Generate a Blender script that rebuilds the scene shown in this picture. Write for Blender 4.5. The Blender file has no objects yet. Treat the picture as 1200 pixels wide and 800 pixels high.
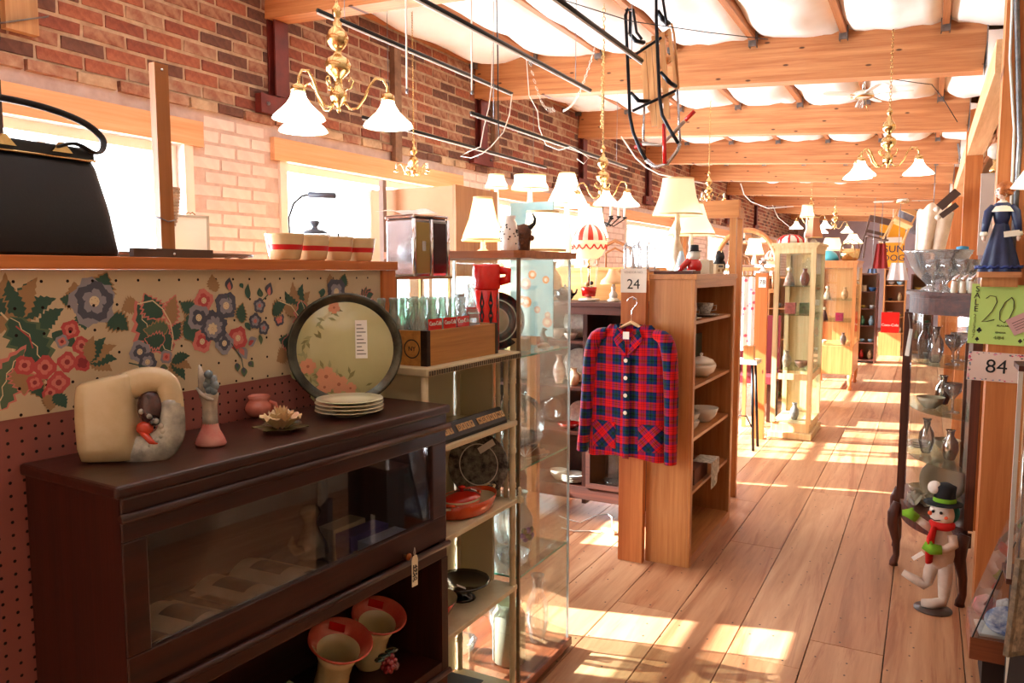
import bpy, math, random
from mathutils import Vector, Matrix, noise
random.seed(7)
SC = bpy.context.scene
COL = SC.collection
pi = math.pi
# ---------------------------------------------------------------- camera
cam = bpy.data.cameras.new('camera'); cam_o = bpy.data.objects.new('camera', cam); COL.objects.link(cam_o)
cam.sensor_width = 36.0; cam.lens = 27.0; cam.clip_start = 0.05; cam.clip_end = 200
FPX = 900.0; EYE = Vector((0, 0, 1.65))
YAW = math.radians(28.369); PIT = math.radians(5.206)
cam_o.location = EYE; cam_o.rotation_euler = (pi/2-PIT, 0, YAW)
SC.camera = cam_o
# ---------------------------------------------------------------- world, sun, window daylight, exposure
W = bpy.data.worlds.new('daylight'); SC.world = W; W.use_nodes = True
bg = W.node_tree.nodes['Background']; bg.inputs[0].default_value = (.90, 0.955, 1.0, 1); bg.inputs[1].default_value = 3.5
def light(name, kind, loc, energy, color=(1, 1, 1), aim=None, **kw):
    l = bpy.data.lights.new(name, kind); l.energy = energy; l.color = color
    for k, v in kw.items(): setattr(l, k, v)
    o = bpy.data.objects.new(name, l); COL.objects.link(o); o.location = loc
    if aim is not None: o.rotation_euler = Vector(aim).to_track_quat('-Z', 'Y').to_euler()
    return o
light('sun', 'SUN', (-6, 0, 6), 22.0, (1, .97, .93), aim=(.970*math.cos(math.radians(30)), .243*math.cos(math.radians(30)), -math.sin(math.radians(30))), angle=.009)
for (y, h) in ((-.2, 1.9), (2.2, 1.3), (4.5, 1.8), (7.35, 2.1), (11, 2.4), (15.2, 2.2), (19.7, 2.6)):  # the first lights an unseen window behind the camera, added for fill
    light('window_daylight', 'AREA', (-3.95, y, 1.75), 85*h, (.84, .93, 1), aim=(1, 0, 0), shape='RECTANGLE', size=h, size_y=1.3)
SC.view_settings.view_transform = 'Standard'; SC.view_settings.look = 'None'
SC.view_settings.exposure = 0.98; SC.view_settings.gamma = 1.0; SC.view_settings.use_curve_mapping = False
SC.cycles.use_denoising = True; SC.cycles.max_bounces = 8; SC.cycles.transparent_max_bounces = 24
SC.cycles.sample_clamp_indirect = 8; SC.cycles.caustics_reflective = False; SC.cycles.caustics_refractive = False

# ---------------------------------------------------------------- helpers
_R = Vector((math.cos(YAW), math.sin(YAW), 0)); _F = Vector((-math.sin(YAW)*math.cos(PIT), math.cos(YAW)*math.cos(PIT), -math.sin(PIT))); _U = _R.cross(_F)
def at(x, y, X=None, Y=None, Z=None):
    """the world point seen at pixel x, y of the 1200 x 800 frame, on the plane X=, Y= or Z="""
    d = _F*FPX + _R*(x-600) + _U*(400-y)
    t = X/d.x if X is not None else (Y/d.y if Y is not None else (Z-EYE.z)/d.z)
    return EYE + d*t
def px(P, n=1.0):
    """metres that n pixels measure at point P"""
    return n*(Vector(P)-EYE).dot(_F)/FPX
def C(r, g, b, a=1):
    f = lambda c: (c/255/12.92) if c <= 10 else ((c/255+.055)/1.055)**2.4
    return (f(r), f(g), f(b), a)
MC = {}
def nt(name):
    m = bpy.data.materials.new(name); m.use_nodes = True
    return m, m.node_tree, m.node_tree.nodes['Principled BSDF']
def mapped(t, scale, coord='Object', rot=(0, 0, 0)):
    c = t.nodes.new('ShaderNodeTexCoord'); mp = t.nodes.new('ShaderNodeMapping')
    mp.inputs['Scale'].default_value = scale; mp.inputs['Rotation'].default_value = rot
    t.links.new(c.outputs[coord], mp.inputs[0]); return mp.outputs[0]
def ramp(t, src, stops):
    r = t.nodes.new('ShaderNodeValToRGB'); e = r.color_ramp.elements
    while len(e) < len(stops): e.new(.5)
    for i, (p, c) in enumerate(stops): e[i].position = p; e[i].color = c
    t.links.new(src, r.inputs[0]); return r.outputs[0]
def noise_tex(t, vec, scale=5, detail=4, rough=.6, dist=0):
    n = t.nodes.new('ShaderNodeTexNoise'); n.inputs['Scale'].default_value = scale; n.inputs['Detail'].default_value = detail
    n.inputs['Roughness'].default_value = rough; n.inputs['Distortion'].default_value = dist
    t.links.new(vec, n.inputs['Vector']); return n.outputs['Fac']
def bump(t, b, src, strength=.2, dist=.01):
    n = t.nodes.new('ShaderNodeBump'); n.inputs['Strength'].default_value = strength; n.inputs['Distance'].default_value = dist
    t.links.new(src, n.inputs['Height']); t.links.new(n.outputs[0], b.inputs['Normal'])
def P(name, col, rough=.5, metal=0, col2=None, scale=12, bmp=0, coat=0, emit=0, spec=.5, trans=0, sub=0):
    """plain or mottled procedural material"""
    if name in MC: return MC[name]
    m, t, b = nt(name); MC[name] = m
    b.inputs['Base Color'].default_value = col; b.inputs['Roughness'].default_value = rough; b.inputs['Metallic'].default_value = metal
    b.inputs['Coat Weight'].default_value = coat; b.inputs['Specular IOR Level'].default_value = spec
    if emit: b.inputs['Emission Color'].default_value = col; b.inputs['Emission Strength'].default_value = emit
    if trans: b.inputs['Transmission Weight'].default_value = trans
    if col2 is not None or bmp:
        v = mapped(t, (1, 1, 1)); n = noise_tex(t, v, scale, 5)
        if col2 is not None: t.links.new(ramp(t, n, [(.35, col), (.65, col2)]), b.inputs['Base Color'])
        if bmp: bump(t, b, n, bmp)
    return m
def wood(name, c1, c2, axis='x', scale=1.0, rough=.5, coat=0, knots=False, world=False):
    """long grained wood; axis is the grain direction"""
    if name in MC: return MC[name]
    m, t, b = nt(name); MC[name] = m
    s = {'x': (.7, 19, 19), 'y': (19, .7, 19), 'z': (19, 19, .7)}[axis]; s = tuple(k*scale for k in s)
    v = mapped(t, s)
    n = noise_tex(t, v, 1.5, 6, .62, .22)
    n2 = noise_tex(t, mapped(t, tuple(k*3.2 for k in s)), 2.4, 3, .6, .2)
    mix = t.nodes.new('ShaderNodeMath'); mix.operation = 'MULTIPLY_ADD'; mix.inputs[1].default_value = .3
    t.links.new(n2, mix.inputs[0]); t.links.new(n, mix.inputs[2])
    col = ramp(t, mix.outputs[0], [(.45, c1), (.85, c2)])
    if knots:
        vo = t.nodes.new('ShaderNodeTexVoronoi'); vo.inputs['Scale'].default_value = 2.4*scale
        sv = {'x': (.8, 1, 2.2), 'y': (2.2, 1, 2.2), 'z': (2.2, 1, .8)}[axis]
        vo.voronoi_dimensions = '2D'; t.links.new(mapped(t, sv, rot=(pi/2, 0, 0)), vo.inputs['Vector'])
        k = ramp(t, vo.outputs['Distance'], [(.03, (1, 1, 1, 1)), (.055, (0, 0, 0, 1))])
        mx = t.nodes.new('ShaderNodeMix'); mx.data_type = 'RGBA'
        t.links.new(k, mx.inputs[0]); t.links.new(col, mx.inputs[6]); mx.inputs[7].default_value = tuple(c*.22 for c in c1[:3])+(1,)
        col = mx.outputs[2]
    t.links.new(col, b.inputs['Base Color']); b.inputs['Roughness'].default_value = rough; b.inputs['Coat Weight'].default_value = coat
    b.inputs['Coat Roughness'].default_value = .15
    bump(t, b, mix.outputs[0], .12, .004)
    return m
def glassy(name, tint=(1, 1, 1, 1), refl=.12, rough=.02, edge=.55, haze=0):
    """thin clear glass: see-through with Fresnel-like reflection"""
    if name in MC: return MC[name]
    m, t, b = nt(name); MC[name] = m
    o = t.nodes['Material Output']; tr = t.nodes.new('ShaderNodeBsdfTransparent'); gl = t.nodes.new('ShaderNodeBsdfGlossy'); mx = t.nodes.new('ShaderNodeMixShader')
    lw = t.nodes.new('ShaderNodeLayerWeight'); lw.inputs[0].default_value = .35; mr = t.nodes.new('ShaderNodeMapRange')
    mr.inputs[3].default_value = refl; mr.inputs[4].default_value = edge
    t.links.new(lw.outputs['Fresnel'], mr.inputs[0]); tr.inputs[0].default_value = tint; gl.inputs['Roughness'].default_value = rough
    t.links.new(mr.outputs[0], mx.inputs[0]); t.links.new(tr.outputs[0], mx.inputs[1]); t.links.new(gl.outputs[0], mx.inputs[2])
    out = mx.outputs[0]
    if haze:
        df = t.nodes.new('ShaderNodeBsdfDiffuse'); m2 = t.nodes.new('ShaderNodeMixShader'); m2.inputs[0].default_value = haze
        t.links.new(out, m2.inputs[1]); t.links.new(df.outputs[0], m2.inputs[2]); out = m2.outputs[0]
    t.links.new(out, o.inputs[0]); return m
def shade_mat(name, col, emit=0.0, tl=.5):
    """lamp shade cloth or milk glass: lets light through"""
    if name in MC: return MC[name]
    m, t, b = nt(name); MC[name] = m
    o = t.nodes['Material Output']; df = t.nodes.new('ShaderNodeBsdfDiffuse'); tl_ = t.nodes.new('ShaderNodeBsdfTranslucent'); mx = t.nodes.new('ShaderNodeMixShader')
    df.inputs[0].default_value = col; tl_.inputs[0].default_value = col; mx.inputs[0].default_value = tl
    t.links.new(df.outputs[0], mx.inputs[1]); t.links.new(tl_.outputs[0], mx.inputs[2]); out = mx.outputs[0]
    if emit:
        em = t.nodes.new('ShaderNodeEmission'); em.inputs[0].default_value = col; em.inputs[1].default_value = emit
        ad = t.nodes.new('ShaderNodeAddShader'); t.links.new(out, ad.inputs[0]); t.links.new(em.outputs[0], ad.inputs[1]); out = ad.outputs[0]
    t.links.new(out, o.inputs[0]); return m

class MB:
    """collects shapes into ONE mesh"""
    def __init__(s): s.v = []; s.f = []; s.mi = []; s.sm = []
    def add(s, vs, fs, mi=0, T=None, smooth=False):
        n = len(s.v)
        s.v += [tuple(T @ Vector(p)) for p in vs] if T is not None else [tuple(p) for p in vs]
        s.f += [tuple(i+n for i in f) for f in fs]; s.mi += [mi]*len(fs); s.sm += [smooth]*len(fs); return s
    def box(s, x0, x1, y0, y1, z0, z1, mi=0, T=None):
        vs = [(x, y, z) for x in (x0, x1) for y in (y0, y1) for z in (z0, z1)]
        return s.add(vs, [(0, 1, 3, 2), (4, 6, 7, 5), (0, 4, 5, 1), (2, 3, 7, 6), (0, 2, 6, 4), (1, 5, 7, 3)], mi, T)
    def cbox(s, c, d, mi=0, T=None): return s.box(c[0]-d[0]/2, c[0]+d[0]/2, c[1]-d[1]/2, c[1]+d[1]/2, c[2]-d[2]/2, c[2]+d[2]/2, mi, T)
    def lathe(s, prof, c=(0, 0, 0), n=20, mi=0, T=None, sx=1, sy=1, smooth=True, wav=0, k=0, a0=0, a1=2*pi, closed=True):
        """profile of (r, z) turned about z; wav, k ruffle the radius"""
        vs = []; full = abs(a1-a0-2*pi) < 1e-6; m = n if full else n+1
        for (r, z) in prof:
            for i in range(m):
                a = a0+(a1-a0)*i/n; rr = r*(1+wav*math.cos(k*a)) if k else r
                vs.append((c[0]+rr*sx*math.cos(a), c[1]+rr*sy*math.sin(a), c[2]+z))
        fs = []
        for j in range(len(prof)-1):
            for i in range(n):
                i2 = (i+1) % m
                fs.append((j*m+i, j*m+i2, (j+1)*m+i2, (j+1)*m+i))
        if closed and full:
            if prof[0][0] > 1e-5: fs.append(tuple(range(m))[::-1])
            if prof[-1][0] > 1e-5: fs.append(tuple((len(prof)-1)*m+i for i in range(m)))
        return s.add(vs, fs, mi, T, smooth)
    def tube(s, pts, r, n=8, mi=0, T=None, loop=False, cap=True, flat=1.0):
        """tube along points; r is a number or one radius per point"""
        pts = [Vector(p) for p in pts]; m = len(pts); rs = r if isinstance(r, (list, tuple)) else [r]*m
        vs = []; up = None
        for i, p in enumerate(pts):
            a = pts[(i-1) % m] if (i or loop) else p; b = pts[(i+1) % m] if (i < m-1 or loop) else p
            d = (b-a); d = d.normalized() if d.length > 1e-9 else Vector((0, 0, 1))
            if up is None: up = Vector((0, 0, 1)) if abs(d.z) < .9 else Vector((1, 0, 0))
            side = d.cross(up)
            if side.length < 1e-5: side = d.cross(Vector((0, 1, 0)))
            side.normalize(); up = side.cross(d).normalized()
            for k in range(n):
                t = 2*pi*k/n; vs.append(p+side*math.cos(t)*rs[i]+up*math.sin(t)*rs[i]*flat)
        fs = []
        for i in range(m if loop else m-1):
            j = (i+1) % m
            for k in range(n): fs.append((i*n+k, i*n+(k+1) % n, j*n+(k+1) % n, j*n+k))
        if cap and not loop: fs.append(tuple(range(n))[::-1]); fs.append(tuple((m-1)*n+k for k in range(n)))
        return s.add(vs, fs, mi, T, True)
    def bar(s, a, b, w, h, mi=0, T=None):
        """rectangular bar from a to b"""
        a = Vector(a); b = Vector(b); d = (b-a).normalized(); up = Vector((0, 0, 1)) if abs(d.z) < .95 else Vector((0, 1, 0))
        sd = d.cross(up).normalized(); up = sd.cross(d)
        vs = [p+sd*w/2*i+up*h/2*j for p in (a, b) for i, j in ((-1, -1), (1, -1), (1, 1), (-1, 1))]
        return s.add(vs, [(3, 2, 1, 0), (4, 5, 6, 7), (0, 1, 5, 4), (1, 2, 6, 5), (2, 3, 7, 6), (3, 0, 4, 7)], mi, T)
    def ball(s, c, r, n=12, m=8, mi=0, T=None, sx=1, sy=1, sz=1):
        return s.lathe([(max(r*math.sin(pi*j/m), 1e-6), -r*math.cos(pi*j/m)*sz) for j in range(m+1)], c, n, mi, T, sx, sy, closed=False)
    def prism(s, poly, h0, h1, plane='xy', mi=0, T=None):
        n = len(poly)
        f = {'xy': lambda a, b, h: (a, b, h), 'xz': lambda a, b, h: (a, h, b), 'yz': lambda a, b, h: (h, a, b)}[plane]
        vs = [f(a, b, h0) for a, b in poly]+[f(a, b, h1) for a, b in poly]
        fs = [tuple(range(n))[::-1], tuple(range(n, 2*n))]+[(i, (i+1) % n, n+(i+1) % n, n+i) for i in range(n)]
        return s.add(vs, fs, mi, T)
    def sheet(s, fn, nu, nv, mi=0, T=None, smooth=True):
        vs = [fn(i/nu, j/nv) for j in range(nv+1) for i in range(nu+1)]
        fs = [(j*(nu+1)+i, j*(nu+1)+i+1, (j+1)*(nu+1)+i+1, (j+1)*(nu+1)+i) for j in range(nv) for i in range(nu)]
        return s.add(vs, fs, mi, T, smooth)
    def mesh(s, name, mats):
        me = bpy.data.meshes.new(name); me.from_pydata(s.v, [], s.f)
        for m in (mats if isinstance(mats, (list, tuple)) else [mats]): me.materials.append(m)
        me.polygons.foreach_set('material_index', s.mi); me.polygons.foreach_set('use_smooth', s.sm); me.update(); return me
    def build(s, name, mats, parent=None, loc=None, rot=None, label=None, kind=None, bevel=0):
        o = bpy.data.objects.new(name, s.mesh(name, mats)); COL.objects.link(o)
        if parent is not None: o.parent = parent
        if loc is not None: o.location = loc
        if rot is not None: o.rotation_euler = rot
        if label: o['label'] = label
        if kind: o['kind'] = kind
        if bevel:
            b = o.modifiers.new('edge', 'BEVEL'); b.width = bevel; b.segments = 2; b.limit_method = 'ANGLE'; b.angle_limit = .7
        return o
def tag(o, label, cat, group=None, kind=None):
    o['label'] = label; o['category'] = cat
    if group: o['group'] = group
    if kind: o['kind'] = kind
    return o
def thing(name, label, cat, loc=(0, 0, 0), rz=0, group=None, rot=None):
    o = bpy.data.objects.new(name, None); COL.objects.link(o); o.location = loc; o.rotation_euler = rot if rot else (0, 0, rz)
    o.empty_display_size = .05; return tag(o, label, cat, group)
def dup(root, loc, rz=None, label=None, scale=None, rot=None, group=None):
    r = root.copy(); COL.objects.link(r); r.location = loc
    if rz is not None: r.rotation_euler = (0, 0, rz)
    if rot is not None: r.rotation_euler = rot
    if label: r['label'] = label
    if group: r['group'] = group
    if scale: r.scale = (scale,)*3 if isinstance(scale, (int, float)) else scale
    for ch in list(root.children):
        c = ch.copy(); COL.objects.link(c); c.parent = r
        for g in list(ch.children):
            d = g.copy(); COL.objects.link(d); d.parent = c
    return r
def inst(me, name, parent, loc, rot=(0, 0, 0), scale=None):
    o = bpy.data.objects.new(name, me); COL.objects.link(o); o.parent = parent; o.location = loc; o.rotation_euler = rot
    if scale: o.scale = scale
    return o
def text(s, size, mat, parent, loc, rot, name='lettering', sx=1, depth=.0006, font=None):
    cu = bpy.data.curves.new('t', 'FONT'); cu.body = s; cu.size = size; cu.align_x = 'CENTER'; cu.align_y = 'CENTER'; cu.extrude = depth; cu.resolution_u = 3
    to = bpy.data.objects.new('t', cu); COL.objects.link(to)
    dg = bpy.context.evaluated_depsgraph_get(); me = bpy.data.meshes.new_from_object(to.evaluated_get(dg))
    bpy.data.objects.remove(to); me.name = name; me.materials.clear(); me.materials.append(mat)
    o = bpy.data.objects.new(name, me); COL.objects.link(o); o.parent = parent; o.location = loc; o.rotation_euler = rot; o.scale = (sx, 1, 1)
    return o
def smooth(pts, k=5):
    """Catmull-Rom through the points"""
    P_ = [Vector(p) for p in pts]; out = []
    for i in range(len(P_)-1):
        a, b, c, d = P_[max(0, i-1)], P_[i], P_[i+1], P_[min(len(P_)-1, i+2)]
        for j in range(k): t = j/k; out.append(.5*((2*b)+(c-a)*t+(2*a-5*b+4*c-d)*t*t+(3*b-a-3*c+d)*t**3))
    return out+[P_[-1]]
def face(nx, ny): return (pi/2, 0, math.atan2(nx, -ny))   # rotation of a text or card whose front looks along (nx, ny)

# ---------------------------------------------------------------- shared materials
FIR = wood('fir_beam_wood', C(176, 106, 60), C(212, 150, 98), 'x', 1.2, .6, knots=True)
FIRY = wood('fir_joist_wood', C(150, 86, 48), C(196, 130, 80), 'y', .8, .6)
FIRZ = wood('fir_post_wood', C(174, 94, 42), C(206, 130, 70), 'z', .8, .55, knots=True)
MAHOG = wood('mahogany', C(30, 8, 3), C(60, 20, 8), 'y', 1, .36, .15)
MAHOGZ = wood('mahogany_upright', C(32, 8, 3), C(62, 21, 8), 'z', 1, .4, .1)
OAK = wood('golden_oak', C(176, 108, 56), C(206, 144, 86), 'z', 1.2, .4, .3)
OAKX = wood('golden_oak_shelf', C(168, 102, 54), C(202, 138, 80), 'y', 1.2, .4, .3)
WALN = wood('walnut', C(56, 22, 12), C(102, 48, 28), 'z', 1.2, .5, .05)
WALNX = wood('walnut_rail', C(50, 20, 12), C(92, 44, 26), 'x', 1.2, .6, .0)
PINE = wood('pale_pine', C(190, 152, 98), C(222, 190, 136), 'z', 1, .5)
BRASS = P('brass', C(222, 190, 132), .2, 1)
CHROME = P('chrome', C(225, 225, 228), .08, 1)
STEEL = P('galvanised_steel', C(150, 152, 155), .4, .9, C(110, 112, 116), 20)
BLACK = P('black_metal', C(22, 22, 24), .4, .3)
WHITE = P('white_china', C(236, 230, 216), .15, 0, coat=.4)
CREAM = P('cream_paint', C(214, 200, 164), .5, 0, C(196, 178, 138), 8)
PAPER = P('white_paper', C(240, 236, 226), .8)
INK = P('black_ink', C(24, 24, 26), .7)
REDP = P('red_gloss', C(200, 22, 18), .25, coat=.4)
GLASS = glassy('clear_pane_glass', (.97, 1, .985, 1), .03, .01, .5)
GLASSG = glassy('green_edged_shelf_glass', (.86, .97, .93, 1), .10, .02, .6)
CRYST = glassy('crystal', (.9, .92, .93, 1), .16, .05, .8, .06)
CORD = P('white_cord', C(226, 220, 208), .6)
BLKCLOTH = P('black_leather', C(20, 22, 28), .42, bmp=.1, scale=160)
DARK = P('dark_base_board', C(38, 20, 12), .7)  # one even dark brown for plinths and stands
# ================================================================ THE SETTING
XW = -3.56                                     # inner face of the brick wall
def struct(name, mb, mats, parent=None, **k): return mb.build(name, mats, parent, kind='structure', **k)
# floor with its boards
SUB = P('subfloor_dark', C(50, 26, 16), .9)
floor = struct('floor', MB().box(-3.9, 1.9, -1.5, 26, -.08, -.024), SUB)
def floor_mat(i):
    m, t, b = nt('floor_board_wood_%d' % i)
    v = mapped(t, (9, .55, 9)); oi = t.nodes.new('ShaderNodeObjectInfo'); ad = t.nodes.new('ShaderNodeVectorMath'); ad.operation = 'ADD'
    sc = t.nodes.new('ShaderNodeVectorMath'); sc.operation = 'SCALE'; sc.inputs['Scale'].default_value = 1.0
    cb = t.nodes.new('ShaderNodeCombineXYZ'); ml = t.nodes.new('ShaderNodeMath'); ml.operation = 'MULTIPLY'; ml.inputs[1].default_value = 60
    t.links.new(oi.outputs['Random'], ml.inputs[0])
    for k in range(3): t.links.new(ml.outputs[0], cb.inputs[k])
    t.links.new(v, ad.inputs[0]); t.links.new(cb.outputs[0], ad.inputs[1])
    n = noise_tex(t, ad.outputs[0], 1.1, 6, .6, 1.2); n2 = noise_tex(t, ad.outputs[0], 9, 3, .6, .4)
    mx = t.nodes.new('ShaderNodeMath'); mx.operation = 'MULTIPLY_ADD'; mx.inputs[1].default_value = .22; t.links.new(n2, mx.inputs[0]); t.links.new(n, mx.inputs[2])
    a = [(C(150, 100, 66), C(178, 126, 88), C(196, 148, 110)), (C(140, 88, 56), C(168, 114, 78), C(188, 138, 100)), (C(158, 108, 74), C(184, 134, 96), C(202, 156, 118))][i]
    col = ramp(t, mx.outputs[0], [(.36, a[0]), (.56, a[1]), (.8, a[2])])
    # rusty resin streaks and nail holes are marks of the boards themselves
    st = ramp(t, noise_tex(t, ad.outputs[0], .5, 5, .7, 2.2), [(.545, (0, 0, 0, 1)), (.63, (1, 1, 1, 1))])
    m1 = t.nodes.new('ShaderNodeMix'); m1.data_type = 'RGBA'; hf = t.nodes.new('ShaderNodeMath'); hf.operation = 'MULTIPLY'; hf.inputs[1].default_value = .6
    t.links.new(st, hf.inputs[0]); t.links.new(hf.outputs[0], m1.inputs[0]); t.links.new(col, m1.inputs[6]); m1.inputs[7].default_value = C(140, 70, 34)
    vo = t.nodes.new('ShaderNodeTexVoronoi'); vo.inputs['Scale'].default_value = 4.5; vo.voronoi_dimensions = '2D'; t.links.new(mapped(t, (1.5, 1, 1)), vo.inputs['Vector'])
    kk = ramp(t, vo.outputs['Distance'], [(.022, (1, 1, 1, 1)), (.034, (0, 0, 0, 1))])
    m2 = t.nodes.new('ShaderNodeMix'); m2.data_type = 'RGBA'
    t.links.new(kk, m2.inputs[0]); t.links.new(m1.outputs[2], m2.inputs[6]); m2.inputs[7].default_value = C(62, 34, 24)
    t.links.new(m2.outputs[2], b.inputs['Base Color']); b.inputs['Roughness'].default_value = .42; bump(t, b, n2, .08, .004)
    return m
FM = [floor_mat(i) for i in range(3)]
random.seed(3)
bw = .302; x = -1.004-bw*9
while x < 1.7:
    y = -1.5+random.uniform(0, 1.4)-1.4
    while y < 25:
        L = random.uniform(1.9, 3.6); y1 = min(y+L, 25)
        if y1 > -1.4:
            y0 = max(y, -1.5); g = .0021
            MB().box(x+g, x+bw-g, y0+.0012, y1-.0012, -.024, random.uniform(-.0012, 0)).build('floor_board', FM[random.randrange(3)], floor, bevel=.0015)
        y += L
    x += bw
# left brick wall with four window openings
WIN = [(-1.15, .75), (1.45, 2.86), (3.62, 5.55), (6.3, 8.5), (9.8, 12.2), (14.1, 16.3), (18.4, 21)]; WZ0, WZ1 = 1.02, 2.33; PAINT = 2.56  # first opening is out of view behind the camera, added to let fill in
MORT = P('old_mortar', C(204, 182, 154), .95, col2=C(172, 146, 122), scale=14, bmp=.5)
MORTP = P('painted_mortar', C(214, 196, 190), .85, col2=C(196, 174, 168), scale=14, bmp=.3)
wl = MB(); ys = -1.5
for a, b_ in WIN: wl.box(XW-.32, XW-.008, ys, a, 0, PAINT, 1); wl.box(XW-.32, XW-.008, a, b_, 0, WZ0, 1); wl.box(XW-.32, XW-.008, a, b_, WZ1, PAINT, 1); ys = b_
wl.box(XW-.32, XW-.008, ys, 25.3, 0, PAINT, 1); wl.box(XW-.32, XW-.008, -1.5, 25.3, PAINT, 3.85, 0)
wall_left = struct('wall_left', wl, [MORT, MORTP])
BR = [P('brick_red', C(150, 88, 70), .9, col2=C(122, 66, 54), scale=30, bmp=.5), P('brick_orange', C(172, 108, 82), .9, col2=C(140, 80, 62), scale=34, bmp=.5),
      P('brick_dark', C(118, 80, 68), .9, col2=C(92, 62, 54), scale=28, bmp=.5), P('brick_chalky', C(186, 156, 132), .95, col2=C(146, 96, 78), scale=14, bmp=.5),
      P('brick_brown', C(132, 80, 62), .9, col2=C(176, 136, 112), scale=22, bmp=.5)]
PK = [P('pink_painted_brick', C(234, 220, 216), .6, col2=C(224, 206, 202), scale=12, bmp=.25), P('pink_painted_brick_pale', C(240, 228, 224), .6, col2=C(230, 214, 210), scale=12, bmp=.25)]
def brick_box(mb, y, z, L, h, d, mi=0, ox=0):
    j = lambda a: random.uniform(-a, a)
    vs = [(ox+d0+(j(.0025) if d0 else 0), y+sy*(L/2)*(1 if not d0 else .985)+j(.003), z+sz*h/2*(1 if not d0 else .94)+j(.0025)) for d0 in (-.01, d) for sy in (-1, 1) for sz in (-1, 1)]
    mb.add(vs, [(0, 1, 3, 2), (4, 6, 7, 5), (0, 4, 5, 1), (2, 3, 7, 6), (0, 2, 6, 4), (1, 5, 7, 3)], mi)
random.seed(11)
def brick_set(mats, d):
    out = []
    for m in mats:
        for k in range(4):
            mb = MB(); brick_box(mb, 0, 0, .211, .060, d); out.append(mb.mesh('brick', m))
    return out
BM = brick_set(BR, .006); PM = brick_set(PK, .004)
def in_win(y, z): return any(a-.12 < y < b_+.12 and WZ0-.06 < z < WZ1+.17 for a, b_ in WIN)
cnt = [0, 0]; rest = [MB(), MB()]
for r in range(int((3.75-1.0)/.0757)):
    z = 1.04+r*.0757; off = (r % 2)*.1125
    for c in range(112):
        y = 1.2+off+c*.2255
        if y > 24.9: break
        pk = z < PAINT-.03
        if pk and in_win(y, z): continue
        if not pk and abs(z-PAINT) < .035: continue
        k = 1 if pk else 0
        ym = 7.4 if not pk else 7.0
        if y < ym and cnt[k] < 300 and z > 1.55 and z < 3.42:
            me = random.choice(PM if pk else BM); inst(me, 'painted_brick' if pk else 'brick', wall_left, (XW-.008, y, z), (random.uniform(-.008, .008), 0, random.uniform(-.02, .02)))
            cnt[k] += 1
        else:
            brick_box(rest[k], y, z, .211, .060, .006 if not pk else .004, random.randrange(5 if not pk else 2), XW-.008)
rest[0].build('far_brick', BR, wall_left, kind='stuff'); rest[1].build('far_painted_brick', PK, wall_left, kind='stuff')
# grimy corbel course along the paint line
cb = MB(); random.seed(5); y = 1.2
while y < 24.8:
    L = random.uniform(.17, .24); brick_box(cb, y+L/2, PAINT+random.uniform(-.004, .004), L-.012, .052, random.uniform(.02, .032), random.randrange(4), XW-.008); y += L
cb.build('corbel_course', [BR[3], BR[2], MORT, BR[4]], wall_left, kind='stuff')
# windows
PANEW = glassy('window_pane_glass', (1, 1, 1, 1), .02, .02, .3, .0)
WFR = P('white_window_paint', C(240, 234, 226), .5)
LINT = wood('lintel_wood', C(222, 160, 112), C(240, 190, 146), 'y', .8, .6)
for i, (a, b_) in enumerate(WIN):
    w = thing('window_%d' % (i+1), '', '', (XW, (a+b_)/2, WZ0)); del w['label']; del w['category']; w['kind'] = 'structure'
    L = (b_-a)/2; H = WZ1-WZ0; f = MB()
    for y in (-L, L-.045): f.box(-.16, -.05, y, y+.045, 0, H)
    f.box(-.16, -.05, -L+.045, L-.045, 0, .05); f.box(-.16, -.05, -L+.045, L-.045, H-.05, H); f.box(-.13, -.08, -.02, .02, .05, H-.05); f.box(-.13, -.08, -L+.045, -.02, H*.5-.018, H*.5+.018); f.box(-.13, -.08, .02, L-.045, H*.5-.018, H*.5+.018)
    f.build('window_frame', WFR, w)
    for y0, y1 in ((-L+.045, -.02), (.02, L-.045)):
        for z0, z1 in ((.05, H*.5-.018), (H*.5+.018, H-.05)):
            MB().box(-.106, -.103, y0, y1, z0, z1).build('pane', PANEW, w)
    MB().box(-.02, .028, -L-.12, L+.12, H, H+.135).build('lintel', LINT, w)
    MB().box(-.30, .05, -L-.06, L+.06, -.04, -.001).build('window_sill', WFR, w)
    MB().box(-.01, .012, L+.002, L+.06, 0, H-.001).add([], []).box(-.01, .012, -L-.06, -L-.002, 0, H-.001).build('casing', WFR, w)
# roof: beams, joists, sagging white insulation
def zb(X): return 2.9-.0683*(X-.19)           # underside of the beams
BY = [-.9, 1.2, 3.36, 5.78, 8.05, 10.4, 12.7, 15.35, 18.1, 20.8, 23.4]
ceiling = struct('ceiling', MB().add([(XW-.3, -1.5, zb(XW)+.62), (1.9, -1.5, zb(1.9)+.62), (1.9, 25.3, zb(1.9)+.62), (XW-.3, 25.3, zb(XW)+.62)], [(0, 3, 2, 1)]), P('roof_deck', C(150, 120, 92), .9))
DIRX = Vector((1, -.0496, -.0683)).normalized()
def beam_mesh():
    mb = MB(); L = 3.82; x0 = 0
    for k, (h0, h1) in enumerate(((0, .045), (.045, .115), (.115, .19), (.19, .262), (.262, .33))):
        o = .0012*(k % 2)
        mb.box(0, L, -.07-o, .07+o, h0, h1)
    return mb.mesh('beam', FIR)
BMm = beam_mesh()
for i, y in enumerate(BY):
    o = inst(BMm, 'beam', ceiling, (XW+.001, y+.19, zb(XW)), (0, math.atan(.0683), -.0496))
INS = P('insulation_facing', C(252, 250, 248), .75, col2=C(246, 242, 238), scale=3, bmp=.15)
random.seed(21)
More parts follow.
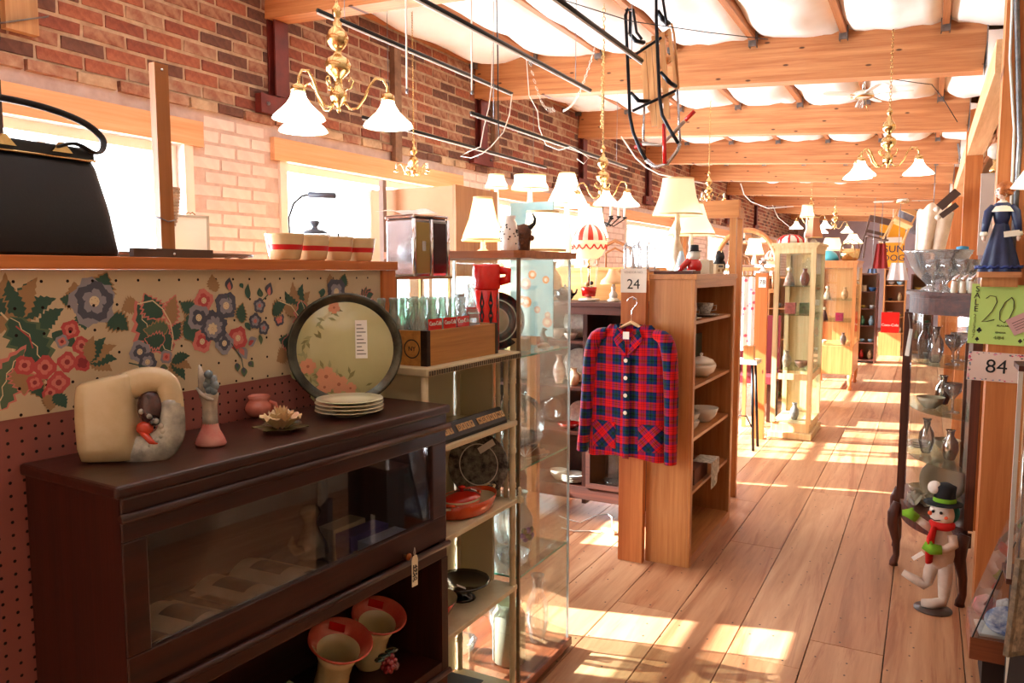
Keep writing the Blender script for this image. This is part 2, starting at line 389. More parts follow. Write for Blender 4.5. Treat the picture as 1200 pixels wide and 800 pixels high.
def batt(seed, Lx, Ly):
    def fn(u, v):
        sx = math.sin(pi*min(1, max(0, u)))**.5 if 0 < u < 1 else 0; sv = math.sin(pi*v)**.35 if 0 < v < 1 else 0
        z = -.085*sx*(.5+.5*sv)-.035*noise.noise(Vector((u*3+seed, v*6, seed)))-.05*abs(noise.noise(Vector((u*2, v*2.2+seed*3, 1.7))))
        z -= .028*math.sin(pi*u)*abs(math.sin(v*pi*3+seed))
        return ((u-.5)*Lx, (v-.5)*Ly, z)
    mb = MB(); mb.sheet(fn, 10, 20); return mb
JX = [XW+.02+.595*i for i in range(8)]
for i in range(len(BY)-1):
    y0 = BY[i]+.08; y1 = BY[i+1]-.08; Ly = y1-y0; yc = (y0+y1)/2
    variants = [batt(i*3.1+k*1.7, .565, Ly+.02).mesh('insulation_batt', INS) for k in range(3)]
    for k, X in enumerate(JX):
        sh = .19-(X-XW)*.0496
        inst(bpy.data.meshes['joist_%d' % i] if ('joist_%d' % i) in bpy.data.meshes else MB().box(-.02, .02, -Ly/2, Ly/2, 0, .2).mesh('joist_%d' % i, FIRY), 'joist', ceiling, (X, yc+sh, zb(X)+.275))
        if k < len(JX)-1:
            Xc = X+.2975; inst(random.choice(variants), 'insulation_batt', ceiling, (Xc, yc+sh, zb(Xc)+.345), (0, math.atan(.0683), random.choice((0, pi))))
        # joist hanger
        if i >= 2 and k < 7:
            MB().box(-.027, .027, -.012, 0, -.035, .12).box(-.027, -.021, 0, .05, -.035, .12).box(.021, .027, 0, .05, -.035, .12).build('joist_hanger', STEEL, ceiling, (X, y1+sh-.06, zb(X)+.27))
# back and right walls
LAV = P('lavender_plaster', C(206, 188, 194), .8, col2=C(192, 172, 180), scale=2)
struct('wall_front', MB().box(XW-.3, 1.9, -1.8, -1.5, 0, 3.9), P('tan_plaster', C(206, 180, 150), .8)); struct('wall_back', MB().box(XW-.3, 1.9, 25.0, 25.3, 0, 3.9), LAV)
struct('wall_right', MB().box(1.65, 1.9, -1.5, 25.0, 0, 3.6), P('right_wall_board', C(196, 176, 150), .8, col2=C(176, 150, 124), scale=3))
# red steel wall posts with their plates under each beam
RED = P('red_oxide_paint', C(112, 38, 32), .5, col2=C(86, 28, 26), scale=10)
for i, y in enumerate(BY[2:9]):
    yy = y+.19; n = i+1
    t = MB(); zt = zb(XW)-.003
    t.box(XW, XW+.012, yy-.06, yy+.06, PAINT+.14, zt+.6); t.box(XW+.012, XW+.05, yy-.006, yy+.006, PAINT+.145, zt-.004); t.box(XW+.05, XW+.062, yy-.055, yy+.055, PAINT+.145, zt-.004)
    o = struct('trim_%d' % n, t, RED)
    MB().box(XW+.004, XW+.055, yy-.17, yy+.17, PAINT+.03, PAINT+.14).build('plate', RED, o)
    for s in (-1, 1): MB().lathe([(.011, 0), (.011, .012), (.004, .016)], n=8, T=Matrix.Translation((XW+.055, yy+s*.12, PAINT+.085)) @ Matrix.Rotation(pi/2, 4, 'Y')).build('bolt', STEEL, o)
# timber posts and side header on the right
PX, PY = .245, 3.96
post84 = struct('trim_9', MB().box(PX, PX+.145, PY, PY+.145, 0, zb(.3)+.6), FIRZ); struct('trim_15', MB().box(PX+.15, PX+.35, PY+.02, PY+.12, 1.9, zb(.3)+.6), wood('dark_fir_board', C(140, 74, 32), C(170, 100, 50), 'z', .8, .55))
for k, y in enumerate((8.4, 12.9, 17.6, 22)): struct('trim_%d' % (10+k), MB().box(.26, .40, y, y+.14, 0, zb(.3)+.55), FIRZ)
hd = struct('trim_14', MB().box(.27, .40, 5.0, 24.5, 2.72, 2.895), wood('header_fir', C(206, 150, 98), C(236, 190, 140), 'y', .7, .6))
for k in range(6): # steel angle brackets where the beams land
    y = BY[3+k]; MB().add([(.262, y-.16, 2.9), (.262, y+.10, 2.9), (.262, y+.06, 3.2), (.262, y-.08, 3.2), (.256, y-.16, 2.9), (.256, y+.10, 2.9), (.256, y+.06, 3.2), (.256, y-.08, 3.2)],
        [(0, 1, 2, 3), (7, 6, 5, 4), (0, 4, 5, 1), (1, 5, 6, 2), (2, 6, 7, 3), (3, 7, 4, 0)]).build('bracket_plate', STEEL, hd)
# ================================================================ LEFT FOREGROUND: partition, bookcase, wicker shelf
XP = -1.6
PINKB = P('dusty_pink_paint', C(150, 84, 74), .6, col2=C(142, 78, 68), scale=3)
WPAP = P('cream_wallpaper', C(204, 182, 148), .75, col2=C(198, 174, 138), scale=4)
part = thing('pegboard_partition', 'pink pegboard partition with a floral wallpaper border behind the dark bookcase', 'partition', (XP, .9, 0))
def PL(mb, *a, **k): return mb.build(*a, **k)
yo = .9
MB().box(-.014, 0, -1.2, 1.14, .02, 1.654).build('pegboard', PINKB, part)
MB().box(0.0002, .0016, -1.2, 1.14, 1.356, 1.654).build('wallpaper_border', WPAP, part)
ORW = wood('orange_pine', C(178, 92, 32), C(206, 122, 54), 'y', 1, .45); ORWZ = wood('orange_pine_upright', C(178, 92, 32), C(206, 122, 54), 'z', 1, .45)
MB().box(-.12, .02, -1.2, 1.215, 1.6545, 1.683).build('top_rail', ORW, part, bevel=.002)
MB().box(-.10, .012, 1.1405, 1.212, 0, 1.654).build('end_post', ORWZ, part, bevel=.002)
MB().box(-.10, -.014, -1.2, -1.1, 0, 1.654).build('rear_stud', ORWZ, part)
h = MB()
for i in range(84):
    for j in range(60):
        z = 1.335-j*.0268 if j < 48 else 1.335+(j-47)*.0268; y = -1.18+i*.0275
        if y > 1.13 or z < .05 or z > 1.645 or (z > 1.345 and (i % 2 or j % 2)): continue
        c = (0.0021 if z > 1.355 else .0004)
        h.add([(c, y+.0036*math.cos(a), z+.0036*math.sin(a)) for a in [k*pi/3 for k in range(6)]], [(0, 1, 2, 3, 4, 5)])
h.build('peg_hole', P('hole_dark', C(20, 10, 8), 1), part, kind='stuff')
# the printed flowers: flat ink shapes on the border paper
FC = [C(52, 84, 68), C(160, 124, 84), C(112, 108, 124), C(188, 74, 72), C(222, 200, 160), C(208, 120, 108), C(84, 104, 76), C(78, 80, 92), C(140, 46, 52), C(146, 140, 146)]
FMAT = [P('print_ink_%d' % i, c, .75) for i, c in enumerate(FC)]
GR, TAN, BLU, RDD, CRM, PNK, OLV, SLT, CRI, LIL = range(10)
fp = MB(); lay = [.0017]
def W2(x, y): p = at(x, y, X=XP); return p.y-yo, p.z
def fpoly(pts, mi):
    lay[0] += .0000045; fp.add([(lay[0], a, b) for a, b in pts], [tuple(range(len(pts)))], mi)
S0 = (W2(200, 400)[0]-W2(199, 400)[0])
def leaf(x, y, ang, L, w, mi, edge=None, ser=0, vein=None):
    """leaf from its base at pixel x, y; L and w in metres"""
    L *= 1.16; w *= 1.35
    cy, cz = W2(x, y); a = math.radians(ang)
    def out(Lk, wk, off):
        pts = []; n = 14
        for sgn in (1, -1):
            rr = range(n+1) if sgn > 0 else range(n, -1, -1)
            for i in rr:
                t = i/n; ww = wk*math.sin(pi*t**.8)*(1-.25*t); 
                if ser and 0 < i < n: ww *= (1.18 if i % 2 else .82)
                u = off+t*Lk; v = ww*sgn; bend = .16*Lk*math.sin(t*2.2)
                v += bend
                pts.append((cy+u*math.cos(a)-v*math.sin(a), cz+u*math.sin(a)+v*math.cos(a)))
        return pts
    if edge is not None: fpoly(out(L*1.08, w*1.28, -.002), edge)
    fpoly(out(L, w, 0), mi)
    if vein is not None:
        pts = [];
        for s_ in (1, -1):
            rr = range(9) if s_ > 0 else range(8, -1, -1)
            for i in rr:
                t = i/8; u = t*L*.85; v = .16*L*math.sin(t*2.2)+s_*.0011+.3*w*(.5 if i % 2 else -.1)
                pts.append((cy+u*math.cos(a)-v*math.sin(a), cz+u*math.sin(a)+v*math.cos(a)))
        fpoly(pts, vein)
def fan(x, y, a0, L, cols, n=5, sp=34):
    for k in range(n):
        t = k-(n-1)/2; leaf(x, y, a0+t*sp, L*(1-.10*abs(t)), L*.2, cols[k % len(cols)], ser=1)
def bloom(x, y, r, c1, c2, n=5, rot=0, c3=CRM):
    r *= 1.28
    cy, cz = W2(x, y)
    for k in range(n):
        a = rot+2*pi*k/n
        for sc, mi in ((1, c1), (.62, c2)):
            R_ = r*sc; pts = []
            for t in range(9):
                th = (t/8-.5)*2*1.05*pi/n*1.25; rr = R_*(1-.32*abs(t/4-1)**1.5)*(1+.08*math.sin(t*3))
                pts.append((cy+rr*math.cos(a+th), cz+rr*math.sin(a+th)))
            pts.append((cy, cz)); fpoly(pts, mi)
    fpoly([(cy+r*.26*math.cos(k*pi/5), cz+r*.26*math.sin(k*pi/5)) for k in range(10)], c3)
    for k in range(5): fpoly([(cy+r*.15*math.cos(k*1.26)+.0012*math.cos(j*2.1), cz+r*.15*math.sin(k*1.26)+.0012*math.sin(j*2.1)) for j in range(3)], CRI)
def bud(x, y, ang, r, c1, c2):
    r *= 1.2
    leaf(x, y, ang, r*2.4, r*.9, c1); leaf(x, y, ang, r*1.6, r*.42, c2)
def stem(pts, mi=GR, w=.0014):
    P_ = [W2(*p) for p in pts]
    for i in range(len(P_)-1):
        (a, b), (c, d) = P_[i], P_[i+1]; L = math.hypot(c-a, d-b) or 1; nx, ny = -(d-b)/L*w, (c-a)/L*w
        fpoly([(a-nx, b-ny), (c-nx, d-ny), (c+nx, d+ny), (a+nx, b+ny)], mi)
random.seed(4)
for (x0, sc) in ((-90, 1), (0, 1)):
    pass
fan(22, 376, 95, .085, (TAN, GR, TAN, GR, TAN)); fan(26, 372, 60, .075, (GR, TAN, GR), 3, 40); leaf(45, 388, 32, .06, .014, GR, ser=1); leaf(5, 368, 130, .06, .02, GR, TAN, 1)
stem([(0, 366), (12, 378), (20, 395), (14, 410), (22, 420)], CRM, .0018); leaf(12, 372, -72, .12, .026, GR, OLV, 1, CRM); leaf(0, 480, 58, .11, .02, OLV, PNK, 1, CRM); leaf(60, 390, -42, .055, .014, GR); stem([(18, 382), (34, 395), (38, 408)], RDD)
leaf(26, 440, -62, .055, .014, GR, TAN, 1, None); leaf(20, 430, -88, .05, .018, TAN, PNK, 1)
leaf(97, 360, 100, .05, .022, TAN, None, 1); leaf(120, 350, 70, .05, .02, GR, TAN, 1); leaf(90, 350, 170, .032, .012, GR, TAN, 1); leaf(125, 372, -40, .05, .018, GR, TAN, 1); leaf(92, 366, -80, .035, .014, GR, None, 1)
bloom(108, 354, .044, LIL, CRM, 5, .5); bloom(110, 353, .036, SLT, LIL, 5, .1)
for (x, y, r) in ((82, 386, .017), (95, 405, .017), (72, 400, .012), (28, 428, .017), (52, 430, .02), (78, 424, .018), (96, 425, .016), (40, 448, .014), (68, 448, .02), (58, 460, .014)):
    bloom(x, y, r, RDD if x != 72 else LIL, CRI if (x+y) % 2 else PNK, 4, x*.3, CRI)
fan(104, 424, 18, .062, (TAN, GR, TAN, GR, TAN), 5, 26); leaf(56, 462, -95, .03, .014, TAN, None, 1); leaf(62, 462, -60, .035, .012, GR, None, 1)
leaf(158, 352, -160, .035, .016, TAN, None, 1)
leaf(200, 412, 118, .125, .03, GR, PNK, 1, CRM); leaf(188, 372, 118, .06, .02, GR, PNK, 1); leaf(196, 384, 172, .055, .017, OLV, TAN, 1); leaf(192, 398, 165, .045, .015, GR, PNK, 1); leaf(200, 380, 70, .06, .015, TAN, PNK, 1); leaf(203, 398, 55, .04, .013, GR, PNK, 1)
stem([(160, 356), (178, 352), (190, 362), (199, 378), (202, 395), (200, 410)], CRM, .0016)
bloom(163, 412, .022, LIL, SLT, 4, .3); bloom(172, 424, .02, SLT, LIL, 5, 1); bloom(194, 418, .014, LIL, PNK, 4, .6, RDD); fan(200, 424, -45, .055, (TAN, GR, TAN, GR), 4, 32); leaf(170, 432, -70, .035, .010, GR); stem([(150, 425), (172, 430), (180, 438)]); bud(181, 438, -80, .008, OLV, SLT); bud(186, 432, -10, .007, OLV, SLT)
leaf(232, 404, 95, .08, .022, GR, TAN, 1); leaf(215, 395, 30, .05, .02, GR, None, 1); leaf(228, 362, 150, .04, .014, GR, TAN, 1); leaf(252, 342, 95, .04, .015, TAN, None, 1)
for (x, y, r, a_, b_, q) in ((238, 352, .024, PNK, RDD, .2), (278, 396, .026, RDD, PNK, 1), (236, 400, .024, PNK, RDD, 2), (232, 372, .028, LIL, SLT, .6), (264, 358, .03, SLT, LIL, .9), (262, 402, .024, LIL, SLT, 0)): bloom(x, y, r, a_, b_, 4, q)
bloom(250, 382, .034, SLT, LIL, 8, .2, CRM); bloom(248, 385, .02, LIL, CRM, 7, .5, CRM)
bud(268, 340, 80, .010, SLT, PNK); stem([(267, 352), (266, 345)]); bud(280, 332, -60, .005, GR, GR)
leaf(282, 378, 75, .045, .014, GR, TAN, 1); leaf(290, 350, 80, .035, .008, GR); leaf(286, 378, -60, .025, .007, GR)
for (x, y, r) in ((303, 358, .017), (298, 376, .018), (308, 384, .016), (326, 374, .016)): bloom(x, y, r, SLT, LIL if x < 310 else PNK, 5, x, PNK)
bud(305, 348, 95, .008, GR, OLV); bud(314, 346, 70, .011, SLT, PNK); stem([(306, 352), (310, 348), (313, 345)]); leaf(303, 392, -90, .025, .006, OLV)
bud(279, 408, -60, .012, LIL, PNK); bud(290, 404, 20, .010, LIL, RDD); stem([(270, 402), (282, 420), (284, 432)]); bud(276, 425, -90, .007, OLV, SLT); bud(284, 430, -95, .008, OLV, SLT); bud(290, 424, -50, .007, OLV, SLT)
fan(350, 366, 98, .08, (TAN, GR, TAN, GR, TAN), 5, 26); leaf(318, 368, 20, .05, .016, GR, TAN, 1)
leaf(352, 352, -98, .15, .028, GR, PNK, 1, CRM); leaf(334, 410, -150, .04, .02, TAN, None, 1); leaf(340, 398, 165, .04, .013, GR, OLV, 1); leaf(330, 400, -25, .05, .016, GR, PNK, 1); leaf(352, 405, -85, .06, .014, GR, TAN, 1)
stem([(325, 352), (340, 358), (350, 372), (356, 388), (350, 402), (338, 414)], CRM, .0016); bloom(352, 394, .012, RDD, CRI, 4); leaf(362, 372, 20, .035, .01, GR)
leaf(388, 336, 95, .035, .014, TAN, None, 1); leaf(402, 336, 75, .035, .014, GR, TAN, 1); bloom(393, 342, .036, SLT, LIL, 4, .78); leaf(380, 342, 170, .025, .01, GR); leaf(408, 350, 0, .03, .012, TAN, None, 1)
for a_ in (150, 115, 80, 45, 15): leaf(428, 350, a_, .034, .010, GR if a_ % 2 else OLV, PNK, 1)
leaf(440, 370, 100, .05, .02, GR, PNK, 1)
fp.build('floral_print', FMAT, part, kind='stuff')
# ---- barrister bookcase
BX0, BX1, BY0, BY1, BZ = -1.590, -1.268, .855, 1.845, 1.266
bc = thing('barrister_bookcase', 'dark mahogany stacking bookcase with a glazed flap door, front left', 'bookcase', (BX1, BY0, 0), -math.radians(3)); LB = BY1-BY0; DB = BX1-BX0
MB().box(-DB, .012, -.012, LB+.012, BZ-.024, BZ).build('top_board', MAHOG, bc, bevel=.006)
for y0, y1 in ((0, .03), (LB-.03, LB)): MB().box(-DB, -.001, y0, y1, .06, BZ-.0245).build('side_panel', MAHOGZ, bc)
MB().box(-DB+.001, -DB+.014, .03, LB-.03, .06, BZ-.025).build('back_panel', MAHOG, bc)
fr = MB().box(-.02, .006, .0005, LB-.0005, 1.205, BZ-.0245); fr.build('cornice_rail', MAHOG, bc, bevel=.004)
MB().tube([(.010, -.004, 1.205), (.010, LB+.004, 1.205)], .010, 8).build('moulding', MAHOG, bc)
def flap(z0, z1, pane0, pane1, nm='flap_door'):
    d = MB(); a, b_ = .035, LB-.035
    d.box(-.018, .003, .001, LB-.001, pane1, z1).box(-.018, .003, .001, LB-.001, z0, pane0).box(-.018, .003, .001, .05, pane0, pane1).box(-.018, .003, LB-.065, LB-.001, pane0, pane1)
    o = d.build(nm, MAHOG, bc, bevel=.003)
    MB().box(-.010, -.007, .052, LB-.067, pane0+.001, pane1-.001).build('pane', glassy('bookcase_glass', (.94, .95, .97, 1), .03, .015, .38), o)
    k = MB().lathe([(.004, 0), (.005, .010), (.010, .014), (.010, .020), (.003, .024)], n=12, T=Matrix.Rotation(pi/2, 4, 'Y') @ Matrix.Translation((0, 0, 0)))
    for y in (LB*.28, LB*.80): k.build('knob', P('aged_brass', C(150, 90, 50), .3, .9), o, loc=(.003, y, z0+.012)) if y > .5 else None
    return o
flap(.868, 1.203, .94, 1.158)
MB().tube([(.008, -.003, .856), (.008, LB+.003, .856)], .009, 8).build('moulding', MAHOG, bc)
MB().box(-DB+.015, -.02, .031, LB-.031, .862, .88).build('shelf_board', MAHOG, bc)
MB().box(-.019, .004, .0005, LB-.0005, .815, .846).build('rail', MAHOG, bc, bevel=.003)
MB().box(-DB+.015, .004, .031, LB-.031, .47, .502).build('shelf_board', MAHOG, bc)
MB().tube([(.008, -.003, .466), (.008, LB+.003, .466)], .009, 8).build('moulding', MAHOG, bc)
flap(.12, .455, .19, .42)
MB().box(-DB+.01, .006, -.006, LB+.006, .0, .06).build('plinth', MAHOG, bc)
for y0 in (0.0, LB-.03): MB().box(.0, .005, y0, y0+.03, .46, .815).build('front_stile', MAHOGZ, bc)
# price tag hanging from the knob
pt = at(486, 668, X=-1.178); tg = thing('price_tag', 'cream price tag hung on a string from the bookcase door knob', 'tag', pt, 0)
T_ = Matrix.Rotation(.0, 4, 'X')
MB().prism([(-.014, -.042), (.014, -.045), (.016, .028), (.010, .040), (-.008, .041), (-.014, .030)], -.0006, .0006, 'xy').build('card', P('tag_card', C(226, 214, 184), .8), tg, rot=(pi/2, 0, pi/2+.06))
MB().tube([(0.002, 0, .034), (0, .004, .052), (0.002, -.002, .064), (.002, -.006, .05), (0.002, 0, .034)], .0008, 5).build('string', CORD, tg)
text('4950', .022, INK, tg, (.0018, 0.001, -.006), (pi/2, pi/2+.08, pi/2+.06), 'price'); text('cabinet $125', .009, INK, tg, (.0018, -.008, -.006), (pi/2, pi/2+.08, pi/2+.06), 'note')
# ---- things on the bookcase top
zt = BZ+.0005
GLZ = P('cream_glaze', C(208, 188, 150), .12, col2=C(192, 168, 126), scale=9, coat=.6)
bv = thing('pottery_vase', 'cream glazed pottery vase with a ruffled open side and a red bird on the bookcase', 'vase', (-1.455, .965, zt), math.radians(34))
def sq(a, n=.55): c_, s_ = math.cos(a), math.sin(a); return math.copysign(abs(c_)**n, c_), math.copysign(abs(s_)**n, s_)
b = MB(); prof = [(.6, 0), (.9, .004), (1, .03), (1.03, .09), (1, .14), (.93, .163), (.80, .170), (.62, .163), (.55, .10), (.3, .03), (.0001, .02)]
vs = []; n = 28
for s_, z in prof:
    for i in range(n): cx, cy = sq(2*pi*i/n); vs.append((.056*s_*cx, .036*s_*cy*(1 if s_ > .7 else .55), z+(.010*cx if z > .12 else 0)))
b.add(vs, [(j*n+i, j*n+(i+1) % n, (j+1)*n+(i+1) % n, (j+1)*n+i) for j in range(len(prof)-1) for i in range(n)]+[tuple(range(n))[::-1]], 0, None, True); b.build('body', GLZ, bv)
hl = MB(); pts = [(.040, 0, .150), (.070, 0, .162), (.100, 0, .164), (.118, 0, .155), (.126, 0, .125), (.126, 0, .085), (.120, 0, .05), (.098, 0, .026), (.068, 0, .016), (.040, 0, .018)]
hl.tube(smooth(pts[4:], 3), [.015+.007*min(1, i/9) for i in range(16)], 12, flat=1.5); MB().tube(smooth(pts[:6], 3), [.019-.004*min(1, i/8) for i in range(16)], 12, flat=1.6).build('upper_side', GLZ, bv)
for i in range(9):
    t = i/8; hl.ball((.072+.040*math.sin(t*pi), -.016, .022+.080*t), .006, 8, 6)
hl.build('open_side', P('blue_grey_glaze', C(196, 190, 172), .15, col2=C(130, 128, 122), scale=22, coat=.6), bv)
bd = MB(); bd.ball((.074, -.008, .066), .016, 12, 8, 0, None, 1.1, .7, .9); bd.ball((.086, -.004, .108), .030, 14, 9, 1, None, .9, .5, 1.2); bd.ball((.094, -.010, .080), .010, 10, 6, 1); bd.tube([(.07, -.01, .06), (.09, -.018, .04), (.105, -.018, .035)], [.008, .006, .002], 8, 0)
bd.build('bird', [P('coral_red_glaze', C(206, 66, 40), .15, coat=.6), P('plum_glaze', C(84, 42, 40), .2, col2=C(40, 30, 34), scale=40, coat=.5)], bv)
# hand-shaped bud vase with a flower
hp = at(243, 522, Z=zt); hv = thing('hand_bud_vase', 'pale china vase of two hands with blue flower on a pink base', 'vase', (hp.x, hp.y+.01, zt), .2)
b = MB(); b.lathe([(.034, 0), (.036, .006), (.030, .020), (.022, .034), (.019, .044), (.017, .056), (.0165, .09), (.019, .105), (.021, .112)], n=20, mi=0, sx=1, sy=.85)
b.build('base', P('pink_shaded_glaze', C(206, 110, 100), .15, col2=C(214, 150, 136), scale=14, coat=.6), hv)
b = MB(); b.lathe([(.0185, .045), (.0175, .06), (.0172, .09), (.0205, .107), (.022, .116), (.014, .118)], n=18, sy=.85)
for a, xx, z1, r0 in ((-.4, -.016, .178, .0105), (.15, -.004, .166, .009), (.45, .008, .155, .008)): b.tube([(xx, 0, .105), (xx+a*.004, .002, .13), (xx+a*.012, .003, .155), (xx+a*.02, 0, z1)], [r0, r0*1.15, r0*.9, .002], 10, flat=.7)
b.tube([(-.024, -.010, .128), (-.008, -.016, .116), (.010, -.015, .106), (.020, -.012, .104)], [.003, .005, .005, .003], 8)
b.build('hand', P('pearl_glaze', C(206, 188, 162), .12, col2=C(140, 134, 128), scale=16, coat=.7), hv)
b = MB(); 
for k in range(6): b.ball((.014+.010*math.cos(k*1.05), -.010, .136+.013*math.sin(k*1.05)), .011, 8, 6, 0, None, 1, .6, 1)
b.ball((.012, -.015, .160), .010, 8, 6, 0); b.build('flower', P('grey_blue_glaze', C(128, 142, 146), .12, col2=C(96, 112, 120), scale=30, coat=.6), hv)
# small pink pot, porcelain rose
p_ = at(307, 490, Z=zt); v = thing('small_pink_pot', 'small pink pottery pot with a flared neck behind the porcelain rose', 'pot', (p_.x-.03, p_.y+.02, zt))
PKG = P('rose_pink_glaze', C(196, 104, 86), .2, col2=C(208, 124, 104), scale=20, coat=.5)
MB().lathe([(.024, 0), (.033, .008), (.038, .022), (.034, .034), (.027, .042), (.0265, .046), (.030, .056), (.0275, .055), (.022, .045), (.028, .02), (.0001, .01)], n=24, wav=.02, k=10).build('body', PKG, v)
MB().tube([(.028, .01, .04), (.045, .015, .035), (.050, .016, .02), (.036, .012, .012)], .005, 8).build('ear_handle', PKG, v)
p_ = at(326, 505, Z=zt); r_ = thing('porcelain_rose', 'cream porcelain rose with dark leaves lying on the bookcase top', 'ornament', (p_.x, p_.y+.01, zt), .3); r_.scale = (1.4, 1.4, 1.5)
def petal(mb, a, r0, r1, h, w, mi=0, curl=.3):
    def fn(u, v):
        rr = r0+(r1-r0)*v; th = a+(u-.5)*w*math.sin(pi*(.25+.75*v)/1.15); z = h*(v**1.2)-curl*h*max(0, v-.75)*3+.003*math.sin(u*9)
        return (rr*math.cos(th), rr*math.sin(th), .006+z)
    mb.sheet(fn, 8, 6, mi)
ro = MB()
for k in range(7): petal(ro, k*.9, .008, .036, .022, 1.5)
for k in range(5): petal(ro, k*1.26+.4, .005, .022, .030, 1.7)
for k in range(4): petal(ro, k*1.6+.2, .002, .011, .031, 2.2, curl=0)
ro.build('petals', P('ivory_petal', C(226, 204, 150), .3, col2=C(214, 166, 130), scale=24, coat=.3), r_)
lf = MB()
for a in (.2, 1.3, 2.6, 3.6, 4.6, 5.5):
    def fn(u, v, a=a): w = .016*math.sin(pi*v)**.8*(1+.2*math.sin(v*22)); return ((.012+.036*v)*math.cos(a)-(u-.5)*2*w*math.sin(a), (.012+.036*v)*math.sin(a)+(u-.5)*2*w*math.cos(a), .003+.004*abs(u-.5)+.003*v)
    lf.sheet(fn, 4, 8)
lf.build('leaves', P('porcelain_leaf', C(122, 116, 66), .3, col2=C(70, 62, 40), scale=30), r_)
# stack of plates
p_ = at(412, 487, Z=zt); PX_, PY_ = p_.x-.02, p_.y+.015
PLM = P('ivory_plate', C(228, 216, 186), .15, col2=C(216, 206, 170), scale=6, coat=.5)
PLT = P('hand_painted_plate', C(226, 220, 192), .15, col2=C(196, 206, 166), scale=5, coat=.5)
def plate_mesh(r, h, mat, n=36): return MB().lathe([(r*.5, 0), (r*.52, .003), (r*.6, h*.35), (r*.97, h), (r, h+.0015), (r*.98, h+.003), (r*.62, h*.35+.004), (r*.5, .0055), (.0001, .005)], n=n).mesh('plate', mat)
pm = plate_mesh(.092, .014, PLM); dsc = ['bottom plate of the ivory stack on the bookcase', 'second plate up in the ivory stack on the bookcase', 'third plate up in the ivory stack, just under the painted top plate', 'hand painted ivory plate lying on top of the plate stack on the bookcase']
for k in range(4):
    o = bpy.data.objects.new('dinner_plate', pm if k < 3 else plate_mesh(.090, .013, PLT)); COL.objects.link(o); o.location = (PX_+.002*(k % 2), PY_, zt+k*.0098); tag(o, dsc[k], 'plate', 'plates stacked on the bookcase top')
# big round tray leaning against the partition post
ty = at(423, 400, X=-1.50); trc = Vector((-1.452, 1.69, zt))
tr = thing('round_tray', 'large round tray with painted roses and a dark rim leaning behind the plates', 'tray', trc, 0, rot=(math.radians(-8), 0, math.radians(40)))
R_ = .162; TT = Matrix.Translation((0, 0, R_)) @ Matrix.Rotation(pi/2, 4, 'X')
MB().lathe([(.0001, .0), (R_*.84, 0), (R_*.86, .003), (R_*.845, .006), (.0001, .003)], n=56, T=TT, sx=1).build('tray_face', P('pale_green_enamel', C(196, 188, 138), .2, col2=C(180, 174, 122), scale=3, coat=.4), tr)
MB().lathe([(R_*.84, .001), (R_*.97, .012), (R_, .014), (R_*.985, .018), (R_*.95, .016), (R_*.84, .006)], n=56, T=TT, closed=False).build('rim', P('dark_pewter_rim', C(96, 98, 88), .2, .8, C(46, 42, 36), 14), tr)
gp = MB(); random.seed(2)
def tp(mb, x, z, r, n, mi, k):  # printed blossom on the tray
    for j in range(n):
        a = 2*pi*j/n+k; mb.add([(x, -.0062-k*1e-5, z)]+[(x+r*math.cos(a+t)*q, -.0062-k*1e-5, z+r*math.sin(a+t)*q) for t, q in ((-.62, .75), (-.3, 1), (0, .92), (.3, 1), (.62, .75))], [(0, 1, 2, 3, 4, 5)], mi)
    mb.add([(x+r*.2*math.cos(t), -.0064-k*1e-5, z+r*.2*math.sin(t)) for t in (0, 1, 2, 3, 4, 5)], [(0, 1, 2, 3, 4, 5)], 2)
def tl(mb, x, z, a, L, mi):
    mb.add([(x, -.0060, z), (x+L*.5*math.cos(a+.35), -.0060, z+L*.5*math.sin(a+.35)), (x+L*math.cos(a), -.0060, z+L*math.sin(a)), (x+L*.5*math.cos(a-.35), -.0060, z+L*.5*math.sin(a-.35))], [(0, 1, 2, 3)], mi)
for i in range(46): tl(gp, -.05+random.gauss(0, .045), .075+random.gauss(0, .028), random.uniform(0, 6.28), random.uniform(.02, .035), random.choice((1, 3)))
for i in range(18): t = i/17; tl(gp, -.115+.09*t*t+random.gauss(0, .006), .13+.15*t, random.uniform(0, 6.28), .026, random.choice((1, 3)))
for k, (x, z, r) in enumerate(((-.055, .085, .03), (-.02, .062, .028), (-.105, .115, .024), (-.06, .055, .022), (.012, .05, .018), (-.03, .282, .018))): tp(gp, x, z, r, 5, 0, k*.7)
gp.build('painted_roses', [P('tray_pink', C(206, 140, 104), .4), P('tray_olive', C(128, 122, 70), .4), P('tray_brown', C(160, 92, 60), .4), P('tray_sage', C(150, 150, 100), .4)], tr)
st = MB().box(.028, .062, -.0070, -.0064, .135, .245).build('paper_sticker', PAPER, tr)
for k in range(9): MB().box(.032, .058-(k % 3)*.006, -.0074, -.0071, .146+k*.0105, .149+k*.0105).build('print_line', P('grey_ink', C(120, 116, 108), .8), st)
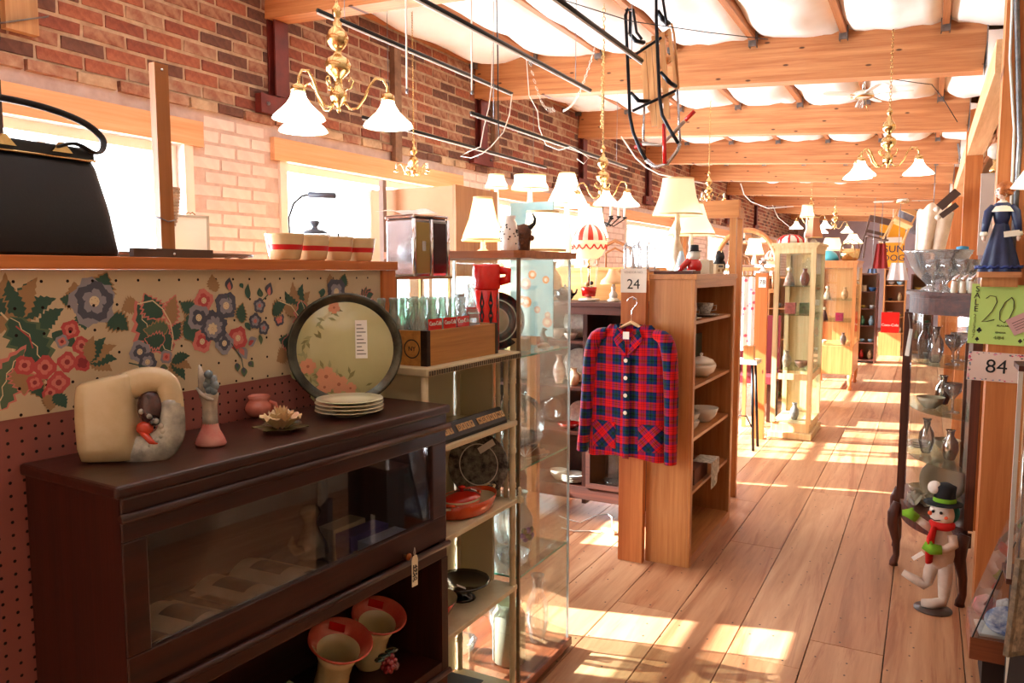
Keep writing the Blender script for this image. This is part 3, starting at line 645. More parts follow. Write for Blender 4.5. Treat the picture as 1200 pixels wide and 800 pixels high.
# ---- inside the glazed section
zi = .881
ALB = P('album_page', C(222, 208, 178), .8, col2=C(176, 160, 128), scale=6)
for k, (x, y, rz, lb) in enumerate(((-1.39, 1.03, .1, 'open photo album with black pictures, nearest behind the bookcase glass'), (-1.42, 1.31, .05, 'second open photo album behind the nearer one inside the bookcase'))):
    a = thing('photo_album', lb, 'album', (x, y, zi), rz)
    for s_ in (-1, 1):
        def fn(u, v, s_=s_): return (-.10+.2*v, s_*(.002+u*.115), .004+.026*math.sin(min(1, u*1.1)*pi*.9)**.8)
        MB().sheet(fn, 10, 4).sheet(lambda u, v, s_=s_: (-.10+.2*v, s_*(.002+u*.115), .001), 1, 1).build('page_block', ALB, a)
        MB().sheet(lambda u, v, s_=s_: (-.055+.10*v, s_*(.03+u*.06), .0048+.026*math.sin(min(1, (.25+u*.5)*1.1)*pi*.9)**.8), 5, 2).build('photograph', P('dark_photo', C(26, 20, 22), .3, col2=C(70, 60, 54), scale=30), a)
gz = P('smoky_bronze_glaze', C(92, 76, 52), .2, .3, C(140, 116, 84), 16, coat=.5)
g = thing('swan_figurine', 'brownish glass figurine with a flared back on a silver tray in the bookcase', 'figurine', (-1.42, 1.50, zi+.008))
MB().lathe([(.03, 0), (.045, .01), (.04, .04), (.022, .075), (.018, .10), (.028, .125), (.02, .14), (.0001, .145)], n=20, wav=.06, k=9).build('body', gz, g); MB().tube([(0, -.03, .03), (0, -.06, .035), (0, -.075, .06), (0, -.065, .075)], [.016, .012, .009, .005], 8).build('neck', gz, g)
g = MB().lathe([(.02, 0), (.09, .002), (.11, .007), (.105, .007), (.02, .004), (.0001, .004)], n=36).build('silver_tray', CHROME, loc=(-1.42, 1.50, zi)); tag(g, 'round silver tray under the brownish figurine in the glazed bookcase', 'tray')
BXM = [P('box_pale_blue', C(190, 200, 222), .6), P('box_violet', C(96, 84, 150), .6), P('box_cream', C(206, 190, 156), .6)]
for k, (x, y, z, w, l, h_, rz, m, lb) in enumerate(((-1.315, 1.68, zi, .06, .15, .03, -.1, 0, 'pale blue carton at the front of the glazed bookcase'), (-1.385, 1.67, zi, .06, .15, .042, -.1, 1, 'violet carton behind the pale blue carton'), (-1.455, 1.665, zi, .06, .13, .05, -.05, 2, 'cream carton behind the violet carton in the bookcase'))):
    o = MB().box(-w/2, w/2, -l/2, l/2, 0, h_).build('carton', BXM[m], loc=(x, y, z), rot=(0, 0, rz), bevel=.001); tag(o, lb, 'box')
# ---- vases in the open section
zv = .503
VG = P('cream_vase_glaze', C(206, 186, 140), .15, col2=C(196, 172, 122), scale=5, coat=.6); VR = P('coral_rim_glaze', C(190, 70, 54), .15, col2=C(204, 100, 76), scale=9, coat=.6)
def trumpet(loc, rot, lb, s=1):
    v = thing('trumpet_vase', lb, 'vase', loc, 0, 'flared cream vases in the open bookcase section', rot=rot)
    MB().lathe([(.045*s, 0), (.052*s, .02*s), (.05*s, .06*s), (.048*s, .1*s), (.054*s, .14*s), (.064*s, .17*s), (.061*s, .17*s), (.05*s, .14*s), (.044*s, .1*s), (.044*s, .03*s), (.0001, .02*s)], n=32).build('body', VG, v)
    MB().lathe([(.064*s, .17*s), (.080*s, .188*s), (.092*s, .202*s), (.089*s, .206*s), (.076*s, .19*s), (.061*s, .17*s)], n=32, closed=False).build('rim', VR, v)
    tgo = MB().box(-.022, .022, -.001, .001, -.015, .015).build('red_tag', REDP, v, loc=(-.05*s, .02, .20*s), rot=(.2, 0, .7)); return v
v1 = at(403, 775, X=-1.31); trumpet((-1.385, v1.y+.02, zv), (0, .34, -.25), 'flared cream vase with coral rim and red tag, nearer one in the open bookcase', .94)
v2 = at(462, 737, X=-1.34); v2v = trumpet((-1.40, 1.70, zv), (0.0, .34, -.25), 'flared cream vase with coral rim, farther one under the price tag', .88)
gr = thing('china_grapes', 'cluster of glazed red grapes with green leaves between the two flared vases', 'ornament', at(455, 778, X=-1.25))
b = MB(); random.seed(8)
for k in range(22): b.ball((random.gauss(0, .011), random.gauss(0, .013), random.uniform(-.022, .022)), .0085, 8, 6)
b.build('grapes', P('cranberry_glaze', C(128, 30, 34), .15, coat=.7), gr)
b = MB(); 
for k in range(5): b.ball((-.005, -.03+.015*k, .026+.004*(k % 2)), .014, 8, 5, 0, None, 1, 1.2, .35)
b.build('leaves', P('dark_green_glaze', C(34, 52, 30), .2, coat=.5), gr)
g = thing('green_pitcher', 'green glazed pitcher handle rising at the lower left of the open bookcase section', 'pitcher', (-1.36, 1.25, zv))
b = MB().lathe([(.04, 0), (.055, .03), (.05, .08), (.035, .12), (.04, .14), (.036, .14), (.03, .12), (.0001, .02)], n=24); GG = P('moss_green_glaze', C(120, 132, 84), .15, col2=C(80, 96, 56), scale=10, coat=.6)
b.build('body', GG, g); MB().tube([(0.02, .03, .12), (.04, .06, .155), (.045, .085, .13), (.04, .08, .07), (.03, .045, .03)], .008, 8).build('handle', GG, g)

# ---- cream bamboo-style shelf (etagere)
EX0, EX1, EY0, EY1 = -1.582, -1.31, 1.885, 2.475
et = thing('bamboo_style_shelf', 'cream painted bamboo-style shelf unit between the dark bookcase and the glass case', 'shelf', (EX1, EY0, 0)); LE = EY1-EY0; DE = EX1-EX0
for z in (.07, .46, .79, 1.085): MB().box(-DE+.008, .0, .004, LE-.004, z, z+.018).build('shelf_board', CREAM, et, bevel=.003)
MB().box(-DE, .008, -.004, LE+.004, 1.335, 1.36).build('top_board', CREAM, et, bevel=.004)
MB().box(-.462, -DE-.0005, .238, LE+.002, 1.335, 1.36).box(-.46, -.43, LE-.03, LE, 0, 1.3345).box(-.46, -.43, .24, .27, 0, 1.3345).build('rear_extension', CREAM, et)
e = MB()
for k in range(44): e.box(.0085, .0115, .002+k*.0135, .002+k*.0135+.006, 1.338, 1.352)
e.build('beaded_edge', P('dark_beading', C(84, 70, 50), .6), et, kind='stuff')
def cane(mb, x, y, z0, z1, r=.0115):
    pr_ = [(r, z0)]; z = z0+.08
    while z < z1-.03: pr_ += [(r, z-.012), (r*1.3, z-.006), (r*1.1, z), (r*1.3, z+.006), (r, z+.012)]; z += .13
    pr_ += [(r, z1)]; mb.lathe(pr_, (x, y, 0), 12); return mb
for (x, y) in ((-.016, .014), (-.016, LE-.016), (-DE+.02, .014), (-DE+.02, LE-.016)): cane(MB(), x, y, 0, 1.334).build('post', CREAM, et)
MB().box(-DE+.03, -.10, LE-.02, LE-.008, 1.104, 1.334).box(-DE+.03, -.10, LE-.02, LE-.008, .809, 1.084).box(-DE+.03, -.10, LE-.02, LE-.008, .479, .789).build('end_panel', P('cream_backboard', C(200, 186, 150), .7), et)
for (x, y) in ((-.045, LE-.014), (-.078, LE-.014)): cane(MB(), x, y, 1.104, 1.334, .009).build('spindle', CREAM, et); cane(MB(), x, y, .809, 1.084, .009).build('spindle', CREAM, et)
MB().box(-DE, -DE+.008, .03, LE-.03, .09, 1.33).build('back_panel', P('cream_backboard', C(200, 186, 150), .7), et)
fz = .809; MB().lathe([(.010, 0), (.011, .004), (.005, .009), (.008, .018), (.005, .022), (.008, .03), (.006, .038), (.0001, .042)], (0, 0, 0), 12).build('finial', CREAM, et, loc=(.0, LE+.012, .808)); MB().box(-.02, .012, LE-.002, LE+.020, .79, .808).build('corner_block', CREAM, et)
# its contents
bk = [P('book_slate', C(74, 78, 84), .6), P('book_brown', C(128, 100, 70), .7), P('book_cream', C(206, 186, 146), .7), P('book_navy', C(40, 48, 66), .6)]
def book(loc, w, l, h_, m, lb, rz=0, grp=None):
    o = thing('book', lb, 'book', loc, rz, grp); MB().box(-w/2, w/2, -l/2, l/2, 0, .003).box(-w/2, w/2, -l/2, l/2, h_-.003, h_).box(-w/2, -w/2+.003, -l/2, l/2, .003, h_-.003).build('cover', m, o)
    MB().box(-w/2+.003, w/2-.004, -l/2+.004, l/2-.004, .003, h_-.003).build('pages', P('book_pages', C(214, 198, 162), .9), o)
for k in range(4): book((-1.42, 1.975-.0, 1.1035+k*.0185), .13, .16, .018, bk[(2, 1, 2, 3)[k]], ['lowest book of the small stack beside the letter tile sign', 'second book up in the small stack beside the letter tile sign', 'third book up in the small stack beside the letter tile sign', 'navy book topping the small stack beside the letter tile sign'][k], .05*k, 'small book stack on the cream shelf')
book((-1.45, 2.16, .0885), .22, .30, .04, bk[2], 'cream book at the bottom of the stack on the lowest cream shelf', .1); book((-1.45, 2.15, .129), .20, .28, .045, bk[0], 'thick slate grey book on the lowest cream shelf', .05)
sg = thing('letter_tile_sign', 'long black holder with pale wooden letter tiles on the second cream shelf', 'sign', (-1.335, 2.18, 1.1035), 0)
MB().prism([(-.03, 0), (.01, 0), (.01, .012), (-.02, .055), (-.03, .055)], -.235, .235, 'xz').add([], []).build('holder', BLACK, sg)
tl_ = P('letter_tile_wood', C(206, 164, 112), .6); msg = 'A TREE ABUNDANT'; yy = -.225
for ch in 'ATREE DEEP NOTHING':
    if ch != ' ':
        q = MB().box(-.011, .011, -.012, .012, -.0015, .0015).build('letter_tile', tl_, sg, loc=(-.0035, yy, .034), rot=(math.radians(55), 0, pi/2)); text(ch, .018, INK, q, (0, 0, .0017), (0, 0, 0), 'letter')
    yy += .0262
p_ = thing('dark_patterned_plate', 'dark patterned plate with a price sticker standing on the middle cream shelf', 'plate', (-1.455, 2.425, .810), 0, rot=(-.12, 0, .15))
TP = Matrix.Translation((0, 0, .118)) @ Matrix.Rotation(pi/2, 4, 'X')
MB().lathe([(.0001, .0), (.07, .0), (.12, .012), (.122, .015), (.118, .017), (.07, .006), (.0001, .006)], n=40, T=TP).build('plate', P('black_transfer_pattern', C(34, 34, 40), .2, col2=C(150, 146, 136), scale=38, coat=.5), p_)
MB().lathe([(.075, .0072), (.088, .010)], n=40, T=TP, closed=False).build('pale_ring', WHITE, p_)
MB().box(-.035, .035, -.001, .001, -.012, .012).build('sticker', PAPER, p_, loc=(.035, -.024, .19), rot=(0, -.6, 0))
OR = P('orange_red_enamel', C(204, 58, 16), .15, col2=C(216, 84, 28), scale=4, coat=.6); IN_ = P('ivory_enamel', C(216, 196, 154), .2, coat=.5)
def gratin(name, lb, loc, a, b_, h_, rz):
    g = thing(name, lb, 'dish', loc, rz); pr_ = [(.80, 0), (.9, .004), (.97, h_*.6), (1, h_)]
    MB().lathe([(r*a, z) for r, z in pr_]+[(a*.985, h_), (a*.95, h_*.7)], n=44, sy=b_/a, closed=False).lathe([(.8*a, 0), (.0001, 0)], n=44, sy=b_/a, closed=False).build('outside', OR, g)
    MB().lathe([(a*.99, h_+.0005), (a*.955, h_*.7), (a*.88, .006), (.0001, .005)], n=44, sy=b_/a, closed=False).build('lining', IN_, g)
    for s_ in (-1, 1): MB().tube([(s_*a*.97, -.022, h_*.9), (s_*(a+.02), -.016, h_), (s_*(a+.024), 0, h_), (s_*(a+.02), .016, h_), (s_*a*.97, .022, h_*.9)], .005, 8).build('handle', OR if name != 'gratin_dish' else IN_, g)
    return g
gratin('gratin_dish', 'long orange-red enamel gratin dish on the middle cream shelf', (-1.40, 2.26, .809), .150, .085, .05, pi/2)
g2 = gratin('lidded_terrine', 'small red lidded terrine sitting in the long orange gratin dish', (-1.385, 2.20, .816), .078, .058, .055, pi/2)
MB().lathe([(.080, .056), (.078, .062), (.055, .072), (.02, .078), (.0001, .079)], n=36, sy=.74).lathe([(.006, .078), (.006, .086), (.014, .092), (.012, .098), (.0001, .1)], n=14).build('lid', P('red_enamel', C(186, 30, 16), .15, coat=.6), g2)
MB().lathe([(.0815, .053), (.0825, .056), (.0805, .059)], n=36, sy=.74, closed=False).build('pale_rim', IN_, g2)
MB().box(-.02, .02, -.010, .010, 0, .001).build('sticker', PAPER, g2, loc=(.03, -.03, .08), rot=(.3, .2, .6))
cs = thing('black_cake_stand', 'black pedestal cake stand with a price sticker on the lower cream shelf', 'stand', (-1.43, 2.27, .4785))
MB().lathe([(.05, 0), (.045, .008), (.032, .018), (.03, .035), (.04, .045), (.09, .056), (.102, .064), (.100, .069), (.088, .063), (.0001, .058)], n=36, wav=.012, k=12).build('body', P('black_glass', C(20, 20, 24), .12, coat=.6), cs)
MB().box(-.018, .018, -.006, .006, 0, .001).build('sticker', PAPER, cs, loc=(.04, -.07, .074), rot=(.2, .5, .9))
bo = thing('cream_mixing_bowl', 'cream bowl with a red outside at the left of the lower cream shelf', 'bowl', (-1.42, 2.035, .4785))
MB().lathe([(.04, 0), (.07, .03), (.098, .08), (.101, .09)], n=36, closed=False).lathe([(.04, 0), (.0001, 0)], n=36, closed=False).build('outside', P('red_enamel', C(186, 30, 16)), bo); MB().lathe([(.101, .0905), (.096, .082), (.066, .032), (.0001, .008)], n=36, closed=False).build('lining', IN_, bo)
# ---- crate, bottles, flask and plate on the shelf top
ze = 1.3605
CW = wood('crate_wood', C(150, 96, 38), C(196, 138, 64), 'y', .9, .5)
cr = thing('bottle_crate', 'yellow-brown wooden bottle crate with dark metal corners on the cream shelf', 'crate', (-1.335, 1.925, ze), 0); CL, CD, CH_ = .44, .248, .108
MB().box(-.012, 0, 0, CL, 0, CH_).build('side_board', CW, cr); MB().box(-CD, -CD+.012, 0, CL, 0, CH_).build('side_board', CW, cr)
for y in (0, CL-.012): MB().box(-CD+.012, -.012, y, y+.012, 0, CH_).build('end_board', CW, cr)
MB().box(-CD+.012, -.012, .012, CL-.012, .002, .010).build('base_board', CW, cr)
RM = P('rusty_band', C(62, 42, 30), .5, .7, C(34, 24, 20), 30)
for y in (0, CL):
    s_ = 1 if y else -1; MB().box(-.022, .0015, min(y, y-s_*.018), max(y, y-s_*.018), .0, CH_+.001).box(-.022, .0012, y-.0006, y+s_*.0015 if s_ > 0 else y+.0006, 0, CH_).build('metal_corner', RM, cr)
MB().lathe([(.026, 0), (.030, 0)], n=28, T=Matrix.Translation((-.055, -.0008, .052)) @ Matrix.Rotation(pi/2, 4, 'X'), closed=False).build('stamp_ring', INK, cr); text('NY', .02, INK, cr, (-.055, -.0006, .052), (pi/2, 0, 0), 'stamp')
BG = glassy('green_bottle_glass', (.62, .84, .72, 1), .12, .03, .8, .16); BC = glassy('clear_bottle_glass', (.82, .90, .90, 1), .12, .03, .8, .10)
bp = [(.0001, .003), (.026, .002), (.029, .008), (.029, .03), (.0265, .05), (.029, .075), (.029, .09), (.024, .115), (.015, .14), (.0115, .165), (.0115, .178), (.0135, .18), (.0135, .192), (.010, .194)]
bme = {m: MB().lathe([(r, z) for r, z in bp], n=16, closed=False).mesh('bottle', m) for m in (BG, BC)}
nb = 0
colw = ['against the tray', 'second from the tray', 'third from the tray', 'in the middle', 'fourth from the flask', 'third from the flask', 'second from the flask', 'beside the flask']
for r in range(3):
    for c in range(6):
        if r == 0 and c == 5: continue
        m = BG if c < 4 else BC; y = 1.965+c*.0605+random.uniform(-.003, .003); x = -1.385-r*.075
        if y > 2.22: continue
        o = bpy.data.objects.new('soda_bottle', bme[m]); COL.objects.link(o); o.location = (x, y, ze+.011); o.rotation_euler = (0, 0, random.uniform(0, 6))
        tag(o, '%s glass soda bottle in the wooden crate, %s row, %s from the crate\'s tray end' % ('green' if m is BG else 'clear', ('front', 'middle', 'rear')[r], ('first', 'second', 'third', 'fourth', 'fifth', 'sixth')[c]), 'bottle', 'empty soda bottles in the crate')
for k, y in enumerate((1.985, 2.07, 2.15)):
    q = thing('bottle_carton', ['red bottle carton sleeve in the crate nearest the round tray', 'middle red bottle carton sleeve in the crate', 'red bottle carton sleeve in the crate farthest from the tray'][k], 'carton', (-1.3505, y+.01, ze+.0105))
    MB().box(-.001, .001, -.036, .036, 0, .132).build('sleeve', REDP, q); text('Coca-Cola', .019, WHITE, q, (.0018, 0, .117), face(1, 0), 'lettering', .8)
sb = thing('labelled_soda_bottle', 'tall clear soda bottle with a red label beside the red flask', 'bottle', (-1.385, 2.268, ze+.011))
MB().lathe([(r*1.0, z*1.22) for r, z in bp], n=20, closed=False).build('glass', BC, sb); MB().lathe([(.0265, .12), (.0200, .155)], n=20, closed=False).build('label', REDP, sb); MB().lathe([(.0298, .03), (.0298, .10)], n=20, closed=False).build('contents', P('pale_label', C(206, 210, 216), .4), sb); text('Coca-Cola', .010, WHITE, sb, (.020, -.014, .137), face(1, -.9), 'lettering')
th = thing('vacuum_flask', 'red vacuum flask with black diamond pattern standing at the crate end', 'flask', (-1.40, 2.415, ze)) if False else thing('vacuum_flask', 'red vacuum flask with black diamond pattern standing in the crate end', 'flask', (-1.40, 2.30+.0, ze+.011))
th.location = (-1.42, 2.432, ze); th.scale = (1.0, 1.0, 1.08)
FR = .047; FRD = P('flask_red', C(220, 24, 16), .25, coat=.4)
MB().lathe([(.044, 0), (FR, .003), (FR, .205), (.044, .208)], n=32).build('body', FRD, th); MB().lathe([(.049, .2085), (.051, .213), (.051, .285), (.047, .292), (.0001, .293)], n=32).build('cup_lid', FRD, th)
MB().tube([(.045, .02, .235), (.072, .032, .24), (.074, .033, .268), (.046, .02, .272)], .009, 8, flat=1.6).build('cup_handle', FRD, th)
dm = MB()
for k in range(9):
    a = 2*pi*k/9
    for (zc, hh) in ((.142, .062), (.04, .04)):
        dm.add([((FR+.0006)*math.cos(a+da), (FR+.0006)*math.sin(a+da), z) for da, z in ((0, zc-hh), (.20, zc-.02), (.06, zc), (.20, zc+.02), (0, zc+hh), (-.20, zc+.02), (-.06, zc), (-.20, zc-.02))], [(0, 1, 2, 6, 7), (2, 3, 4, 5, 6)])
dm.build('diamond_print', BLACK, th)
dp = thing('banded_plate', 'large dark plate with pale rings leaning behind the crate next to the flask', 'plate', (-1.50, 2.64, 1.3365), 0, rot=(math.radians(-10), 0, math.radians(32)))
TP = Matrix.Translation((0, 0, .118)) @ Matrix.Rotation(pi/2, 4, 'X')
for nm_, r0, r1, m in (('rim', .088, .117, P('plum_black_rim', C(44, 30, 34), .2, coat=.5)), ('ring', .083, .088, WHITE), ('band', .055, .083, P('pewter_band', C(120, 118, 118), .2, .7)), ('inner_ring', .05, .055, WHITE), ('well', .0001, .05, P('cream_well', C(220, 206, 176), .2))): MB().lathe([(r0, .004+r0*.1), (r1, .004+r1*.1), (r1, r1*.1), (r0, r0*.1)], n=48, T=TP, closed=False).build(nm_, m, dp)
# wire stand and chrome canister set behind the crate
sd = thing('brass_glass_stand', 'small brass framed glass stand behind the bottles holding the chrome canister', 'stand', (-1.735, 2.06, ze)); BRB = P('antique_brass', C(150, 116, 70), .35, .8)
b = MB(); SW, SL, SH = .135, .34, .262
for x in (0, SW):
    for y in (0, SL): b.box(x-.005, x+.005, y-.005, y+.005, 0, SH)
b.build('legs', BRB, sd); MB().box(-.008, SW+.008, -.008, SL+.008, SH, SH+.009).build('frame', BRB, sd); MB().box(.002, SW-.002, .002, SL-.002, .03, .034).build('glass_shelf', GLASSG, sd); sd.location = (-1.738, 2.128, ze+.0005)
MB().box(-.13, .0, -.02, .02, 0, .001)
cn = thing('chrome_canister', 'square chrome canister set with two latched doors behind the cream crocks', 'canister', (-1.655, 2.27, ze+SH+.0095), math.radians(-12)); q = .075; cn.location.y += .04; cn.location.x += .015
CHB = P('brushed_chrome', C(206, 206, 210), .16, 1, C(170, 170, 176), 6)
MB().box(-q, q, -q*1.1, q*1.1, 0, .205).build('body', CHB, cn, bevel=.008); MB().box(-q-.003, q+.003, -q*1.1-.003, q*1.1+.003, .205, .218).build('lid', CHROME, cn, bevel=.005)
for y in (-q*1.1, 0, q*1.1): MB().lathe([(.007, 0), (.007, .2)], (q+.001, y, .002), 10).build('corner_bead', CHROME, cn)
for y, m in ((-.041, P('gilt_mesh', C(176, 150, 96), .3, .9)), (.041, P('plum_reflection_panel', C(92, 70, 74), .2, .8))): MB().box(q, q+.003, y-.031, y+.031, .012, .19).build('door', m, cn)
MB().box(q+.003, q+.007, -.05, -.032, .09, .125).build('latch', CHROME, cn)
cl = MB(); cl.sheet(lambda u, v: (-.09+.15*u, -.09+.18*v, .016+.012*math.sin(u*6+v*3)*math.sin(pi*v)), 16, 10)
o = cl.build('white_cloth', shade_mat('white_linen', C(250, 246, 240), .0, .6), loc=(-1.69, 2.34, ze+SH+.2285)); tag(o, 'white cloth draped over the top of the chrome canister', 'cloth')

# ---- on the partition rail
zr = 1.6835
hb = thing('black_handbag', 'black structured handbag with a looped handle and gold clasp on the rail', 'handbag', (-1.645, .90, zr))
b = MB(); L0, L1, H_ = .215, .168, .205
sec = [(0, 1.0, .9), (.008, 1.01, 1), (.1, .93, .92), (.19, .83, .62), (H_, .80, .5)]
vs = []; n = 24
for z, sl, sd_ in sec:
    for i in range(n): cx, cy = sq(2*pi*i/n, .3); vs.append((.05*sd_*cx, L0*sl*cy, z))
b.add(vs, [(j*n+i, j*n+(i+1) % n, (j+1)*n+(i+1) % n, (j+1)*n+i) for j in range(4) for i in range(n)]+[tuple(range(n))[::-1], tuple(4*n+i for i in range(n))], 0, None, True); b.build('body', BLKCLOTH, hb)
MB().box(-.028, .028, -.172, .172, .2055, .232).build('top_frame', P('black_frame', C(14, 14, 18), .3), hb, bevel=.004); MB().tube([(.03, -.172, .206), (.03, .172, .206)], .003, 6).build('gold_edge', BRASS, hb)
for y in (-.02, .095): MB().prism([(y-.022, .215), (y+.022, .215), (y+.010, .228), (y+.004, .236), (y-.004, .236), (y-.010, .228)], .0285, .038, 'yz').build('clasp', BRASS, hb)
pts = [(.034, .085, .225), (.05, .115, .235), (.045, .16, .222), (.03, .19, .235), (.02, .195, .262), (.01, .16, .29), (0, .09, .308), (0, .0, .312), (0, -.08, .305), (0, -.15, .27), (0, -.16, .235)]
MB().tube(smooth(pts), .0075, 8, flat=.5).build('handle', BLKCLOTH, hb)
cb_ = thing('clamped_upright', 'upright wooden slat screwed to a dark cross foot on the partition rail', 'slat', (-1.615, 1.24, zr))
MB().box(-.01, .01, -.0185, .0185, .0, .452).build('slat', wood('slat_wood', C(160, 96, 40), C(186, 120, 62), 'z', 1, .5), cb_); MB().box(.011, .028, -.105, .115, 0, .020).build('foot', P('dark_oak_foot', C(84, 56, 38), .6), cb_)
for y, z, x in ((0, .008, .029), (0, .438, .0105)): MB().lathe([(.004, 0), (.003, .002)], n=8, T=Matrix.Translation((x, y, z)) @ Matrix.Rotation(pi/2, 4, 'Y')).build('screw', CHROME, cb_)
MB().tube([(.012, -.02, .092), (.012, 0, .085), (.012, .02, .09), (-.012, .02, .094), (-.012, -.02, .096), (.012, -.02, .092)], .0015, 6).build('wire_tie', STEEL, cb_)
CRK = P('crock_cream', C(232, 206, 160), .25, col2=C(226, 196, 148), scale=5, coat=.4); CRR = P('crock_red', C(206, 24, 26), .3, coat=.3)
cr0 = None
for k, (y, x) in enumerate(((1.645, -1.63), (1.765, -1.64), (1.882, -1.645), (1.995, -1.65))):
    lb = ['cream crock with red band on the rail, nearest the kettle side', 'cream crock with red band on the rail, second from the left', 'cream crock with red band on the rail, third from the left', 'cream crock with red band at the right end of the rail'][k]
    if cr0 is None:
        cr0 = thing('banded_crock', lb, 'crock', (x, y, zr), 0, 'cream crocks with red bands on the rail')
        MB().lathe([(.040, 0), (.046, .004), (.052, .03)], n=32, closed=False).lathe([(.04, 0), (.0001, 0)], n=32, closed=False).lathe([(.0545, .046), (.0585, .074), (.060, .080), (.057, .080), (.054, .06), (.046, .006), (.0001, .005)], n=32, closed=False).build('body', CRK, cr0)
        MB().lathe([(.052, .03), (.0548, .046)], n=32, closed=False).build('red_band', CRR, cr0)
        cr0.scale = (.93,)*3
    else: dup(cr0, (x, y, zr), 0, lb)
# ================================================================ MIDDLE: glass case, china cabinet, bookcase 24 and the plaid jacket
GX0, GX1, GY0, GY1 = -1.90, -1.32, 2.50, 2.965
gc = thing('glass_display_case', 'tall glass display case with a walnut top and brown corner post behind the cream shelf', 'display case', (GX1, GY0, 0)); GW = GX1-GX0; GD = GY1-GY0
MB().prism([(-GW-.02, -.025), (-.01, -.025), (.012, -.012), (.02, .01), (.02, GD+.01), (-GW-.02, GD+.01)], 1.700, 1.727, 'xy').build('top_board', wood('orange_brown_edge', C(150, 82, 40), C(184, 112, 62), 'x', 1, .45), gc)
MB().box(-GW, .012, -.002, GD+.012, .02, .055).build('base_board', wood('red_brown_base', C(110, 52, 30), C(150, 80, 48), 'y', 1, .4, .3), gc, bevel=.003); MB().box(-GW+.03, -.02, .03, GD-.02, 0, .0195).build('plinth', DARK, gc)
BPO = P('brown_anodised', C(112, 90, 62), .4, .4); ALU = P('aluminium_edge', C(196, 208, 214), .3, .6)
for (x, y, m) in ((-.011, .0, BPO), (-GW, 0, BPO), (-GW, GD-.011, ALU), (-.008, GD-.008, ALU)): MB().box(x, x+(.011 if m is BPO else .008), y, y+(.011 if m is BPO else .008), .0555, 1.6995).build('corner_post', m, gc)
for a, b_, n in (((-.003, -.001, .012, GD-.01), 0, 'pane'), ((-GW+.012, -.012, .002, .004), 0, 'pane'), ((-GW+.009, -.009, GD-.005, GD-.003), 0, 'pane'), ((-GW+.001, -GW+.003, .012, GD-.012), 0, 'pane')): MB().box(a[0], a[1], a[2], a[3], .0555, 1.6995).build(n, GLASS, gc)
GE = P('green_glass_edge', C(90, 176, 150), .2)
for z in (1.335, .905, .487):
    s = MB().box(-GW+.014, -.006, .008, GD-.014, z-.006, z).build('glass_shelf', GLASSG, gc)
    MB().box(-.0058, -.0048, .014, GD-.014, z-.0065, z+.0005).build('edge', GE, s); MB().box(-GW+.02, -.012, .0065, .0078, z-.0065, z+.0005).build('edge', GE, s)
def lathe_thing(name, lb, cat, loc, prof, mat, n=24, grp=None, sx=1, sy=1, wav=0, k=0, rot=None, part='body', sc=1):
    t = thing(name, lb, cat, loc, 0, grp, rot=rot); MB().lathe([(r*sc, z*sc) for r, z in prof], n=n, sx=sx, sy=sy, wav=wav, k=k).build(part, mat, t); return t
BOWL = [(.4, 0), (.45, .05), (.8, .3), (1, .7), (.96, .7), (.75, .32), (.35, .1), (.0001, .08)]
def bowlp(r, h): return [(a*r, b_/.7*h) for a, b_ in BOWL]
def vasep(r, h): return [(.5*r, 0), (.6*r, .02*h), (r, .35*h), (.9*r, .6*h), (.4*r, .8*h), (.45*r, .95*h), (.6*r, h), (.52*r, h), (.35*r, .85*h), (.0001, .5*h)]
def platep(r, h=.012): return [(.5*r, 0), (.6*r, h*.3), (r, h), (r*.99, h+.003), (.6*r, h*.3+.004), (.0001, .004)]
def standing_plate(name, lb, x, y, z, r, mat, rz, grp=None, lean=.15, dots=None):
    t = thing(name, lb, 'plate', (x, y, z), 0, grp, rot=(-lean, 0, rz)); TP = Matrix.Translation((0, 0, r)) @ Matrix.Rotation(pi/2, 4, 'X')
    MB().lathe(platep(r), n=32, T=TP).build('plate', mat, t); return t
lathe_thing('glass_bowl', 'cut glass bowl on the second shelf of the glass case', 'bowl', (-1.46, 2.80, .906), bowlp(.085, .07), CRYST, 24, wav=.03, k=12)
standing_plate('glass_plate', 'large clear glass plate standing in the glass case above the cut glass bowl', -1.52, 2.88, .906, .11, CRYST, .4)
lathe_thing('gilt_dish', 'stack-like gold rimmed dish behind the folded fan in the glass case', 'dish', (-1.60, 2.86, .488), vasep(.06, .16), CRYST)
def bx(name, lb, cat, loc, d, mat, rz=0, grp=None): o = MB().cbox((0, 0, d[2]/2), d).build(name, mat, loc=loc, rot=(0, 0, rz), bevel=.002); return tag(o, lb, cat, grp)
bx('beige_gift_box', 'beige box on the top glass shelf of the glass case', 'box', (-1.43, 2.72, 1.336), (.07, .09, .05), P('beige_card', C(204, 168, 120), .7), .3)
fn_ = thing('seahorse_figure', 'small green seahorse figure standing at the right of the beige box', 'figurine', (-1.39, 2.85, 1.336))
MB().tube([(0, 0, 0), (.012, 0, .01), (.010, 0, .035), (-.006, 0, .055), (.002, 0, .078), (.016, 0, .074)], [.006, .007, .010, .011, .008, .003], 8).build('body', P('sea_green_glaze', C(110, 140, 120), .2, col2=C(70, 96, 90), scale=40, coat=.5), fn_)
sh = thing('sea_shell', 'pale sea shell in front on the top glass shelf', 'shell', (-1.36, 2.78, 1.3365)); MB().ball((0, 0, .014), .02, 10, 6, 0, None, 1, 1.9, .65).tube([(0, .03, .014), (0, .055, .01), (0, .07, .006)], [.012, .006, .001], 8).build('body', P('shell_pink', C(222, 196, 170), .4, col2=C(196, 160, 132), scale=30), sh)
pf = thing('paper_fan', 'pleated cream and brown paper fan lying on the third glass shelf', 'fan', (-1.40, 2.74, .908), .2)
f = MB()
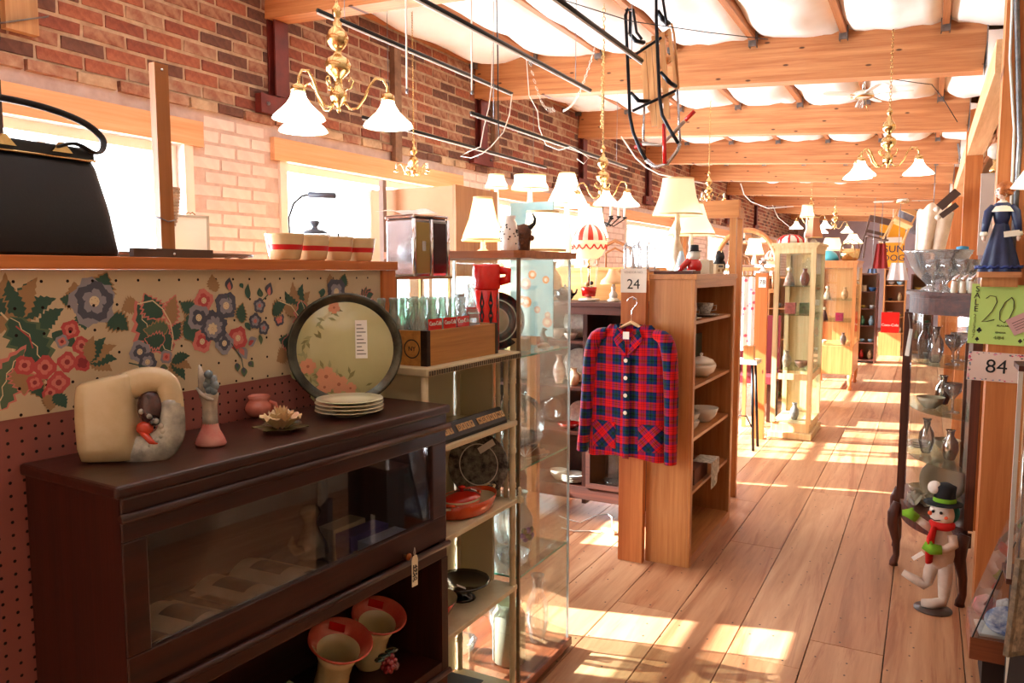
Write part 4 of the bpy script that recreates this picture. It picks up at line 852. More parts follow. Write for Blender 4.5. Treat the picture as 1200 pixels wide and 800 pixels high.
for k in range(12): a = -.9+k*.15; f.add([(0, -.06, .002), (.10*math.sin(a), -.06+.15*math.cos(a), .004+.010*(k % 2)), (.10*math.sin(a+.15), -.06+.15*math.cos(a+.15), .004+.010*((k+1) % 2))], [(0, 1, 2)], k % 2)
f.build('leaf', [PAPER, P('fan_brown', C(170, 110, 62), .7)], pf)
standing_plate('white_plate', 'white plate standing at the left of the paper fan in the glass case', -1.62, 2.70, .906, .10, WHITE, .5)
ut = lathe_thing('floral_vase', 'white vase with a purple flower on the lower glass shelf', 'vase', (-1.44, 2.74, .488), vasep(.055, .26), WHITE)
b = MB(); random.seed(9)
for k in range(9): b.ball((.05*math.cos(-.9+k*.12), .05*math.sin(-.9+k*.12), .09+.02*math.sin(k*2)), .014, 6, 5, k % 2)
b.build('painted_flower', [P('violet_glaze', C(130, 96, 170), .3), P('leaf_glaze', C(70, 110, 70), .3)], ut)
lathe_thing('crystal_decanter', 'clear crystal decanter on the lower glass shelf behind the purple flower vase', 'decanter', (-1.56, 2.82, .488), vasep(.05, .22), CRYST)
lathe_thing('cream_crock_jar', 'cream stoneware jar on the floor of the glass case', 'jar', (-1.45, 2.66, .0555), [(.06, 0), (.068, .01), (.068, .2), (.05, .23), (.054, .25), (.048, .25), (.044, .22), (.0001, .02)], P('stoneware', C(222, 214, 190), .3, col2=C(206, 196, 168), scale=6))
lathe_thing('glass_vase', 'tall frosted glass vase on the floor of the glass case by the aisle', 'vase', (-1.42, 2.86, .0555), vasep(.05, .30), CRYST)
# ---- china cabinet
HX0, HX1, HY0, HY1 = -2.72, -1.55, 4.66, 5.02
ch = thing('china_cabinet', 'dark mahogany china cabinet with open shelves behind the jacket', 'cabinet', (HX0, HY0, 0)); HW = HX1-HX0; HD = HY1-HY0
MB().box(-.02, HW+.02, -.02, HD, 1.42, 1.45).build('top_board', WALNX, ch, bevel=.004)
for x in (0, .735, HW-.03): MB().box(x, x+.03, -.0, HD, .10, 1.4195).build('upright', MAHOGZ, ch)
MB().box(.03, HW-.03, HD-.01, HD-.001, .2, 1.419).build('back_panel', MAHOG, ch)
for z in (1.17, .86, .56): MB().box(.031, .734, .0, HD-.011, z, z+.018).build('shelf_board', MAHOG, ch)
for z in (1.17, .86, .56): MB().box(.766, HW-.031, .0, HD-.011, z, z+.018).build('shelf_board', MAHOG, ch)
MB().box(.031, .734, .0, HD-.011, .18, .2).box(.766, HW-.031, 0, HD-.011, .18, .2).build('floor_board', MAHOG, ch)
MB().box(-.01, HW+.01, -.012, -.001, .13, .215).build('bottom_rail', WALNX, ch); MB().box(-.01, HW+.01, -.012, -.001, 1.37, 1.4195).build('top_rail', WALNX, ch)
for x in (.02, HW-.05):
    for y in (0.01, HD-.05): MB().lathe([(.015, 0), (.02, .03), (.028, .08), (.03, .1)], (x+.015, y+.02, 0), 12).build('leg', MAHOGZ, ch)
dr = MB().box(.77, .80, -.02, -.0125, .216, .56).box(HW-.03, HW, -.02, -.0125, .216, .56).box(.80, HW-.03, -.02, -.0125, .216, .25).box(.80, HW-.03, -.02, -.0125, .53, .56).build('door', WALNX, ch); MB().box(.80, HW-.03, -.017, -.015, .25, .53).build('pane', GLASS, dr)
SAG = P('floral_china', C(222, 216, 200), .2, col2=C(190, 176, 164), scale=40, coat=.4)
for k, (px_, z, r, lb) in enumerate(((675, 1.1885, .115, 'floral china plate standing on the top shelf of the dark cabinet'), (675, .8785, .12, 'speckled china plate standing on the middle shelf of the dark cabinet'), (677, .5785, .085, 'small gilt edged plate standing on the lower shelf of the dark cabinet'))):
    p_ = at(px_, 400, Y=4.86); standing_plate('china_plate', lb, p_.x, 4.90, z, r, SAG, 0, 'plates in the dark cabinet')
cream_j = P('cream_jug', C(228, 206, 170), .2, coat=.4)
p_ = at(672, 400, Y=4.75); j = lathe_thing('cream_jug', 'small cream jug in front of the speckled plate in the dark cabinet', 'jug', (p_.x, 4.76, .8785), vasep(.045, .12), cream_j); MB().tube([(.03, 0, .09), (.06, 0, .08), (.055, 0, .04), (.04, 0, .03)], .005, 8).build('handle', cream_j, j)
p_ = at(668, 400, Y=4.75); lathe_thing('duck_dish', 'round painted dish in front of the floral plate on the top shelf', 'dish', (p_.x, 4.76, 1.1885), bowlp(.05, .05), SAG)
p_ = at(667, 400, Y=4.75); lathe_thing('red_glass_dish', 'ruby red glass dish on the lower shelf of the dark cabinet', 'dish', (p_.x, 4.76, .5785), bowlp(.08, .04), P('ruby_glass', C(150, 20, 18), .1, coat=.8), wav=.04, k=12)
for k in range(4): o = tag(bpy.data.objects.new('stacked_plate', plate_mesh(.085, .014, WHITE)), 'white plate in the stack at the cabinet bottom, %s' % ('lowest', 'second', 'third', 'topmost')[k], 'plate', 'white plate stack in the dark cabinet'); COL.objects.link(o); o.location = (at(672, 560, Y=4.8).x, 4.80, .2005+.0125*k)
tr_ = bx('silver_serving_tray', 'silver serving tray standing behind the cabinet glass under the jacket', 'tray', (-1.77, 4.9, .2005), (.24, .02, .2), P('tarnished_silver', C(176, 168, 150), .25, .9, C(120, 112, 96), 10)); lathe_thing('glass_dish', 'pressed glass dish in front of the silver tray behind the cabinet glass', 'dish', (-1.80, 4.78, .2005), bowlp(.07, .05), CRYST)
# things on its top: balloon lamp, teapots, vase
zc = 1.4505
bp_ = at(690, 354, Y=4.82); bl = thing('balloon_lamp', 'red and white striped hot-air balloon lamp with a red basket on the dark cabinet', 'lamp', (bp_.x, 4.82, zc)); k_ = px((bp_.x, 4.82, 1.7))
b = MB(); R0 = .116
for i in range(20):
    a0 = 2*pi*i/20; b.lathe([(max(.001, R0*math.sin(t)), .40-R0*math.cos(t)*-1) for t in [pi*j/18 for j in range(0, 10)]], n=2, mi=i % 2, a0=a0, a1=a0+2*pi/20, closed=False)
b.build('balloon_top', [P('balloon_orange_red', C(222, 62, 34), .5), P('balloon_white', C(244, 230, 212), .5)], bl)
MB().lathe([(R0, .405), (R0*1.04, .40), (R0*1.04, .385), (R0, .38), (R0*.93, .345), (R0*.75, .305), (R0*.45, .283), (.0001, .279)], n=40, closed=False).build('balloon_skirt', shade_mat('balloon_cream', C(250, 226, 190), .25), bl)
b = MB()
for i in range(14):
    a0 = 2*pi*i/14; b.tube([((R0*1.0)*math.cos(a0+t*.44), (R0*1.0)*math.sin(a0+t*.44), .378-.03*math.sin(pi*t)) for t in (0, .25, .5, .75, 1)], .005, 6)
b.build('swag_trim', P('balloon_orange_red', None) if False else MC['balloon_orange_red'], bl)
b = MB()
for i in range(6): a = i*pi/3; b.tube([(R0*.6*math.cos(a), R0*.6*math.sin(a), .29), (.05*math.cos(a), .05*math.sin(a), .095)], .0015, 5)
b.build('ropes', CORD, bl); MB().lathe([(.006, .10), (.006, .29)], n=8).lathe([(.014, .22), (.014, .275)], n=12).build('stem', BRASS, bl)
b = MB(); b.lathe([(.042, .032), (.050, .075), (.052, .095), (.048, .095), (.045, .07), (.0001, .04)], n=28, wav=.03, k=14); b.build('basket', REDP, bl)
for x, m, hh in ((-.016, P('figure_blonde', C(226, 190, 140), .6), .115), (.018, P('figure_dark_hair', C(40, 30, 28), .6), .122)): MB().lathe([(.010, .06), (.013, .085), (.008, .10)], (x, 0, 0), 12).build('figure_body', P('figure_green', C(90, 140, 110), .6), bl); MB().ball((x, 0, hh), .014, 12, 8, 0).build('figure_head', m, bl)
MB().lathe([(.075, .006), (.07, .018), (.02, .022), (.018, .032), (.0001, .032)], n=32).build('base', WHITE, bl); MB().box(-.05, -.03, -.012, .012, 0, .006).box(.03, .05, -.012, .012, 0, .006).box(-.01, .01, .03, .05, 0, .006).build('feet', BLACK, bl)
def teapot(loc, lb, mat, s=1, rz=0):
    t = thing('teapot', lb, 'teapot', loc, rz); MB().lathe([(.04*s, 0), (.062*s, .02*s), (.07*s, .05*s), (.06*s, .08*s), (.035*s, .095*s)], n=24).build('body', mat, t); MB().lathe([(.036*s, .096*s), (.02*s, .106*s), (.006*s, .11*s), (.009*s, .12*s), (.0001, .126*s)], n=16).build('lid', mat, t)
    MB().tube([(.06*s, 0, .04*s), (.09*s, 0, .06*s), (.10*s, 0, .09*s)], [.012*s, .008*s, .006*s], 8).build('spout', mat, t); MB().tube([(-.055*s, 0, .075*s), (-.095*s, 0, .08*s), (-.095*s, 0, .035*s), (-.06*s, 0, .03*s)], .006*s, 8).build('handle', mat, t); return t
teapot((at(662, 354, Y=4.8).x, 4.80, zc), 'black teapot on the dark cabinet beside the balloon lamp', P('black_glaze', C(26, 26, 30), .12, coat=.6), .9)
teapot((at(630, 352, Y=4.80).x, 4.80, zc), 'blue-grey teapot on the dark cabinet seen through the glass case', P('blue_grey_pot', C(74, 92, 120), .3), 1.05, pi)
lathe_thing('floral_jardiniere', 'cream floral vase on the dark cabinet behind the glass case', 'vase', (at(645, 350, Y=4.93).x, 4.94, zc), vasep(.08, .27), P('floral_vase_glaze', C(236, 216, 176), .3, col2=C(210, 160, 110), scale=26))
p_ = at(720, 350, Y=4.9); 
# white cord and power strip on the floor below
o = MB().box(-.05, .05, -.018, .018, 0, .022).build('power_strip', WHITE, loc=at(714, 624, Z=.001), rot=(0, 0, -.3), bevel=.003); tag(o, 'white power strip on the floor beside the pale timber post', 'power strip')
o = MB().tube([at(x, y, Z=z) for x, y, z in ((658, 618, .006), (672, 622, .006), (690, 622, .006), (704, 623, .01), (703, 623, .012))], .004, 6).tube([at(x, y, Z=z) for x, y, z in ((718, 622, .026), (717, 606, .05), (712, 602, .03), (698, 604, .006), (680, 612, .006), (664, 608, .006), (655, 604, .006))], .004, 6).build('extension_lead', CORD); tag(o, 'white cords trailing from the power strip under the dark cabinet', 'cord')
# ---- bookcase by the aisle, with post 24
KX0, KX1, KY0, KY1, KZ = -1.36, -1.105, 4.125, 5.12, 1.635
kc = thing('oak_bookcase', 'golden oak bookcase open to the aisle with dishes, behind the plaid jacket', 'bookcase', (KX1, KY0, 0)); KW = KX1-KX0; KL = KY1-KY0
MB().box(-KW, .012, -.012, KL, KZ-.03, KZ).build('top_board', OAKX, kc, bevel=.003)
MB().box(-KW, -.018, .0, .02, .0, KZ-.0305).build('end_panel', OAK, kc); MB().box(-KW, -.018, KL-.02, KL, .0, KZ-.0305).build('end_panel', OAK, kc)
MB().box(-KW, -KW+.008, .0205, KL-.0205, .0, KZ-.031).build('back_panel', wood('dark_oak_back', C(92, 44, 18), C(124, 66, 30), 'z', 1), kc)
for y0, y1 in ((0, .04), (KL-.04, KL)): MB().box(-.0175, 0, y0, y1, 0, KZ-.0305).build('face_stile', OAK, kc, bevel=.002)
MB().box(-.0175, 0, .0405, KL-.0405, KZ-.075, KZ-.0305).build('face_rail', OAKX, kc); MB().box(-.0175, 0, .0405, KL-.0405, 0, .055).build('face_rail', OAKX, kc)
SHZ = (1.375, 1.01, .715, .41, .055)
for z in SHZ: MB().box(-KW+.009, -.0178, .0205, KL-.0205, z-.018, z).build('shelf_board', OAKX, kc)
x_ = -1.20
TRP = P('blue_transfer_china', C(226, 222, 210), .2, col2=C(150, 146, 140), scale=60, coat=.4)
def cup(loc, lb, mat, s=1, grp=None, rz=0, saucer=True):
    t = thing('teacup', lb, 'cup', loc, rz, grp)
    if saucer: MB().lathe(platep(.07*s, .01*s), n=24).build('saucer', mat, t)
    z = .011*s if saucer else 0
    MB().lathe([(.02*s, z), (.024*s, z+.004*s), (.036*s, z+.03*s), (.042*s, z+.055*s), (.039*s, z+.055*s), (.03*s, z+.02*s), (.0001, z+.006*s)], n=24).build('cup', mat, t); MB().tube([(.034*s, 0, z+.042*s), (.056*s, 0, z+.045*s), (.054*s, 0, z+.022*s), (.032*s, 0, z+.018*s)], .003*s, 6).build('handle', mat, t)
for k, (y, s) in enumerate(((4.24, .9), (4.38, 1), (4.72, 1.25))): cup((x_, y, SHZ[0]), ['patterned teacup nearest the camera on the bookcase top shelf', 'second patterned teacup on the bookcase top shelf', 'larger patterned teacup on its saucer deeper in the top shelf'][k], TRP, s, 'teacups in the oak bookcase')
tu = lathe_thing('soup_tureen', 'white lidded soup tureen on the second shelf of the oak bookcase', 'tureen', (x_, 4.66, SHZ[1]+.0005), [(.05, 0), (.055, .01), (.09, .03), (.105, .065), (.10, .08)], WHITE, sx=.85, sy=1.15); MB().lathe([(.102, .0805), (.08, .105), (.03, .122), (.008, .126), (.014, .14), (.0001, .148)], n=28, sx=.85, sy=1.15).build('lid', WHITE, tu)
lathe_thing('small_white_dish', 'small white dish near the front end of the second bookcase shelf', 'dish', (x_, 4.33, SHZ[1]), bowlp(.05, .03), WHITE)
for k in range(4): o = tag(bpy.data.objects.new('side_plate', plate_mesh(.07, .01, TRP)), 'small plate in the bookcase stack, %s' % ('bottom one', 'second from the bottom', 'second from the top', 'top one')[k], 'plate', 'small plates stacked in the oak bookcase'); COL.objects.link(o); o.location = (x_-.01, 4.27, SHZ[2]+.013*k)
for k in range(2): lathe_thing('white_bowl', ['lower white bowl on the third bookcase shelf', 'upper white bowl nested on the lower one in the bookcase'][k], 'bowl', (x_-.01, 4.44, SHZ[2]+.045*k), bowlp(.065, .06), WHITE, grp='white bowls in the oak bookcase')
lathe_thing('wide_white_bowl', 'wide white bowl deeper on the third bookcase shelf', 'bowl', (x_, 4.75, SHZ[2]), bowlp(.09, .09), WHITE)
bx('framed_picture', 'dark green framed picture standing at the far end of the second bookcase shelf', 'picture', (-1.30, 4.93, SHZ[1]), (.015, .2, .24), P('dark_green_print', C(64, 66, 44), .5, col2=C(38, 36, 28), scale=12))
bx('brown_box', 'low brown box under the folded tea towel in the oak bookcase', 'box', (-1.22, 4.5, SHZ[3]), (.15, .3, .09), P('brown_card', C(104, 54, 30), .7))
tt = thing('tea_towel', 'white printed tea towel hanging over the lower bookcase shelf', 'towel', (-1.12, 4.62, SHZ[3]+.098))
MB().sheet(lambda u, v: (.028+.012*math.sin(u*5)*v, -.09+.2*u+.05*v*u, -.0-.16*v*(1-.35*u)), 8, 8).sheet(lambda u, v: (.028-.12*v, -.09+.2*u, .0), 4, 2).build('cloth', P('printed_linen', C(226, 218, 200), .9, col2=C(150, 146, 130), scale=38), tt)
# post 24 with its sign
po = thing('sign_post', 'pale orange timber post at the end of the oak bookcase carrying sign 24', 'post', (-1.432, 4.095, 0)); MB().box(-.073, .07, -.025, .025, 0, 1.60).build('post', FIRZ, po)
s24 = thing('vendor_sign', 'white card sign reading 24 at the top of the orange post', 'sign', (-1.432, 4.066, 1.600))
SGW = .148; MB().box(-SGW/2, SGW/2, -.002, .002, -.066, .066).build('card', PAPER, s24); text('24', .078, INK, s24, (0, -.0028, -.022), (pi/2, 0, 0), 'number'); text('VENDOR NO.', .018, P('pale_grey_ink', C(176, 170, 160), .8), s24, (0, -.0028, .045), (pi/2, 0, 0), 'heading')
# ---- plaid jacket on a hanger
def plaid():
    m, t, b = nt('red_tartan_wool')
    co = t.nodes.new('ShaderNodeTexCoord'); sx = t.nodes.new('ShaderNodeSeparateXYZ'); t.links.new(co.outputs['UV'], sx.inputs[0])
    def stripes(out, off):
        a = t.nodes.new('ShaderNodeMath'); a.operation = 'MULTIPLY_ADD'; a.inputs[1].default_value = 1/.098; a.inputs[2].default_value = off
        f_ = t.nodes.new('ShaderNodeMath'); f_.operation = 'FRACT'; t.links.new(out, a.inputs[0]); t.links.new(a.outputs[0], f_.inputs[0])
        red, dk, nv, gr_ = C(206, 18, 22), C(14, 12, 26), C(22, 32, 96), C(16, 62, 44)
        r = ramp(t, f_.outputs[0], [(0, red), (.10, dk), (.125, red), (.21, dk), (.235, red), (.36, nv), (.52, gr_), (.60, dk), (.66, gr_), (.74, nv), (.88, dk), (.93, red)]); t.nodes[-1]
        for n in t.nodes:
            if n.type == 'VALTORGB': n.color_ramp.interpolation = 'CONSTANT'
        return r
    c1 = stripes(sx.outputs[0], .27); c2 = stripes(sx.outputs[1], .10)
    ck = t.nodes.new('ShaderNodeMix'); ck.data_type = 'RGBA'; ck.inputs[0].default_value = .5; t.links.new(c1, ck.inputs[6]); t.links.new(c2, ck.inputs[7])
    t.links.new(ck.outputs[2], b.inputs['Base Color']); b.inputs['Roughness'].default_value = .95; b.inputs['Specular IOR Level'].default_value = .15; b.inputs['Sheen Weight'].default_value = .15
    return m
TART = plaid()
def uvset(o, fn):
    me = o.data; uv = me.uv_layers.new(name='cloth')
    for l in me.loops: v = me.vertices[l.vertex_index].co; uv.data[l.index].uv = fn(v)
    return o
jp = at(738, 378, Y=3.99); jk = thing('plaid_jacket', 'red, navy and green plaid wool jacket on a wooden hanger on the post', 'jacket', (jp.x, 4.005, .625))
q = px(jp); JH = .735
def body(u, v):   # u round the front from left to right, v up; front sheet bows towards the camera
    hw = .240-.022*v
    if v > .86: hw = .240-.022*v-(v-.86)/.14*.100
    x = (u-.5)*2*hw; z = v*JH*(1-.0*abs(u-.5))
    d = .045*math.cos((u-.5)*pi*.96)**.8+.010*math.sin(u*17+v*2)*(1-v)+.004*math.sin(u*31)
    return (x, -d, z-(.010*math.cos(u*7) if v < .05 else 0))
def neck(u, v):
    x, y, z = body(u, v); c = max(0, 1-abs(x)/.075); return (x, y, z-(.05*c if v > .9 else 0)*(v-.9)/.1)
f = MB().sheet(neck, 40, 30); bkf = MB().sheet(lambda u, v: (lambda p: (p[0], .035-p[1]*.3-.03, p[2]))(body(1-u, v)), 30, 20)
o = f.build('front', TART, jk); uvset(o, lambda v: (v.x, v.z)); o = bkf.build('back', TART, jk); uvset(o, lambda v: (v.x, v.z))
for s_ in (-1, 1):
    pts = smooth([(s_*.135, .0, JH-.045), (s_*.195, -.004, JH-.075), (s_*.226, -.010, JH-.17), (s_*.240, -.018, .36), (s_*(.252 if s_ < 0 else .243), -.022, .18), (s_*(.272 if s_ < 0 else .243), -.02, .012 if s_ < 0 else -.01)], 3)
    b = MB().tube(pts, [.034+.018*min(1, i/3)-.012*max(0, i-5)/10 for i in range(16)], 16, flat=.8, cap=False); o = b.build('sleeve', TART, jk); uvset(o, lambda v, s_=s_: (v.x*.9+.04*s_, v.z+.02))
    cl_ = MB(); cl_.add([(s_*.004, -.062, JH-.17), (s_*.055, -.054, JH-.12), (s_*.085, -.045, JH-.075), (s_*.06, -.045, JH-.015), (s_*.025, -.040, JH-.04)], [(0, 1, 2, 3, 4)] if s_ > 0 else [(4, 3, 2, 1, 0)]); cl_.sheet(lambda u, v, s_=s_: (s_*(.02+.05*math.sin(u*pi/2)), -.045+.07*u, JH-.045+.05*u*(1-v)-.01*v*(1-u)), 6, 4)
    o = cl_.build('lapel', TART, jk); uvset(o, lambda v: (v.x*.7+v.z*.7, v.z*.7-v.x*.7)); so = o.modifiers.new('t', 'SOLIDIFY'); so.thickness = .003
    pk_ = MB(); cx = s_*.135; n = 10
    def pf_(u, v, cx=cx): 
        uu = (cx-.07+.14*u)/(2*.236)+.5; x, y, z = body(min(1, max(0, uu)), .06+.20*v); return (cx-.07+.14*u, y-.004, .045+.15*v)
    pk_.sheet(pf_, 8, 8); o = pk_.build('patch_pocket', TART, jk); uvset(o, lambda v: ((v.x+v.z)*.72, (v.z-v.x)*.72)); so = o.modifiers.new('t', 'SOLIDIFY'); so.thickness = .003
pl = MB().sheet(lambda u, v: (-.006-.012+.036*u, -.0555-.002, .0+.56*v), 2, 20); o = pl.build('placket', TART, jk); uvset(o, lambda v: (v.x+.03, v.z)); so = o.modifiers.new('t', 'SOLIDIFY'); so.thickness = .003
for k in range(4): MB().lathe([(.010, 0), (.0115, .003), (.009, .004), (.0001, .003)], n=14, T=Matrix.Translation((-.004, -.0585, .255+k*.096)) @ Matrix.Rotation(pi/2, 4, 'X')).build('button', P('pearl_button', C(240, 230, 210), .2, coat=.5), jk)
MB().box(-.02, .015, -.066, -.064, JH-.075, JH-.035).build('price_slip', PAPER, jk, rot=(0, 0, 0))
hg = thing('wooden_hanger', 'pale wooden coat hanger with a chrome hook holding the plaid jacket', 'hanger', (jp.x, 4.02, .625+JH))
b = MB(); b.tube([(-.11, 0, -.05), (-.06, 0, -.018), (0, -.004, .012), (.06, 0, -.018), (.11, 0, -.05)], [.008, .013, .018, .013, .008], 10, flat=.6); b.build('shoulder_bar', P('pale_beech', C(226, 190, 140), .4), hg)
MB().tube([(0, -.004, .02), (0, 0, .075), (.014, 0, .095), (.03, 0, .115), (.026, 0, .14), (.004, 0, .152), (-.02, 0, .142), (-.028, 0, .122)], .0028, 8).build('hook', CHROME, hg)
pg_ = MB().lathe([(.004, 0), (.004, .03)], n=8, T=Matrix.Translation((0, .0, 0)) @ Matrix.Rotation(pi/2, 4, 'X')).build('wall_peg', STEEL, loc=(jp.x+.004, 4.069, .625+JH+.140)); tag(pg_, 'steel peg in the post that the coat hanger hangs from', 'peg')
# ---- on top of the oak bookcase
zk = KZ+.0005
ba = thing('apothecary_bottles_tray', 'dark wooden tray at the left top of the oak bookcase', 'tray', (-1.46, 4.26, 0)) if False else None
tr2 = bx('wooden_tray', 'dark red-brown wooden tray on the oak bookcase beside the snowman', 'tray', (-1.235, 4.23, zk), (.22, .16, .018), WALNX)
for k, (x, y, r, h_) in enumerate(((745, 4.12, .036, .17), (757, 4.18, .034, .19), (752, 4.08, .030, .15), (767, 4.14, .028, .15))):
    pass
sf = thing('corner_shelf', 'narrow wooden ledge behind sign 24 holding the clear glass jars', 'shelf', (-1.45, 4.22, 0)); MB().box(-.09, .085, -.09, .10, 1.645, 1.662).build('board', OAKX, sf); MB().box(-.07, -.05, -.06, .08, 1.40, 1.6445).box(.0, .02, -.06, .08, 1.40, 1.6445).build('bracket', OAK, sf)
JG = glassy('jar_glass', (.95, .96, .97, 1), .14, .05, .8, .12)
for k, (x, y, r, h_) in enumerate(((-1.50, 4.19, .036, .19), (-1.425, 4.20, .034, .21), (-1.49, 4.275, .034, .17), (-1.405, 4.28, .030, .18))):
    t = lathe_thing('glass_jar', 'tall clear glass jar on the ledge above sign 24, %s' % ('front left of the four', 'front right of the four', 'rear left of the four', 'rear right of the four')[k], 'jar', (x, y, 1.6625), [(r*.9, 0), (r, .004), (r, h_*.7), (r*.5, h_*.82), (r*.5, h_*.9), (r*.6, h_*.92)], JG, 20, 'clear glass jars above sign 24')
    MB().lathe([(r*.55, h_*.925), (r*.55, h_*.95), (r*.2, h_*.97), (r*.3, h_), (.0001, h_*1.04)], n=14).build('stopper', JG, t)
def lamp(name, lb, loc, sh, base, mat_s, mat_b, n=32, wav=0, k=0, rot=None, sq_=False, part='base'):
    """sh = (r_top, r_bottom, z_bottom, z_top); base = profile"""
    t = thing(name, lb, 'lamp', loc, 0, rot=rot); r0, r1, z0, z1 = sh
    if base: MB().lathe(base, n=20).build(part, mat_b, t); MB().lathe([(.004, base[-1][1]), (.004, z1-.01)], n=6).build('rod', BRASS, t)
    nn = 4 if sq_ else n
    MB().lathe([(r1, z0), (r1*.93+r0*.07, z0+.02), (r0*.5+r1*.44, (z0+z1)*.5), (r0, z1)], n=nn, wav=wav, k=k, smooth=not sq_, closed=False).build('lamp_shade', mat_s, t)
    for ra, za in ((r1, z0+.001), (r0, z1-.001)): MB().lathe([(ra+.002, za-.005), (ra+.002, za+.005)], n=nn, closed=False, smooth=not sq_).build('trim_band', P('shade_trim', C(236, 206, 146), .6), t)
    return t
def turned(h_, r=.05): return [(r*1.3, 0), (r*1.4, .01), (r*.7, .03), (r*.45, h_*.15), (r*.9, h_*.28), (r*.95, h_*.4), (r*.5, h_*.55), (r*.35, h_*.65), (r*.55, h_*.75), (r*.4, h_*.85), (r*.3, h_)]
SHP = shade_mat('parchment_shade', C(246, 226, 192), .25); SHW = shade_mat('glowing_white_shade', C(255, 244, 218), 1.1); SHC = shade_mat('cream_cloth_shade', C(244, 232, 204), .35); SHY = shade_mat('warm_lit_shade', C(255, 228, 164), 1.0)
p_ = at(793, 300, Y=4.62); k_ = px(p_)
lamp('parchment_lamp', 'tall white lamp with a stained parchment shade on the oak bookcase', (p_.x, 4.62, zk), (.092, .148, .355, .57), turned(.36, .042), shade_mat('stained_parchment', C(244, 222, 190), .22), P('aged_white_paint', C(236, 224, 200), .4, col2=C(214, 190, 150), scale=20))
p_ = at(811, 300, Y=4.98); lamp('green_white_lamp', 'smaller lamp with a cream shade behind the parchment lamp', (p_.x, 4.95, zk), (.07, .15, .25, .45), turned(.26, .03), SHC, WHITE)
sn = thing('snowman_ornament', 'snowman ornament in a red coat and black hat beside a pale blue cone', 'figurine', (at(797, 316, Y=4.24).x+.0, 4.26, zk+.0), .0)
sn.location = (-1.175, 4.36, zk)
b = MB().ball((0, 0, .045), .045, 16, 10, 0).ball((0, 0, .105), .034, 16, 10, 1); b.build('body', [REDP, WHITE], sn); MB().lathe([(.04, .128), (.04, .132), (.024, .133), (.022, .165), (.0001, .167)], n=20).build('top_hat', BLACK, sn); MB().tube([(-.02, -.03, .08), (-.055, -.045, .04), (-.07, -.05, .01)], [.018, .016, .014], 10).build('sleeve', REDP, sn)
lathe_thing('pale_blue_cone', 'pale blue cone shaped ornament left of the snowman', 'ornament', (-1.262, 4.40, zk), [(.045, 0), (.042, .01), (.02, .09), (.01, .13), (.0001, .135)], P('pale_blue_glaze', C(184, 214, 224), .3))
bx('toy_house_box', 'cream house shaped box with a rounded roof right of the snowman', 'box', (-1.17, 4.60, zk), (.07, .09, .085), P('putty_plastic', C(206, 194, 166), .5)); 
hr = MB().lathe([(.045, -.035), (.045, .035)], n=20, T=Matrix.Rotation(pi/2, 4, 'Y'), a0=0, a1=2*pi)
rd = thing('pocket_radio', 'small cream pocket radio with two round dials on the oak bookcase', 'radio', (-1.15, 4.80, zk), -.15); MB().box(-.022, .022, -.06, .06, 0, .06).build('case', P('ivory_plastic', C(214, 200, 166), .5), rd, bevel=.004); MB().box(.022, .024, -.035, .035, .04, .052).build('dial_window', BLACK, rd)
for y in (-.03, .035): MB().lathe([(.010, 0), (.010, .004), (.0001, .005)], n=14, T=Matrix.Translation((.022, y, .022)) @ Matrix.Rotation(pi/2, 4, 'Y')).build('dial', BRB, rd)
ct = thing('black_cat_figure', 'black cat figure with a curled tail at the far end of the oak bookcase', 'figurine', (-1.18, 4.98, zk), .3); MB().ball((0, 0, .05), .05, 14, 9, 0, None, .8, 1.1, 1).tube([(0, .04, .06), (0, .055, .11), (0, .03, .14), (0, .01, .135)], [.02, .016, .011, .006], 8).ball((0, -.035, .105), .03, 12, 8).build('body', P('black_velvet', C(24, 22, 26), .7), ct); MB().lathe([(.012, .12), (.0001, .15)], (-.015, -.035, 0), 6).lathe([(.012, .12), (.0001, .15)], (.015, -.035, 0), 6).build('ears', P('black_velvet', None) if False else MC['black_velvet'], ct)
bx('white_notecard', 'white card lying at the front edge of the oak bookcase top', 'card', (-1.16, 4.20, zk+.0185), (.07, .05, .003), PAPER, .3)

# more glass and china in the two glass fronted cabinets
k_ = 0
for (x, y, z, kd, lb) in ((-1.72, 2.72, 1.336, 'v', 'crystal vase at the back left of the top glass shelf'), (-1.60, 2.84, 1.336, 'b', 'pressed glass bowl beside the crystal vase on the top glass shelf'), (-1.42, 2.60, .906, 'g', 'crystal glass nearest the brown corner post in the glass case'), (-1.50, 2.62, .906, 'g', 'second crystal glass from the brown corner post'), (-1.74, 2.82, .906, 'v', 'tall crystal vase at the back of the second glass shelf'),
    (-1.40, 2.60, .488, 'b', 'glass bowl by the brown corner post on the lower glass shelf'), (-1.70, 2.66, .488, 'v', 'crystal vase at the left of the lower glass shelf'), (-1.60, 2.84, .0555, 'v', 'large crystal vase on the floor of the glass case, at the back'), (-1.66, 2.62, .0555, 'b', 'pressed glass bowl on the floor of the glass case')):
    lathe_thing({'v': 'crystal_vase', 'b': 'pressed_glass_bowl', 'g': 'crystal_glass'}[kd], lb, {'v': 'vase', 'b': 'bowl', 'g': 'glass'}[kd], (x, y, z), {'v': vasep(.045, .22), 'b': bowlp(.07, .06), 'g': [(.03, 0), (.005, .01), (.005, .06), (.03, .09), (.033, .13), (.03, .13), (.0001, .07)]}[kd], CRYST, 20, wav=.02, k=10)
BGC = P('sage_china', C(150, 160, 140), .2, coat=.4); RBC = P('rose_china', C(200, 140, 130), .2, col2=C(226, 206, 190), scale=30, coat=.4)
